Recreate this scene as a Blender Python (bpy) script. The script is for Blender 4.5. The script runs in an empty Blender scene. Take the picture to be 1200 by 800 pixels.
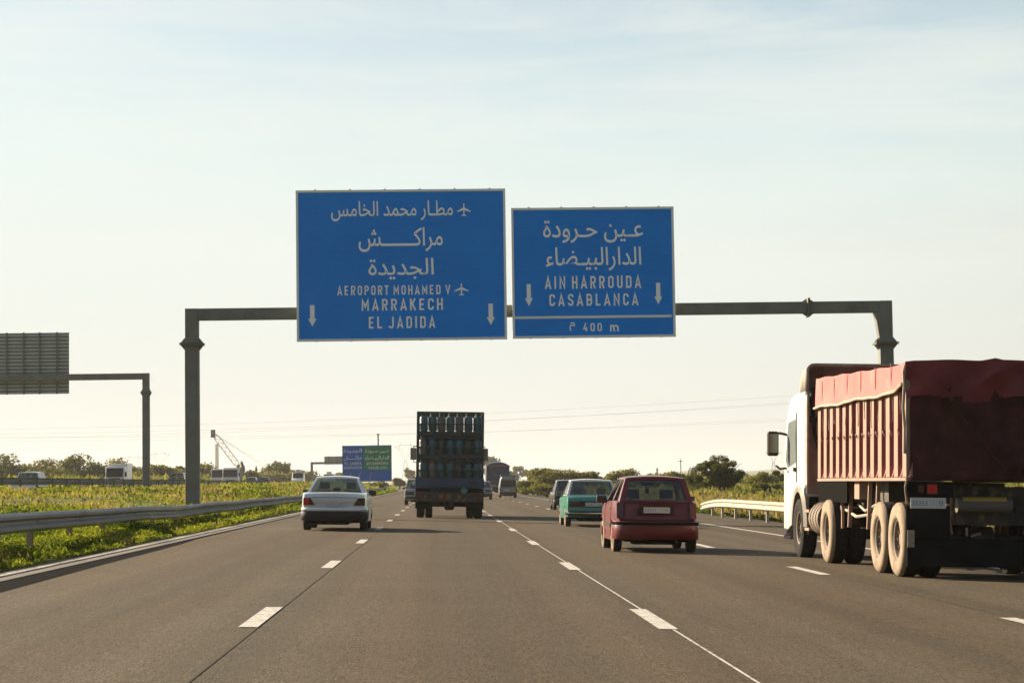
import bpy, math, random
import numpy as np
from mathutils import Vector, Matrix, Euler
sc = bpy.context.scene
R = math.radians
random.seed(7); rng = np.random.default_rng(7)

# ------------------------------------------------------------------ camera
# basis vectors measured from the vanishing point of the lane lines and the tilt of the sign edges
RIGHT = Vector((0.99932808, -0.03377145, -0.01424327))
UP = Vector((0.01199194, -0.06595365, 0.99775062))
FWD = Vector((0.03463488, 0.99725102, 0.06550435))
CAM = Vector((0, 0, 1.263)); FPX = 2510.0
cam = bpy.data.cameras.new('camera'); co = bpy.data.objects.new('camera', cam); sc.collection.objects.link(co)
cam.sensor_width = 36.0; cam.lens = FPX / 1200 * 36; cam.clip_start = 0.1; cam.clip_end = 20000
m = Matrix.Identity(4)
for i in range(3):
    m[i][0] = RIGHT[i]; m[i][1] = UP[i]; m[i][2] = -FWD[i]; m[i][3] = CAM[i]
co.matrix_world = m
sc.camera = co
def at(px, py, Y):
    """world point seen at photo pixel px,py (1200x800) at the distance Y down the road"""
    d = RIGHT * (px - 600) + UP * (400 - py) + FWD * FPX
    return CAM + d * (Y / d.y)

# ------------------------------------------------------------------ light
SUN_AZ, SUN_EL = R(-56), R(24)            # azimuth from +Y (driving direction), negative = left
sdir = Vector((math.sin(SUN_AZ) * math.cos(SUN_EL), math.cos(SUN_AZ) * math.cos(SUN_EL), math.sin(SUN_EL)))
sl = bpy.data.lights.new('sun', 'SUN'); so = bpy.data.objects.new('sun', sl); sc.collection.objects.link(so)
sl.energy = 5.0; sl.angle = R(0.6); sl.color = (1.0, 0.82, 0.60)
so.rotation_euler = sdir.to_track_quat('Z', 'Y').to_euler(); so.location = (0, 0, 50)
w = bpy.data.worlds.new('World'); sc.world = w; w.use_nodes = True
nt = w.node_tree; nt.nodes.clear(); N = nt.nodes.new; L = nt.links.new
out = N('ShaderNodeOutputWorld'); bg = N('ShaderNodeBackground'); sky = N('ShaderNodeTexSky')
sky.sky_type = 'NISHITA'; sky.sun_disc = False; sky.sun_elevation = SUN_EL; sky.sun_rotation = SUN_AZ
sky.air_density = 1.0; sky.dust_density = 2.5; sky.ozone_density = 1.0; sky.altitude = 50
tc = N('ShaderNodeTexCoord'); sep = N('ShaderNodeSeparateXYZ'); L(tc.outputs['Generated'], sep.inputs[0])
# thin high cloud veil: stretched noise, plus milky air that thickens towards the horizon
mp = N('ShaderNodeMapping'); mp.inputs['Scale'].default_value = (2.2, 2.2, 9.0); mp.inputs['Rotation'].default_value = (0, R(12), 0)
L(tc.outputs['Generated'], mp.inputs[0])
no = N('ShaderNodeTexNoise'); no.inputs['Scale'].default_value = 1.6; no.inputs['Detail'].default_value = 7; no.inputs['Roughness'].default_value = 0.58
L(mp.outputs[0], no.inputs['Vector'])
cr = N('ShaderNodeMapRange'); cr.inputs[1].default_value = 0.40; cr.inputs[2].default_value = 0.68; cr.inputs[3].default_value = 0.0; cr.inputs[4].default_value = 0.40
L(no.outputs['Fac'], cr.inputs[0])
el = N('ShaderNodeMapRange'); el.interpolation_type = 'SMOOTHSTEP'
el.inputs[1].default_value = 0.06; el.inputs[2].default_value = 0.36; el.inputs[3].default_value = 0.97; el.inputs[4].default_value = 0.03
L(sep.outputs['Z'], el.inputs[0])
mx = N('ShaderNodeMath'); mx.operation = 'MAXIMUM'; L(cr.outputs[0], mx.inputs[0]); L(el.outputs[0], mx.inputs[1])
ad = N('ShaderNodeMath'); ad.operation = 'MULTIPLY_ADD'; ad.use_clamp = True
L(cr.outputs[0], ad.inputs[0]); ad.inputs[1].default_value = 0.35; L(el.outputs[0], ad.inputs[2])
hz = N('ShaderNodeMix'); hz.data_type = 'RGBA'
hz.inputs['A'].default_value = (6.4, 6.3, 5.75, 1); hz.inputs['B'].default_value = (6.5, 7.15, 6.75, 1)
hr = N('ShaderNodeMapRange'); hr.inputs[1].default_value = 0.0; hr.inputs[2].default_value = 0.16; L(sep.outputs['Z'], hr.inputs[0]); L(hr.outputs[0], hz.inputs['Factor'])
h2 = N('ShaderNodeMix'); h2.data_type = 'RGBA'; L(hz.outputs['Result'], h2.inputs['A']); h2.inputs['B'].default_value = (5.6, 6.95, 7.1, 1)
hr2 = N('ShaderNodeMapRange'); hr2.inputs[1].default_value = 0.11; hr2.inputs[2].default_value = 0.25; L(sep.outputs['Z'], hr2.inputs[0]); L(hr2.outputs[0], h2.inputs['Factor'])
dt = N('ShaderNodeVectorMath'); dt.operation = 'DOT_PRODUCT'; L(tc.outputs['Generated'], dt.inputs[0]); dt.inputs[1].default_value = tuple(sdir)
gl = N('ShaderNodeMapRange'); gl.interpolation_type = 'SMOOTHSTEP'; gl.inputs[1].default_value = -.45; gl.inputs[2].default_value = .50; gl.inputs[3].default_value = .15; gl.inputs[4].default_value = 1.0; L(dt.outputs['Value'], gl.inputs[0])
hs = N('ShaderNodeVectorMath'); hs.operation = 'SCALE'; L(h2.outputs['Result'], hs.inputs[0]); L(gl.outputs[0], hs.inputs['Scale'])
mix = N('ShaderNodeMix'); mix.data_type = 'RGBA'
L(ad.outputs[0], mix.inputs['Factor']); L(sky.outputs[0], mix.inputs['A']); L(hs.outputs[0], mix.inputs['B'])
cn = N('ShaderNodeTexNoise'); cn.inputs['Scale'].default_value = 2.3; cn.inputs['Detail'].default_value = 8; cn.inputs['Roughness'].default_value = .62; cn.inputs['Distortion'].default_value = .6
cm = N('ShaderNodeMapping'); cm.inputs['Scale'].default_value = (1.6, 1.0, 11.0); cm.inputs['Rotation'].default_value = (R(4), R(-14), R(20)); L(tc.outputs['Generated'], cm.inputs[0]); L(cm.outputs[0], cn.inputs['Vector'])
cv = N('ShaderNodeMapRange'); cv.inputs[1].default_value = .45; cv.inputs[2].default_value = .72; cv.inputs[3].default_value = 0; cv.inputs[4].default_value = .5; L(cn.outputs['Fac'], cv.inputs[0])
cg = N('ShaderNodeMapRange'); cg.inputs[1].default_value = .05; cg.inputs[2].default_value = .16; L(sep.outputs['Z'], cg.inputs[0])
cf = N('ShaderNodeMath'); cf.operation = 'MULTIPLY'; L(cv.outputs[0], cf.inputs[0]); L(cg.outputs[0], cf.inputs[1])
cf2 = N('ShaderNodeMath'); cf2.operation = 'MULTIPLY'; L(cf.outputs[0], cf2.inputs[0]); L(gl.outputs[0], cf2.inputs[1])
veil = N('ShaderNodeMix'); veil.data_type = 'RGBA'; L(cf2.outputs[0], veil.inputs['Factor']); L(mix.outputs['Result'], veil.inputs['A']); veil.inputs['B'].default_value = (7.2, 7.1, 6.5, 1)
L(veil.outputs['Result'], bg.inputs['Color']); bg.inputs['Strength'].default_value = 0.05
L(bg.outputs[0], out.inputs['Surface'])
sc.view_settings.view_transform = 'Standard'; sc.view_settings.look = 'None'; sc.view_settings.exposure = 1.40; sc.view_settings.gamma = 1.0
sc.cycles.max_bounces = 6; sc.cycles.transparent_max_bounces = 12; sc.cycles.volume_bounces = 0

# ------------------------------------------------------------------ helpers
COL = sc.collection
class MB:
    """collects shapes and links them as ONE mesh object"""
    def __init__(s): s.v = []; s.f = []
    def add(s, vs, fs):
        b = len(s.v); s.v += [tuple(v) for v in vs]; s.f += [tuple(b + i for i in f) for f in fs]; return s
    def box(s, x0, x1, y0, y1, z0, z1, M=None):
        vs = [Vector((x, y, z)) for x in (x0, x1) for y in (y0, y1) for z in (z0, z1)]
        if M is not None: vs = [M @ v for v in vs]
        return s.add(vs, [(0, 1, 3, 2), (4, 6, 7, 5), (0, 4, 5, 1), (2, 3, 7, 6), (0, 2, 6, 4), (1, 5, 7, 3)])
    def bar(s, p, q, wx, wz, up=(0, 0, 1)):
        p, q = Vector(p), Vector(q); d = (q - p).normalized(); u = Vector(up)
        if abs(d.dot(u)) > .98: u = Vector((0, 1, 0))
        a = d.cross(u).normalized() * wx / 2; b = a.cross(d).normalized() * wz / 2
        vs = [c + i * a + j * b for c in (p, q) for i, j in ((-1, -1), (1, -1), (1, 1), (-1, 1))]
        return s.add(vs, [(3, 2, 1, 0), (4, 5, 6, 7), (0, 1, 5, 4), (1, 2, 6, 5), (2, 3, 7, 6), (3, 0, 4, 7)])
    def tube(s, pts, r, n=8, cap=True):
        pts = [Vector(p) for p in pts]; k = len(pts); rr = r if isinstance(r, (list, tuple)) else [r] * k; vs = []
        for i, p in enumerate(pts):
            d = (pts[min(i + 1, k - 1)] - pts[max(i - 1, 0)]).normalized(); u = Vector((0, 0, 1)) if abs(d.z) < .9 else Vector((1, 0, 0))
            a = d.cross(u).normalized(); b = a.cross(d)
            vs += [p + rr[i] * (math.cos(2 * math.pi * j / n) * a + math.sin(2 * math.pi * j / n) * b) for j in range(n)]
        fs = [(i * n + j, i * n + (j + 1) % n, (i + 1) * n + (j + 1) % n, (i + 1) * n + j) for i in range(k - 1) for j in range(n)]
        if cap: fs += [tuple(range(n))[::-1], tuple((k - 1) * n + j for j in range(n))]
        return s.add(vs, fs)
    def lathe(s, prof, axis='x', c=(0, 0, 0), n=28, cap=True):
        """prof: (a, r) pairs along the axis"""
        vs = []; c = Vector(c)
        for a, r in prof:
            for j in range(n):
                t = 2 * math.pi * j / n; p, q = r * math.cos(t), r * math.sin(t)
                vs.append(c + (Vector((a, p, q)) if axis == 'x' else Vector((p, q, a)) if axis == 'z' else Vector((p, a, q))))
        k = len(prof)
        fs = [(i * n + j, i * n + (j + 1) % n, (i + 1) * n + (j + 1) % n, (i + 1) * n + j) for i in range(k - 1) for j in range(n)]
        if cap and prof[0][1] > 1e-4: fs.append(tuple(range(n)))
        if cap and prof[-1][1] > 1e-4: fs.append(tuple((k - 1) * n + j for j in range(n)))
        return s.add(vs, fs)
    def prism(s, poly, ax, a0, a1):
        """poly of 2D points extruded along axis ax ('x','y','z')"""
        def P(p, a): return (a, p[0], p[1]) if ax == 'x' else (p[0], a, p[1]) if ax == 'y' else (p[0], p[1], a)
        n = len(poly)
        return s.add([P(p, a0) for p in poly] + [P(p, a1) for p in poly],
                     [tuple(range(n)), tuple(range(2 * n - 1, n - 1, -1))] + [(i, (i + 1) % n, n + (i + 1) % n, n + i) for i in range(n)])
    def grid(s, rows, closed=False):
        n = len(rows[0]); vs = [p for r in rows for p in r]
        fs = [(i * n + j, i * n + (j + 1) % n, (i + 1) * n + (j + 1) % n, (i + 1) * n + j) for i in range(len(rows) - 1) for j in range(n if closed else n - 1)]
        return s.add(vs, fs)
    def build(s, name, mat, parent=None, smooth=None, bevel=0, loc=None):
        me = bpy.data.meshes.new(name); me.from_pydata(s.v, [], s.f); me.validate()
        import bmesh
        bm = bmesh.new(); bm.from_mesh(me); bmesh.ops.recalc_face_normals(bm, faces=bm.faces); bm.to_mesh(me); bm.free()
        me.materials.append(mat)
        if smooth is not None:
            me.shade_smooth(); me.set_sharp_from_angle(angle=R(smooth))
        o = bpy.data.objects.new(name, me); COL.objects.link(o); o.parent = parent
        if loc is not None: o.location = loc
        if bevel:
            b = o.modifiers.new('bevel', 'BEVEL'); b.width = bevel; b.segments = 2; b.limit_method = 'ANGLE'
        return o
def empty(name, loc=(0, 0, 0), rot=(0, 0, 0)):
    o = bpy.data.objects.new(name, None); COL.objects.link(o); o.location = loc; o.rotation_euler = rot; o.empty_display_size = .3; return o
def tag(o, label=None, cat=None, group=None, kind=None):
    if label: o['label'] = label
    if cat: o['category'] = cat
    if group: o['group'] = group
    if kind: o['kind'] = kind
    return o
KIDS = {}
def copy_tree(o, parent=None):
    c = o.copy(); COL.objects.link(c); c.parent = parent
    for ch in list(o.children): copy_tree(ch, c)
    return c
def dup_part(o, loc, parent=None, rot=None):
    c = o.copy(); COL.objects.link(c); c.parent = parent or o.parent; c.location = loc
    if rot: c.rotation_euler = rot
    return c

# ------------------------------------------------------------------ materials
def mat(name, col, rough=.6, metal=0, spec=.5, noise=None, bump=None, coat=0, emit=None, coord='Object', dirt=None):
    """noise=(scale, amount, detail)  bump=(scale, strength, distance)  dirt=(colour, scale, lo, hi)"""
    ma = bpy.data.materials.new(name); ma.use_nodes = True; t = ma.node_tree; b = t.nodes['Principled BSDF']
    b.inputs['Base Color'].default_value = (*col, 1); b.inputs['Roughness'].default_value = rough; b.inputs['Metallic'].default_value = metal
    b.inputs['Specular IOR Level'].default_value = spec; b.inputs['Coat Weight'].default_value = coat; b.inputs['Coat Roughness'].default_value = .06
    tc = t.nodes.new('ShaderNodeTexCoord'); cur = None
    if noise:
        n = t.nodes.new('ShaderNodeTexNoise'); n.inputs['Scale'].default_value = noise[0]; n.inputs['Detail'].default_value = noise[2] if len(noise) > 2 else 5
        t.links.new(tc.outputs[coord], n.inputs['Vector'])
        mr = t.nodes.new('ShaderNodeMapRange'); mr.inputs[1].default_value = .3; mr.inputs[2].default_value = .7; mr.inputs[3].default_value = 1 - noise[1]; mr.inputs[4].default_value = 1 + noise[1]
        t.links.new(n.outputs['Fac'], mr.inputs[0])
        vm = t.nodes.new('ShaderNodeVectorMath'); vm.operation = 'SCALE'; vm.inputs[0].default_value = col; t.links.new(mr.outputs[0], vm.inputs['Scale']); cur = vm.outputs[0]
    if dirt:
        n = t.nodes.new('ShaderNodeTexNoise'); n.inputs['Scale'].default_value = dirt[1]; n.inputs['Detail'].default_value = 6; n.inputs['Roughness'].default_value = .65
        t.links.new(tc.outputs[coord], n.inputs['Vector'])
        mr = t.nodes.new('ShaderNodeMapRange'); mr.inputs[1].default_value = dirt[2]; mr.inputs[2].default_value = dirt[3]; t.links.new(n.outputs['Fac'], mr.inputs[0])
        mi = t.nodes.new('ShaderNodeMix'); mi.data_type = 'RGBA'; t.links.new(mr.outputs[0], mi.inputs['Factor'])
        if cur: t.links.new(cur, mi.inputs['A'])
        else: mi.inputs['A'].default_value = (*col, 1)
        mi.inputs['B'].default_value = (*dirt[0], 1); cur = mi.outputs['Result']
    if cur: t.links.new(cur, b.inputs['Base Color'])
    if bump:
        n = t.nodes.new('ShaderNodeTexNoise'); n.inputs['Scale'].default_value = bump[0]; n.inputs['Detail'].default_value = 4
        t.links.new(tc.outputs[coord], n.inputs['Vector'])
        bp = t.nodes.new('ShaderNodeBump'); bp.inputs['Strength'].default_value = bump[1]; bp.inputs['Distance'].default_value = bump[2]
        t.links.new(n.outputs['Fac'], bp.inputs['Height']); t.links.new(bp.outputs[0], b.inputs['Normal'])
    return ma
def glass_mat(name, tint, refl=.12):
    ma = bpy.data.materials.new(name); ma.use_nodes = True; t = ma.node_tree; t.nodes.clear()
    o = t.nodes.new('ShaderNodeOutputMaterial'); tr = t.nodes.new('ShaderNodeBsdfTransparent'); tr.inputs[0].default_value = (*tint, 1)
    g = t.nodes.new('ShaderNodeBsdfGlossy'); g.inputs['Roughness'].default_value = .04
    lw = t.nodes.new('ShaderNodeLayerWeight'); lw.inputs['Blend'].default_value = .5
    pw = t.nodes.new('ShaderNodeMath'); pw.operation = 'POWER'; t.links.new(lw.outputs['Facing'], pw.inputs[0]); pw.inputs[1].default_value = 4.0
    f = t.nodes.new('ShaderNodeMath'); f.operation = 'MULTIPLY_ADD'; t.links.new(pw.outputs[0], f.inputs[0]); f.inputs[1].default_value = .75; f.inputs[2].default_value = .09
    mi = t.nodes.new('ShaderNodeMixShader'); t.links.new(f.outputs[0], mi.inputs[0]); t.links.new(tr.outputs[0], mi.inputs[1]); t.links.new(g.outputs[0], mi.inputs[2]); t.links.new(mi.outputs[0], o.inputs[0])
    return ma
def leaf_mat(name, c1, c2, scale=.6, trans=.45, fine=9.0):
    """two leaf colours spread in clumps and again leaf by leaf, partly translucent"""
    ma = bpy.data.materials.new(name); ma.use_nodes = True; t = ma.node_tree; t.nodes.clear(); NN = t.nodes.new
    o = NN('ShaderNodeOutputMaterial'); tc = NN('ShaderNodeTexCoord')
    n = NN('ShaderNodeTexNoise'); n.inputs['Scale'].default_value = scale; n.inputs['Detail'].default_value = 3; t.links.new(tc.outputs['Object'], n.inputs['Vector'])
    n2 = NN('ShaderNodeTexNoise'); n2.inputs['Scale'].default_value = fine; t.links.new(tc.outputs['Object'], n2.inputs['Vector'])
    a = NN('ShaderNodeMath'); a.operation = 'ADD'; t.links.new(n.outputs['Fac'], a.inputs[0]); t.links.new(n2.outputs['Fac'], a.inputs[1])
    mr = NN('ShaderNodeMapRange'); mr.inputs[1].default_value = .75; mr.inputs[2].default_value = 1.25; t.links.new(a.outputs[0], mr.inputs[0])
    mi = NN('ShaderNodeMix'); mi.data_type = 'RGBA'; mi.inputs['A'].default_value = (*c1, 1); mi.inputs['B'].default_value = (*c2, 1); t.links.new(mr.outputs[0], mi.inputs['Factor'])
    d = NN('ShaderNodeBsdfDiffuse'); tr = NN('ShaderNodeBsdfTranslucent'); t.links.new(mi.outputs['Result'], d.inputs[0])
    br = NN('ShaderNodeVectorMath'); br.operation = 'MULTIPLY'; br.inputs[1].default_value = (1.5, 1.45, .7); t.links.new(mi.outputs['Result'], br.inputs[0]); t.links.new(br.outputs[0], tr.inputs[0])
    ms = NN('ShaderNodeMixShader'); ms.inputs[0].default_value = trans; t.links.new(d.outputs[0], ms.inputs[1]); t.links.new(tr.outputs[0], ms.inputs[2]); t.links.new(ms.outputs[0], o.inputs[0])
    return ma
M = dict(
 steel=mat('galvanised_steel', (.17, .175, .155), .6, .2, noise=(3, .18), bump=(14, .15, .01)),
 gantry=mat('grey_gantry_paint', (.165, .168, .140), .6, .1, noise=(1.3, .14), dirt=((.11, .105, .085), 1.2, .55, .75)),
 rail=mat('weathered_rail', (.215, .21, .185), .55, .3, noise=(.9, .28), dirt=((.20, .15, .10), 2.3, .6, .78), bump=(6, .2, .01)),
 rail_pale=mat('pale_rail', (.36, .33, .265), .6, 0, noise=(.8, .1)),
 post=mat('rusty_post', (.30, .23, .16), .8, .1, noise=(3, .25)),
 blue=mat('blue_sign_face', (.003, .24, .76), .6, 0, .03, noise=(.5, .06)),
 navy=mat('blue_far_sign_face', (.004, .13, .50), .6, 0, .05),
 green=mat('green_sign_face', (.006, .24, .10), .6, 0, .05),
 letter=mat('pale_sign_lettering', (.90, .90, .84), .5),
 frame=mat('sign_frame', (.78, .78, .70), .6, .1),
 signback=mat('sign_back_aluminium', (.40, .43, .375), .55, .2, noise=(.9, .08)),
 white=mat('road_paint', (.46, .445, .40), .75, noise=(5, .15), dirt=((.16, .13, .095), 9, .50, .66)),
 concrete=mat('concrete', (.36, .34, .30), .85, noise=(2.5, .15), bump=(20, .3, .01)),
 black=mat('black_plastic', (.014, .014, .013), .6, 0, .25),
 rubber=mat('tyre_rubber', (.02, .019, .018), .9, 0, .15, noise=(14, .3)),
 dusty=mat('dusty_sidewall', (.27, .21, .145), .9, noise=(5, .14), dirt=((.17, .12, .08), 3.5, .42, .66), bump=(16, .25, .008)),
 dustyrim=mat('dusty_rim', (.14, .11, .08), .75, .1, noise=(6, .25)),
 rim=mat('alloy_rim', (.42, .42, .40), .35, .7),
 under=mat('underbody', (.012, .012, .011), .95, 0, 0),
 chrome=mat('chrome', (.6, .6, .58), .18, 1.0),
 glass=glass_mat('window_glass', (.36, .42, .41)),
 glassdark=glass_mat('dark_window_glass', (.16, .18, .17)),
 glasspale=glass_mat('clear_window_glass', (.40, .46, .46)),
 red_l=mat('red_lamp', (.45, .012, .01), .25, coat=.5),
 dark_l=mat('smoked_lamp', (.06, .012, .012), .25, coat=.5),
 orange_l=mat('orange_lamp', (.65, .20, .02), .3),
 plate=mat('number_plate', (.52, .53, .49), .5),
 plate_ink=mat('number_plate_ink', (.10, .10, .10), .6),
 seat=mat('seat_fabric', (.03, .028, .026), .9),
 silver=mat('silver_blue_paint', (.66, .70, .68), .3, .35, coat=.6, noise=(1.2, .05)),
 redcar=mat('dark_red_paint', (.105, .005, .007), .4, 0, coat=.3, noise=(1.2, .06)),
 teal=mat('teal_paint', (.045, .25, .19), .32, .1, coat=.6, noise=(1.0, .06)),
 whitep=mat('white_paint', (.64, .63, .59), .35, coat=.4, noise=(1.0, .05), dirt=((.42, .35, .26), 1.1, .58, .85)),
 darkcar=mat('dark_grey_paint', (.045, .05, .055), .28, .3, coat=.7),
 greycar=mat('grey_paint', (.22, .24, .25), .3, .4, coat=.6),
 truckblue=mat('blue_truck_paint', (.025, .055, .10), .5, noise=(2, .2)),
 rack=mat('dark_blue_rack_steel', (.035, .045, .045), .6, .2, noise=(5, .3), dirt=((.13, .07, .035), 3, .55, .7)),
 gasteal=mat('teal_gas_bottle', (.038, .115, .135), .45, noise=(4, .25), dirt=((.10, .08, .06), 7, .55, .7)),
 gasgrey=mat('grey_gas_bottle', (.12, .14, .13), .5, noise=(4, .25)),
 gasdark=mat('dark_gas_bottle', (.05, .06, .05), .5, noise=(4, .25)),
 tarpred=mat('faded_red_tarpaulin', (.35, .10, .09), .75, noise=(2.2, .14, 6), dirt=((.42, .19, .155), 1.2, .5, .8), bump=(9, .12, .015)),
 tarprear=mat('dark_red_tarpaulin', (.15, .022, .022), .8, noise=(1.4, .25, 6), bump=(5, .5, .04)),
 tarpblue=mat('blue_tarpaulin', (.03, .065, .13), .7, noise=(1.5, .2)),
 trailer=mat('trailer_red_panel', (.21, .045, .04), .8, noise=(2.0, .3), dirt=((.44, .24, .19), 1.5, .48, .8)),
 rib=mat('faded_pink_rib', (.25, .165, .118), .7, noise=(2.2, .16), dirt=((.42, .13, .11), 2.4, .60, .70)),
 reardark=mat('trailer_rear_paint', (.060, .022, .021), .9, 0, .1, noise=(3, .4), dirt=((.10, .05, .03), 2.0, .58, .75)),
 chassis=mat('chassis_steel', (.05, .042, .034), .8, noise=(5, .4), dirt=((.26, .19, .12), 4, .55, .75)),
 flap=mat('mudflap_rubber', (.012, .012, .011), .95, 0, 0, noise=(3, .3)),
 cabback=mat('cab_back_grey', (.28, .26, .22), .75, noise=(1.6, .2), dirt=((.12, .09, .07), 1.7, .45, .75)),
 rope=mat('grey_rope', (.33, .31, .24), .9),
 yellow=mat('yellow_reflector', (.60, .36, .03), .5),
 hazard=mat('hazard_green', (.05, .22, .17), .5),
 mirror=mat('mirror_glass', (.10, .12, .11), .15, 1.0),
 bark=mat('bark', (.10, .075, .05), .9, noise=(4, .3), bump=(10, .5, .03)),
 lattice=mat('lattice_steel', (.23, .24, .23), .7, .2),
 cable=mat('cable', (.45, .45, .42), .7),
 craney=mat('crane_paint', (.42, .33, .22), .6),
 dark_edge=mat('near_black_edge', (.006, .006, .0055), .95, 0, .02, noise=(6, .25)),
)
GR = dict(
 grass=leaf_mat('lush_weed_leaves', (.028, .050, .010), (.20, .225, .03), .8, .5),
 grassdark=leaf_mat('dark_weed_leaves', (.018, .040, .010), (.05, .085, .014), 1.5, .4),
 dry=leaf_mat('dry_grass', (.17, .14, .065), (.30, .25, .12), .8, .35),
 flower=leaf_mat('yellow_flowers', (.60, .46, .03), (.70, .60, .12), 2, .3),
 oak=leaf_mat('dark_olive_leaves', (.035, .052, .016), (.12, .13, .042), .9, .35),
 tree=leaf_mat('tree_leaves', (.05, .07, .022), (.13, .15, .05), .35, .35, 3),
 treeolive=leaf_mat('olive_tree_leaves', (.09, .095, .032), (.19, .185, .065), .35, .35, 3),
 bush=leaf_mat('bush_leaves', (.075, .09, .026), (.185, .18, .06), .3, .4, 3),
)
def road_mat(name, col, speck=1):
    ma = mat(name, col, .88, 0, .12); t = ma.node_tree; b = t.nodes['Principled BSDF']; NN = t.nodes.new; tc = NN('ShaderNodeTexCoord')
    def noise(scale, det, sc3=None, rough=.6):
        n = NN('ShaderNodeTexNoise'); n.inputs['Scale'].default_value = scale; n.inputs['Detail'].default_value = det; n.inputs['Roughness'].default_value = rough
        if sc3:
            mp = NN('ShaderNodeMapping'); mp.inputs['Scale'].default_value = sc3; t.links.new(tc.outputs['Object'], mp.inputs[0]); t.links.new(mp.outputs[0], n.inputs['Vector'])
        else: t.links.new(tc.outputs['Object'], n.inputs['Vector'])
        return n.outputs['Fac']
    def rng_(f, a, c, lo, hi):
        r = NN('ShaderNodeMapRange'); r.inputs[1].default_value = a; r.inputs[2].default_value = c; r.inputs[3].default_value = lo; r.inputs[4].default_value = hi; t.links.new(f, r.inputs[0]); return r.outputs[0]
    def mul(a, c):
        k = NN('ShaderNodeMath'); k.operation = 'MULTIPLY'; t.links.new(a, k.inputs[0]); t.links.new(c, k.inputs[1]); return k.outputs[0]
    f1 = rng_(noise(90, 2, (1, .16, 1)), .34, .66, 1 - .5 * speck, 1 + .62 * speck)      # aggregate
    f2 = rng_(noise(1.0, 4, (1.1, .012, 1)), .3, .7, .84, 1.14)               # wheel paths and paving strips along the road
    f3 = rng_(noise(.35, 5), .3, .7, .93, 1.07)
    f4 = rng_(noise(30, 4, (1, .10, 1)), .35, .68, .84, 1.16)
    f6 = rng_(noise(1.0, 5, (.9, .07, 1), .7), .60, .74, 1.0, .80)          # oil and rubber stains
    f7 = rng_(noise(.55, 2, (1, .004, 1)), .35, .65, .86, 1.10)
    f = mul(mul(mul(f1, f2), mul(f3, f4)), mul(f6, f7))
    n5 = noise(.5, 3, (1, .05, 1)); mi = NN('ShaderNodeMix'); mi.data_type = 'RGBA'
    mi.inputs['A'].default_value = (col[0] * 1.04, col[1] * .97, col[2] * .90, 1); mi.inputs['B'].default_value = (col[0] * .96, col[1] * 1.02, col[2] * 1.08, 1)
    t.links.new(rng_(n5, .35, .65, 0, 1), mi.inputs['Factor'])
    vm = NN('ShaderNodeVectorMath'); vm.operation = 'SCALE'; t.links.new(mi.outputs['Result'], vm.inputs[0]); t.links.new(f, vm.inputs['Scale'])
    t.links.new(vm.outputs[0], b.inputs['Base Color'])
    bp = NN('ShaderNodeBump'); bp.inputs['Strength'].default_value = .5; bp.inputs['Distance'].default_value = .004
    t.links.new(noise(110, 2, (1, .3, 1)), bp.inputs['Height']); t.links.new(bp.outputs[0], b.inputs['Normal'])
    return ma
M['road'] = road_mat('worn_asphalt', (.072, .056, .0355))
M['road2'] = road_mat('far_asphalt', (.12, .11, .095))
def ground_mat():
    ma = mat('soil_and_grass', (.1, .1, .05), .95, 0, .1); t = ma.node_tree; b = t.nodes['Principled BSDF']; NN = t.nodes.new; tc = NN('ShaderNodeTexCoord')
    n = NN('ShaderNodeTexNoise'); n.inputs['Scale'].default_value = .12; n.inputs['Detail'].default_value = 9; n.inputs['Roughness'].default_value = .65; t.links.new(tc.outputs['Object'], n.inputs['Vector'])
    cr = NN('ShaderNodeValToRGB'); e = cr.color_ramp.elements; e[0].position = .32; e[0].color = (.045, .055, .016, 1); e[1].position = .68; e[1].color = (.16, .125, .065, 1)
    x = e.new(.47); x.color = (.085, .10, .025, 1); x = e.new(.56); x.color = (.13, .135, .04, 1)
    t.links.new(n.outputs['Fac'], cr.inputs[0]); t.links.new(cr.outputs[0], b.inputs['Base Color'])
    bp = NN('ShaderNodeBump'); bp.inputs['Strength'].default_value = .8; bp.inputs['Distance'].default_value = .12; n2 = NN('ShaderNodeTexNoise'); n2.inputs['Scale'].default_value = 3; n2.inputs['Detail'].default_value = 6
    t.links.new(tc.outputs['Object'], n2.inputs['Vector']); t.links.new(n2.outputs['Fac'], bp.inputs['Height']); t.links.new(bp.outputs[0], b.inputs['Normal'])
    return ma
M['ground'] = ground_mat()
# ------------------------------------------------------------------ terrain and road
def cx(Y): return -(Y - 130) ** 2 / 58000 if Y > 130 else 0.0
def rz(X): return -.025 * X
def lump(x, y): return (math.sin(x * .9 + y * .31) + math.sin(x * .37 - y * .53 + 1) + math.sin(x * 1.7 + y * .11 + 2)) / 3
def hgt(X, Y):
    """height of the natural ground"""
    x = X - cx(Y)
    if -5.75 <= x <= 12.4: return rz(x) - .06
    if x < -5.75:
        t = min(1, (-5.75 - x) / 11.5); z = .14 + (t * t * (3 - 2 * t)) * .86
        if x > -17.5: z += .13 * lump(x * 1.3, Y * .6) * min(1, (-5.75 - x))
        if -35.5 < x < -18.6: z = .98
        if x < -35.5: z = .98 + .25 * lump(x * .1, Y * .05)
        return z
    t = min(1, (x - 12.4) / 6); z = -.36 - .25 * math.sin(min(1, (x - 12.4) / 3) * math.pi) + .1 * lump(x, Y * .5) * t
    if x > 18: z += min(.9, (x - 18) * .02)
    return z
xs = [-2300, -1500, -900, -500, -300, -200, -140, -100, -75, -60, -50, -43, -38, -35.6, -35.4, -27, -18.7, -18.5] + [round(-17.5 + .65 * i, 2) for i in range(18)] + [-5.76, -5.74, -2, 2, 6, 9, 12.3, 12.45] + [13 + .8 * i for i in range(12)] + [24, 27, 31, 36, 43, 52, 65, 85, 120, 170, 250, 400, 700, 1200, 2300]
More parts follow.
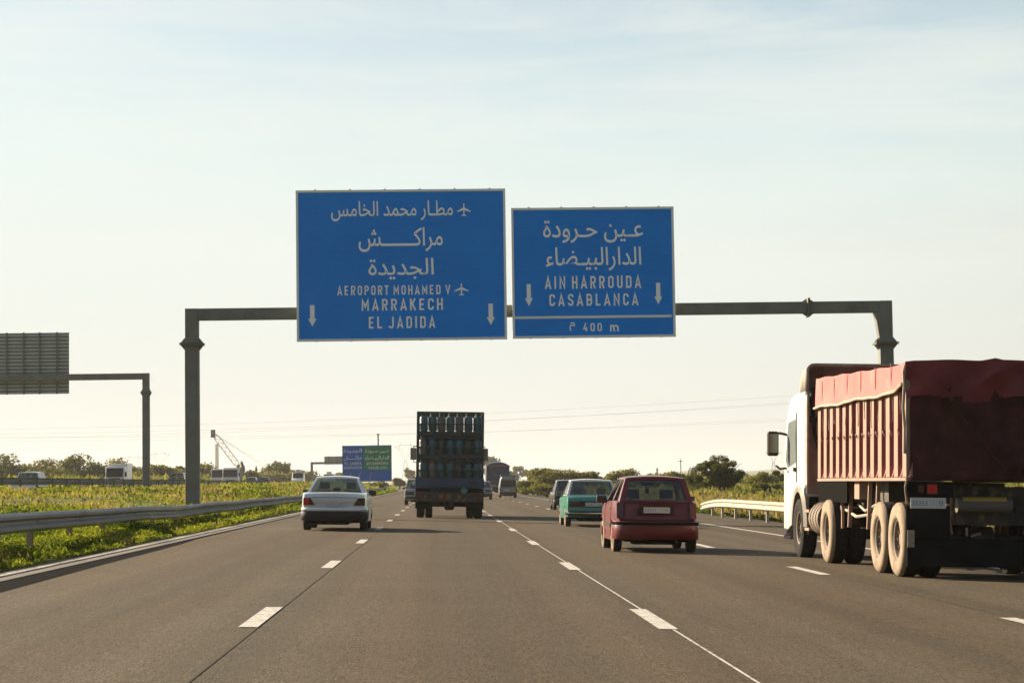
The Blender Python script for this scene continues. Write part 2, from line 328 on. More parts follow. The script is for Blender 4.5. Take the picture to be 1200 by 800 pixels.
ys = [-60, -20, 0] + [10 + 2.5 * i for i in range(60)] + [165 + 8 * i for i in range(22)] + [350, 370, 400, 440, 500, 600, 750, 950, 1300, 1900, 2700, 3950]
mb = MB(); mb.grid([[(x + (cx(min(y, 900)) if abs(x) < 300 else 0), y, hgt(x + cx(y), y) if abs(x) < 300 else 1.0 if x < 0 else .3) for x in xs] for y in ys])
gr = mb.build('ground', M['ground'], smooth=180); tag(gr, kind='structure')
def strip(x0, x1, y0, y1, dz, step=12, z=None):
    n = max(1, int((y1 - y0) / step)); rows = []
    for i in range(n + 1):
        y = y0 + (y1 - y0) * i / n; c = cx(y)
        rows.append([(x0 + c, y, (rz(x0) if z is None else z) + dz), (x1 + c, y, (rz(x1) if z is None else z) + dz)])
    return rows
road = MB().grid(strip(-5.37, 12.2, -30, 1200, 0)).build('road', M['road']); tag(road, kind='structure')
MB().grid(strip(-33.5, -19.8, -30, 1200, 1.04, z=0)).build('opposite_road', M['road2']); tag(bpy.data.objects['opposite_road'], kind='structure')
# paved edge: light concrete channel with a real upstand and a near-black strip beside it that narrows with distance
MB().grid(strip(-5.58, -5.37, -30, 1200, .012)).build('concrete_channel', mat('grey_channel', (.10, .092, .078), .9, noise=(2.5, .2)), road)
k = MB(); rows = []
for i in range(100):
    y = -30 + i * 12.4; c = cx(y); rows.append([(-5.86 + c, y, .10), (-5.80 + c, y, .165), (-5.58 + c, y, .158), (-5.579 + c, y, .10)])
k.grid(rows).build('verge_kerb', mat('earthy_kerb', (.22, .19, .15), .9, noise=(2, .3)), road)
MB().grid(strip(-5.635, -5.595, -30, 1200, .030)).build('edge_line', M['white'], road)
MB().grid(strip(8.83, 8.98, -30, 700, .004)).build('edge_line', M['white'], road)
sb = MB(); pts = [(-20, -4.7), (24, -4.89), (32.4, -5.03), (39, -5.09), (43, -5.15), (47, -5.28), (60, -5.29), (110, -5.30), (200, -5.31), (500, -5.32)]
sb.grid([[(-5.365 + cx(y), y, rz(-5.37) + .004), (x + cx(y), y, rz(x) + .004)] for y, x in pts]).build('dark_edge_strip', M['dark_edge'], road)
for xj, nm, wd in ((2.03, 'pale_joint', .022), (-1.60, 'dark_joint', .02), (5.62, 'dark_joint', .02)):
    MB().grid(strip(xj, xj + wd, -30, 500, .004)).build('joint_line', M['white'] if 'pale' in nm else mat('paving_joint', (.062, .049, .032), .9, 0, .1, noise=(.4, .25)), road)
dash = None
for xl, off in ((-1.67, 18.85), (2.0, 19.05), (5.56, 18.15)):
    y = off - 39
    while y < 620:
        if dash is None:
            me = MB().grid([[(-.085, 0, .008 + .085 * .025), (.085, 0, .008 - .085 * .025)], [(-.085, 3, .008 + .085 * .025), (.085, 3, .008 - .085 * .025)]])
            dash = me.build('lane_dash', M['white'], road); dash.location = (xl + cx(y), y, rz(xl))
        else: dup_part(dash, (xl + cx(y), y, rz(xl)))
        y += 12.95
# distant hills
for nm, x0, x1, yy, hh, sd in (('far_hills', 60, 1000, 3500, 21, 3), ('far_hills', -300, 250, 3700, 12, 5)):
    rows = []
    for j in range(6):
        t = j / 5; rows.append([(x0 + (x1 - x0) * i / 40, yy + 220 * t, (.3 + hh * math.sin(t * math.pi / 2) * (.55 + .3 * math.sin(i * .23 + sd) + .15 * math.sin(i * .71 + sd)) * min(1, i / 6, (40 - i) / 4))) for i in range(41)])
    tag(MB().grid(rows).build(nm, mat('hill_scrub', (.07, .09, .045), .95, noise=(.01, .2)), smooth=180), kind='structure')

# ------------------------------------------------------------------ guard rails
WP = [(0, -.168), (.03, -.155), (.082, -.115), (.082, -.07), (.012, -.022), (.012, .022), (.082, .07), (.082, .115), (.03, .155), (0, .168)]
def guard_rail(label, path, zc, side, step, mrail, mpost, group=None, y0=None, taper=0, postz=0, double=False):
    """path(y)->x, zc(y)->height of rail centre; side = +1 when the corrugation faces +x"""
    y, y1 = path[0], path[1]; px = path[2]; o = empty('guard_rail', (px(y), y, 0)); tag(o, label, 'guard rail', group); ox, oy = px(y), y
    n = 0; pm = None
    while y < y1 - .1:
        rows = []
        for k in range(5):
            yy = y + (step + .16) * k / 4; s = .004 * k / 4 + rng.uniform(-.001, .001)
            rows.append([(px(yy) - ox + side * (p + s), yy - oy, zc(yy) + q) for p, q in WP] + [(px(yy) - ox + side * (p - .006), yy - oy, zc(yy) + q) for p, q in WP[::-1]])
        MB().grid(rows, closed=True).build('rail_panel', mrail, o, smooth=22)
        zt = zc(y) + .12; zb = postz(px(y), y) if callable(postz) else postz
        if pm is None:
            pm = MB().prism([(-.05, 0), (.05, 0), (.05, .012), (-.038, .012), (-.038, .088), (.05, .088), (.05, .1), (-.05, .1)], 'z', -1.15, 0).box(-.02, .05 + .02, .03, .07, -.2, -.05).build('post', mpost, o)
            pm.location = (px(y) - ox - side * .10, 0, zt)
        else: dup_part(pm, (px(y) - ox - side * .10, y - oy, zt))
        bm_ = getattr(guard_rail, 'bolt', None)
        if n < 22 and not double:
            b = MB().lathe([(0, .022), (.012, .02), (.014, 0)], 'x', n=8)
            if bm_ is None: guard_rail.bolt = b.build('bolt', M['post'], o); bb = guard_rail.bolt
            else: bb = dup_part(bm_, (0, 0, 0), o)
            bb.location = (px(y) - ox + side * .024, y - oy + .06, zc(y))
            if side < 0: bb.rotation_euler = (0, 0, math.pi)
        y += step; n += 1
    return o
def lx(y): return -7.05 + cx(y)
guard_rail('long weathered steel guard rail along the grassy left verge', (17.7, 330, lx), lambda y: .69 + .012 * math.sin(y * .4) - .09 * min(1, max(0, (y - 42) / 16)), 1, 4.0, M['rail'], M['post'])
guard_rail('distant grey guard rail beside the opposite carriageway, before the trees', (50, 330, lambda y: -19.1 + cx(y)), lambda y: 1.62, -1, 4.0, M['steel'], M['steel'])
def rx(y):
    e = max(0, (y - 84) / 11); return 11.42 + .30 * min(1, e) ** 2 + cx(y)
guard_rail('pale cream guard rail whose end starts behind the red hatchback', (54.9, 94.5, rx), lambda y: .30 - .26 * min(1, max(0, (y - 84) / 12)) ** 2, -1, 4.06, M['rail_pale'], M['rail_pale'])

# ------------------------------------------------------------------ lettering
# outlines of the Arabic lines, flat x, y lists in thousandths of the letter height
AR_RAW = {
 'airport': [
  [186, -138, 163, -137, 142, -133, 122, -128, 102, -121, 84, -112, 68, -101, 53, -89, 41, -74, 31, -58, 24, -41, 19, -22, 18, -1, 18, 9, 19, 19, 20, 30, 23, 41, 25, 53, 29, 65, 33, 78, 37, 91, 43, 104, 85, 88, 82, 77, 78, 66, 75, 56, 72, 47, 70, 37, 68, 28, 67, 20, 67, 12, 66, 4, 68, -16, 74, -33, 83, -47, 95, -60, 109, -70, 127, -79, 146, -84, 166, -88, 187, -89, 213, -88, 235, -85, 255, -80, 272, -73, 286, -65, 298, -55, 308, -45, 315, -34, 321, -22, 325, -9, 327, 3, 328, 15, 327, 32, 326, 49, 324, 65, 321, 80, 318, 95, 314, 110, 310, 125, 305, 140, 301, 155, 349, 168, 354, 148, 359, 132, 362, 119, 364, 110, 366, 102, 368, 95, 373, 82, 378, 71, 383, 63, 389, 56, 396, 52, 403, 49, 411, 47, 420, 46, 430, 46, 437, 46, 444, 47, 451, 49, 457, 52, 463, 56, 468, 63, 473, 72, 478, 84, 482, 99, 486, 118, 490, 140, 494, 167, 539, 159, 538, 151, 536, 143, 535, 133, 533, 123, 532, 112, 530, 102, 529, 93, 528, 84, 528, 77, 530, 66, 532, 61, 535, 57, 541, 53, 547, 50, 556, 47, 568, 46, 582, 46, 600, 47, 614, 51, 625, 58, 632, 68, 637, 80, 638, 96, 638, 105, 638, 115, 638, 125, 637, 135, 637, 147, 636, 159, 635, 172, 633, 186, 631, 202, 675, 205, 677, 174, 680, 148, 683, 126, 686, 107, 690, 90, 696, 77, 702, 67, 710, 59, 719, 53, 730, 49, 743, 46, 758, 46, 766, 45, 772, 43, 776, 39, 779, 34, 781, 29, 782, 23, 781, 16, 778, 11, 774, 5, 768, 1, 760, -2, 752, -3, 735, -2, 720, 1, 706, 7, 694, 14, 684, 22, 675, 32, 669, 43, 663, 55, 660, 68, 670, 64, 665, 48, 658, 34, 650, 23, 640, 14, 629, 7, 617, 3, 604, 0, 591, -2, 577, -3, 560, -2, 546, 0, 534, 4, 524, 9, 515, 15, 508, 23, 503, 33, 499, 44, 496, 57, 516, 57, 510, 44, 503, 33, 495, 23, 487, 15, 477, 8, 467, 3, 455, 0, 442, -2, 427, -3, 415, -2, 405, -1, 395, 2, 387, 6, 380, 10, 374, 15, 368, 21, 364, 27, 360, 33, 358, 40, 355, 47, 353, 55, 378, 24, 375, 5, 371, -15, 365, -34, 358, -53, 347, -70, 334, -86, 318, -101, 299, -113, 277, -124, 251, -131, 220, -136],
  [752, -3, 758, 46, 769, 46, 778, 49, 786, 53, 793, 59, 801, 66, 808, 76, 815, 89, 823, 104, 831, 121, 842, 144, 854, 163, 865, 178, 876, 190, 888, 199, 899, 205, 910, 209, 921, 211, 932, 212, 946, 211, 958, 208, 970, 202, 981, 194, 991, 185, 1000, 174, 1008, 162, 1015, 150, 1020, 137, 1025, 123, 1027, 109, 1028, 96, 1026, 74, 1022, 55, 1015, 39, 1006, 27, 996, 17, 984, 9, 971, 4, 957, 1, 944, 0, 930, 1, 915, 3, 897, 7, 876, 14, 852, 26, 824, 43, 847, 81, 866, 70, 883, 61, 900, 55, 914, 52, 927, 49, 938, 49, 949, 49, 958, 51, 966, 54, 972, 57, 977, 62, 980, 68, 983, 75, 985, 82, 985, 90, 984, 101, 981, 112, 977, 124, 971, 135, 964, 144, 956, 152, 947, 159, 938, 162, 929, 164, 922, 163, 915, 161, 908, 158, 901, 153, 894, 145, 887, 136, 880, 124, 872, 108, 863, 90, 854, 70, 845, 53, 836, 39, 828, 27, 819, 18, 810, 11, 802, 6, 793, 2, 783, 0, 774, -2, 763, -3],
  [1236, -3, 1207, -2, 1183, 2, 1163, 8, 1148, 16, 1137, 27, 1129, 41, 1123, 57, 1120, 77, 1118, 99, 1106, 423, 1155, 423, 1167, 118, 1168, 100, 1170, 85, 1172, 73, 1176, 64, 1183, 57, 1192, 52, 1205, 48, 1221, 46, 1242, 46, 1249, 45, 1255, 43, 1260, 39, 1263, 34, 1265, 29, 1266, 23, 1265, 16, 1262, 11, 1257, 5, 1251, 1, 1244, -2],
  [1614, -3, 1597, -3, 1582, -2, 1568, 0, 1555, 3, 1542, 7, 1531, 12, 1520, 19, 1511, 28, 1503, 38, 1496, 51, 1490, 66, 1485, 83, 1520, 104, 1526, 89, 1532, 77, 1539, 68, 1548, 60, 1558, 54, 1570, 50, 1584, 48, 1601, 46, 1619, 46, 1627, 45, 1633, 43, 1638, 39, 1641, 34, 1643, 29, 1642, 16, 1639, 11, 1635, 5, 1629, 1, 1622, -2],
  [1236, -3, 1241, 46, 1262, 46, 1282, 48, 1302, 50, 1321, 54, 1341, 59, 1360, 64, 1379, 70, 1397, 78, 1415, 86, 1432, 95, 1449, 104, 1465, 115, 1454, 124, 1442, 132, 1429, 139, 1415, 145, 1401, 150, 1385, 154, 1369, 158, 1352, 159, 1334, 160, 1322, 160, 1311, 159, 1305, 158, 1294, 156, 1288, 155, 1281, 154, 1271, 199, 1282, 202, 1293, 204, 1303, 206, 1314, 207, 1324, 208, 1334, 209, 1354, 208, 1373, 205, 1390, 201, 1406, 196, 1421, 190, 1435, 183, 1449, 176, 1462, 169, 1474, 162, 1486, 155, 1498, 149, 1509, 144, 1521, 140, 1533, 137, 1545, 136, 1557, 136, 1561, 94, 1545, 93, 1529, 90, 1515, 87, 1500, 81, 1486, 75, 1473, 68, 1459, 61, 1445, 53, 1430, 45, 1414, 37, 1398, 30, 1380, 22, 1361, 15, 1340, 9, 1317, 4, 1293, 0, 1266, -2],
  [1329, 270, 1321, 271, 1314, 274, 1308, 278, 1303, 284, 1300, 291, 1299, 299, 1300, 306, 1303, 313, 1308, 320, 1314, 324, 1321, 327, 1329, 328, 1337, 327, 1343, 324, 1349, 320, 1354, 313, 1357, 306, 1358, 299, 1357, 291, 1354, 284, 1349, 278, 1343, 274, 1337, 271],
  [1614, -3, 1619, 46, 1639, 46, 1655, 49, 1666, 52, 1674, 58, 1679, 65, 1682, 75, 1683, 88, 1683, 103, 1683, 122, 1672, 423, 1720, 423, 1731, 127, 1732, 107, 1731, 88, 1729, 71, 1726, 56, 1721, 42, 1714, 30, 1705, 20, 1693, 12, 1678, 5, 1660, 1, 1639, -2],
  [1822, 0, 1810, 423, 1858, 423, 1870, 0],
  [2190, 46, 2209, 46, 2224, 48, 2237, 52, 2248, 56, 2257, 62, 2263, 69, 2267, 77, 2270, 86, 2271, 96, 2270, 104, 2268, 114, 2265, 124, 2260, 136, 2254, 148, 2248, 162, 2240, 175, 2232, 190, 2223, 205, 2214, 220, 2204, 236, 2193, 251, 2234, 278, 2249, 255, 2262, 233, 2274, 212, 2285, 192, 2295, 172, 2303, 154, 2311, 136, 2317, 119, 2322, 103, 2328, 87, 2334, 74, 2341, 65, 2348, 57, 2355, 52, 2363, 49, 2370, 47, 2377, 46, 2384, 46, 2391, 45, 2397, 43, 2402, 39, 2405, 34, 2407, 29, 2408, 23, 2407, 16, 2404, 11, 2400, 5, 2393, 1, 2386, -2, 2378, -3, 2365, -2, 2352, 0, 2340, 4, 2328, 10, 2317, 19, 2308, 29, 2299, 41, 2293, 56, 2289, 74, 2312, 93, 2311, 77, 2308, 62, 2302, 47, 2294, 33, 2282, 21, 2266, 11, 2246, 3, 2221, -2, 2190, -4, 2176, -3, 2162, -2, 2149, 0, 2136, 3, 2124, 6, 2113, 10, 2102, 15, 2092, 21, 2084, 27, 2107, 68, 2116, 63, 2127, 58, 2140, 53, 2156, 49, 2172, 46],
  [2378, -3, 2384, 46, 2394, 46, 2403, 49, 2410, 53, 2417, 59, 2423, 66, 2429, 76, 2436, 89, 2444, 104, 2453, 121, 2462, 139, 2472, 154, 2482, 167, 2491, 179, 2501, 188, 2510, 196, 2519, 202, 2528, 207, 2536, 210, 2545, 213, 2552, 214, 2560, 215, 2572, 214, 2584, 211, 2595, 206, 2605, 199, 2614, 189, 2624, 177, 2633, 162, 2642, 143, 2651, 121, 2660, 101, 2668, 85, 2676, 72, 2683, 62, 2691, 55, 2699, 51, 2708, 48, 2717, 46, 2727, 46, 2734, 45, 2740, 43, 2745, 39, 2748, 34, 2750, 29, 2750, 16, 2747, 11, 2742, 5, 2736, 1, 2729, -2, 2721, -3, 2706, -2, 2692, 0, 2678, 5, 2666, 11, 2656, 19, 2646, 29, 2654, 41, 2650, 30, 2644, 20, 2637, 12, 2629, 5, 2621, -1, 2612, -6, 2603, -9, 2593, -11, 2583, -11, 2570, -10, 2557, -8, 2543, -3, 2530, 3, 2517, 11, 2504, 21, 2492, 32, 2481, 44, 2471, 57, 2461, 40, 2451, 27, 2441, 17, 2432, 9, 2422, 4, 2413, 1, 2402, -1, 2391, -3],
  [2493, 102, 2500, 91, 2507, 82, 2515, 73, 2523, 65, 2530, 58, 2538, 52, 2546, 48, 2554, 44, 2562, 41, 2569, 38, 2576, 37, 2583, 37, 2595, 38, 2605, 43, 2613, 52, 2617, 63, 2617, 77, 2612, 93, 2609, 102, 2605, 111, 2601, 120, 2598, 128, 2593, 136, 2589, 144, 2585, 151, 2580, 156, 2574, 161, 2569, 164, 2563, 166, 2556, 167, 2544, 165, 2537, 161, 2531, 156, 2524, 150, 2517, 141, 2509, 130, 2501, 117],
  [3098, -3, 3082, -3, 3067, -2, 3053, 0, 3039, 3, 3027, 7, 3015, 12, 3005, 19, 2996, 28, 2988, 38, 2981, 51, 2975, 66, 2970, 83, 3005, 104, 3011, 89, 3017, 77, 3024, 68, 3033, 60, 3043, 54, 3055, 50, 3069, 48, 3085, 46, 3104, 46, 3112, 45, 3118, 43, 3122, 39, 3126, 34, 3128, 23, 3127, 16, 3124, 11, 3120, 5, 3114, 1, 3107, -2],
  [2721, -3, 2726, 46, 2747, 46, 2767, 48, 2787, 50, 2806, 54, 2826, 59, 2845, 64, 2863, 70, 2882, 78, 2900, 86, 2917, 95, 2934, 104, 2950, 115, 2939, 124, 2927, 132, 2914, 139, 2900, 145, 2885, 150, 2870, 154, 2854, 158, 2837, 159, 2819, 160, 2807, 160, 2801, 159, 2790, 158, 2779, 156, 2773, 155, 2766, 154, 2756, 199, 2767, 202, 2778, 204, 2788, 206, 2799, 207, 2809, 208, 2819, 209, 2839, 208, 2858, 205, 2875, 201, 2891, 196, 2906, 190, 2920, 183, 2934, 176, 2946, 169, 2959, 162, 2971, 155, 2983, 149, 2994, 144, 3006, 140, 3018, 137, 3030, 136, 3042, 136, 3046, 94, 3030, 93, 3014, 90, 2999, 87, 2985, 81, 2971, 75, 2958, 68, 2944, 61, 2929, 53, 2915, 45, 2899, 37, 2883, 30, 2865, 22, 2846, 15, 2825, 9, 2802, 4, 2778, 0, 2750, -2],
  [3098, -3, 3104, 46, 3115, 46, 3124, 49, 3132, 53, 3140, 59, 3147, 66, 3154, 76, 3161, 89, 3169, 104, 3177, 121, 3189, 144, 3200, 163, 3211, 178, 3223, 190, 3234, 199, 3245, 205, 3256, 209, 3268, 211, 3279, 212, 3292, 211, 3304, 208, 3316, 202, 3327, 194, 3337, 185, 3346, 174, 3354, 162, 3361, 150, 3367, 137, 3371, 123, 3373, 109, 3374, 96, 3373, 74, 3369, 55, 3362, 39, 3353, 27, 3342, 17, 3330, 9, 3317, 4, 3304, 1, 3290, 0, 3276, 1, 3261, 3, 3243, 7, 3222, 14, 3198, 26, 3170, 43, 3193, 81, 3212, 70, 3229, 61, 3246, 55, 3260, 52, 3273, 49, 3285, 49, 3295, 49, 3304, 51, 3312, 54, 3318, 57, 3323, 62, 3327, 68, 3329, 75, 3331, 82, 3331, 90, 3330, 101, 3328, 112, 3323, 124, 3317, 135, 3310, 144, 3302, 152, 3293, 159, 3284, 162, 3275, 164, 3268, 163, 3261, 161, 3254, 158, 3248, 153, 3241, 145, 3234, 136, 3226, 124, 3218, 108, 3209, 90, 3200, 70, 3191, 53, 3182, 39, 3174, 27, 3165, 18, 3156, 11, 3148, 6, 3139, 2, 3130, 0, 3120, -2, 3109, -3],
  [3566, -136, 3549, -91, 3586, -78, 3616, -63, 3641, -46, 3660, -28, 3675, -10, 3686, 9, 3692, 28, 3696, 46, 3698, 63, 3697, 74, 3696, 85, 3694, 95, 3691, 106, 3687, 118, 3682, 130, 3675, 145, 3667, 161, 3657, 179, 3700, 201, 3714, 176, 3724, 151, 3732, 128, 3738, 106, 3741, 86, 3742, 68, 3741, 43, 3737, 21, 3730, 0, 3721, -19, 3710, -37, 3698, -54, 3684, -68, 3670, -82, 3655, -94, 3639, -104, 3623, -113, 3608, -121, 3593, -127, 3579, -133],
  [3954, -3, 3925, -2, 3900, 2, 3881, 8, 3866, 16, 3855, 27, 3846, 41, 3841, 57, 3838, 77, 3836, 99, 3824, 423, 3873, 423, 3884, 118, 3886, 100, 3887, 85, 3890, 73, 3894, 64, 3901, 57, 3910, 52, 3923, 48, 3939, 46, 3960, 46, 3967, 45, 3973, 43, 3978, 39, 3981, 34, 3983, 29, 3982, 16, 3980, 11, 3975, 5, 3969, 1, 3962, -2],
  [3954, -3, 3960, 46, 4120, 46, 4127, 45, 4133, 43, 4138, 39, 4141, 34, 4143, 29, 4143, 16, 4140, 11, 4135, 5, 4129, 1, 4122, -2, 4114, -3],
  [4535, -3, 4524, -3, 4511, -2, 4496, 0, 4480, 3, 4464, 7, 4448, 12, 4433, 18, 4420, 26, 4408, 35, 4456, 59, 4470, 54, 4485, 51, 4499, 48, 4514, 47, 4528, 46, 4541, 46, 4548, 45, 4554, 43, 4559, 39, 4562, 34, 4564, 29, 4563, 16, 4561, 11, 4556, 5, 4550, 1, 4543, -2],
  [4114, -3, 4120, 46, 4244, 46, 4276, 46, 4306, 48, 4333, 50, 4356, 54, 4377, 58, 4395, 63, 4410, 70, 4422, 78, 4431, 86, 4438, 96, 4441, 107, 4443, 119, 4442, 126, 4440, 133, 4436, 141, 4431, 149, 4424, 155, 4416, 162, 4406, 166, 4394, 169, 4380, 170, 4361, 168, 4342, 164, 4323, 155, 4305, 145, 4287, 132, 4270, 118, 4254, 103, 4239, 88, 4225, 73, 4213, 58, 4203, 45, 4194, 33, 4142, 34, 4156, 55, 4171, 76, 4188, 98, 4206, 119, 4225, 138, 4246, 157, 4267, 175, 4289, 189, 4312, 202, 4336, 211, 4360, 217, 4384, 219, 4404, 217, 4423, 213, 4440, 205, 4454, 195, 4466, 184, 4476, 170, 4483, 154, 4487, 137, 4488, 119, 4486, 100, 4479, 81, 4468, 63, 4452, 45, 4428, 31, 4399, 18, 4382, 13, 4363, 9, 4342, 5, 4320, 3, 4295, 0, 4269, -1, 4241, -2, 4210, -3, 4176, -3],
  [4170, 56, 4158, 423, 4206, 423, 4218, 97],
  [4535, -3, 4541, 46, 4551, 46, 4560, 49, 4568, 53, 4576, 59, 4583, 66, 4590, 76, 4598, 89, 4605, 104, 4614, 121, 4625, 144, 4636, 163, 4648, 178, 4659, 190, 4670, 199, 4681, 205, 4693, 209, 4704, 211, 4715, 212, 4728, 211, 4740, 208, 4752, 202, 4763, 194, 4773, 185, 4782, 174, 4791, 162, 4797, 150, 4803, 137, 4807, 123, 4809, 109, 4810, 96, 4809, 74, 4805, 55, 4798, 39, 4789, 27, 4778, 17, 4766, 9, 4753, 4, 4740, 1, 4726, 0, 4713, 1, 4697, 3, 4679, 7, 4658, 14, 4634, 26, 4606, 43, 4630, 81, 4648, 70, 4666, 61, 4682, 55, 4697, 52, 4710, 49, 4721, 49, 4731, 49, 4741, 51, 4748, 54, 4754, 57, 4759, 62, 4763, 68, 4766, 75, 4767, 82, 4768, 90, 4767, 101, 4764, 112, 4759, 124, 4753, 135, 4746, 144, 4738, 152, 4730, 159, 4721, 162, 4711, 164, 4704, 163, 4697, 161, 4691, 158, 4684, 153, 4677, 145, 4670, 136, 4662, 124, 4654, 108, 4646, 90, 4636, 70, 4627, 53, 4619, 39, 4610, 27, 4601, 18, 4593, 11, 4584, 6, 4575, 2, 4566, 0, 4556, -2, 4546, -3],
 ],
 'marrakech': [
  [186, -138, 163, -137, 142, -133, 122, -128, 102, -121, 84, -112, 68, -101, 53, -89, 41, -74, 31, -58, 24, -41, 19, -22, 18, -1, 18, 9, 19, 19, 20, 30, 23, 41, 25, 53, 29, 65, 33, 78, 37, 91, 43, 104, 85, 88, 82, 77, 78, 66, 75, 56, 72, 47, 70, 37, 68, 28, 67, 20, 67, 12, 66, 4, 68, -16, 74, -33, 83, -47, 95, -60, 109, -70, 127, -79, 146, -84, 166, -88, 187, -89, 213, -88, 235, -85, 255, -80, 272, -73, 286, -65, 298, -55, 308, -45, 315, -34, 321, -22, 325, -9, 327, 3, 328, 15, 327, 32, 326, 49, 324, 65, 321, 80, 318, 95, 314, 110, 310, 125, 305, 140, 301, 155, 349, 168, 354, 148, 359, 132, 362, 119, 364, 110, 366, 102, 368, 95, 373, 82, 378, 71, 383, 63, 389, 56, 396, 52, 403, 49, 411, 47, 420, 46, 430, 46, 437, 46, 444, 47, 451, 49, 457, 52, 463, 56, 468, 63, 473, 72, 478, 84, 482, 99, 486, 118, 490, 140, 494, 167, 539, 159, 538, 151, 536, 143, 535, 133, 533, 123, 532, 112, 530, 102, 529, 93, 528, 84, 528, 77, 530, 66, 532, 61, 535, 57, 541, 53, 547, 50, 556, 47, 568, 46, 582, 46, 600, 47, 614, 51, 625, 58, 632, 68, 637, 80, 638, 96, 638, 105, 638, 115, 638, 125, 637, 135, 637, 147, 636, 159, 635, 172, 633, 186, 631, 202, 675, 205, 677, 174, 680, 148, 683, 126, 686, 107, 690, 90, 696, 77, 702, 67, 710, 59, 719, 53, 730, 49, 743, 46, 758, 46, 766, 45, 772, 43, 776, 39, 779, 34, 781, 29, 782, 23, 781, 16, 778, 11, 774, 5, 768, 1, 760, -2, 752, -3, 735, -2, 720, 1, 706, 7, 694, 14, 684, 22, 675, 32, 669, 43, 663, 55, 660, 68, 670, 64, 665, 48, 658, 34, 650, 23, 640, 14, 629, 7, 617, 3, 604, 0, 591, -2, 577, -3, 560, -2, 546, 0, 534, 4, 524, 9, 515, 15, 508, 23, 503, 33, 499, 44, 496, 57, 516, 57, 510, 44, 503, 33, 495, 23, 487, 15, 477, 8, 467, 3, 455, 0, 442, -2, 427, -3, 415, -2, 405, -1, 395, 2, 387, 6, 380, 10, 374, 15, 368, 21, 364, 27, 360, 33, 358, 40, 355, 47, 353, 55, 378, 24, 375, 5, 371, -15, 365, -34, 358, -53, 347, -70, 334, -86, 318, -101, 299, -113, 277, -124, 251, -131, 220, -136],
  [488, 323, 481, 324, 474, 327, 467, 332, 463, 338, 460, 345, 459, 352, 460, 360, 463, 367, 467, 373, 474, 378, 481, 381, 488, 382, 496, 381, 503, 378, 509, 373, 514, 367, 517, 360, 517, 352, 517, 345, 514, 338, 509, 332, 503, 327, 496, 324],
  [448, 258, 440, 259, 433, 262, 427, 266, 422, 273, 419, 279, 418, 287, 419, 294, 422, 301, 427, 308, 433, 313, 440, 316, 448, 317, 456, 316, 462, 313, 469, 308, 473, 301, 476, 294, 477, 287, 476, 279, 473, 273, 469, 266, 462, 262, 456, 259],
  [529, 258, 521, 259, 514, 262, 508, 266, 503, 273, 500, 279, 499, 287, 500, 294, 503, 301, 508, 308, 514, 313, 521, 316, 529, 317, 536, 316, 543, 313, 549, 308, 554, 301, 557, 294, 558, 287, 557, 279, 554, 273, 549, 266, 543, 262, 536, 259],
  [752, -3, 758, 46, 918, 46, 926, 45, 932, 43, 936, 39, 939, 34, 941, 29, 942, 23, 941, 16, 938, 11, 934, 5, 928, 1, 920, -2, 912, -3],
  [912, -3, 918, 46, 1078, 46, 1086, 45, 1092, 43, 1096, 39, 1099, 34, 1101, 29, 1102, 23, 1101, 16, 1098, 11, 1094, 5, 1088, 1, 1080, -2, 1072, -3],
  [1072, -3, 1078, 46, 1238, 46, 1246, 45, 1252, 43, 1256, 39, 1260, 34, 1262, 23, 1261, 16, 1258, 11, 1254, 5, 1248, 1, 1241, -2, 1232, -3],
  [1232, -3, 1238, 46, 1398, 46, 1406, 45, 1412, 43, 1416, 39, 1420, 34, 1422, 23, 1421, 16, 1418, 11, 1414, 5, 1408, 1, 1401, -2, 1392, -3],
  [1392, -3, 1398, 46, 1558, 46, 1566, 45, 1572, 43, 1576, 39, 1580, 34, 1582, 23, 1581, 16, 1578, 11, 1574, 5, 1568, 1, 1561, -2, 1552, -3],
  [1552, -3, 1558, 46, 1718, 46, 1726, 45, 1732, 43, 1737, 39, 1740, 34, 1742, 29, 1741, 16, 1738, 11, 1734, 5, 1728, 1, 1721, -2, 1713, -3],
  [1713, -3, 1718, 46, 1774, 46, 1796, 46, 1814, 47, 1830, 49, 1842, 52, 1852, 56, 1860, 60, 1866, 64, 1870, 68, 1873, 73, 1875, 78, 1876, 88, 1875, 98, 1872, 109, 1866, 122, 1856, 137, 1842, 154, 1823, 174, 1812, 185, 1801, 195, 1790, 205, 1779, 214, 1769, 222, 1760, 230, 1751, 237, 1744, 243, 1737, 248, 1733, 253, 1730, 257, 1729, 266, 1730, 272, 1732, 283, 1735, 293, 1739, 301, 1750, 312, 1760, 321, 1772, 329, 1785, 337, 1800, 346, 1816, 355, 1833, 364, 1852, 374, 1873, 384, 1895, 395, 1918, 407, 1943, 419, 1963, 375, 1933, 361, 1906, 348, 1884, 337, 1863, 327, 1846, 318, 1830, 309, 1816, 301, 1803, 294, 1791, 286, 1780, 279, 1769, 271, 1758, 263, 1766, 285, 1790, 266, 1812, 247, 1833, 229, 1851, 212, 1867, 196, 1881, 179, 1893, 163, 1903, 148, 1910, 132, 1916, 117, 1919, 101, 1921, 85, 1920, 76, 1918, 67, 1916, 57, 1911, 47, 1905, 37, 1896, 28, 1884, 19, 1868, 12, 1849, 6, 1827, 1, 1799, -2, 1766, -3],
  [2011, 0, 1999, 423, 2047, 423, 2059, 0],
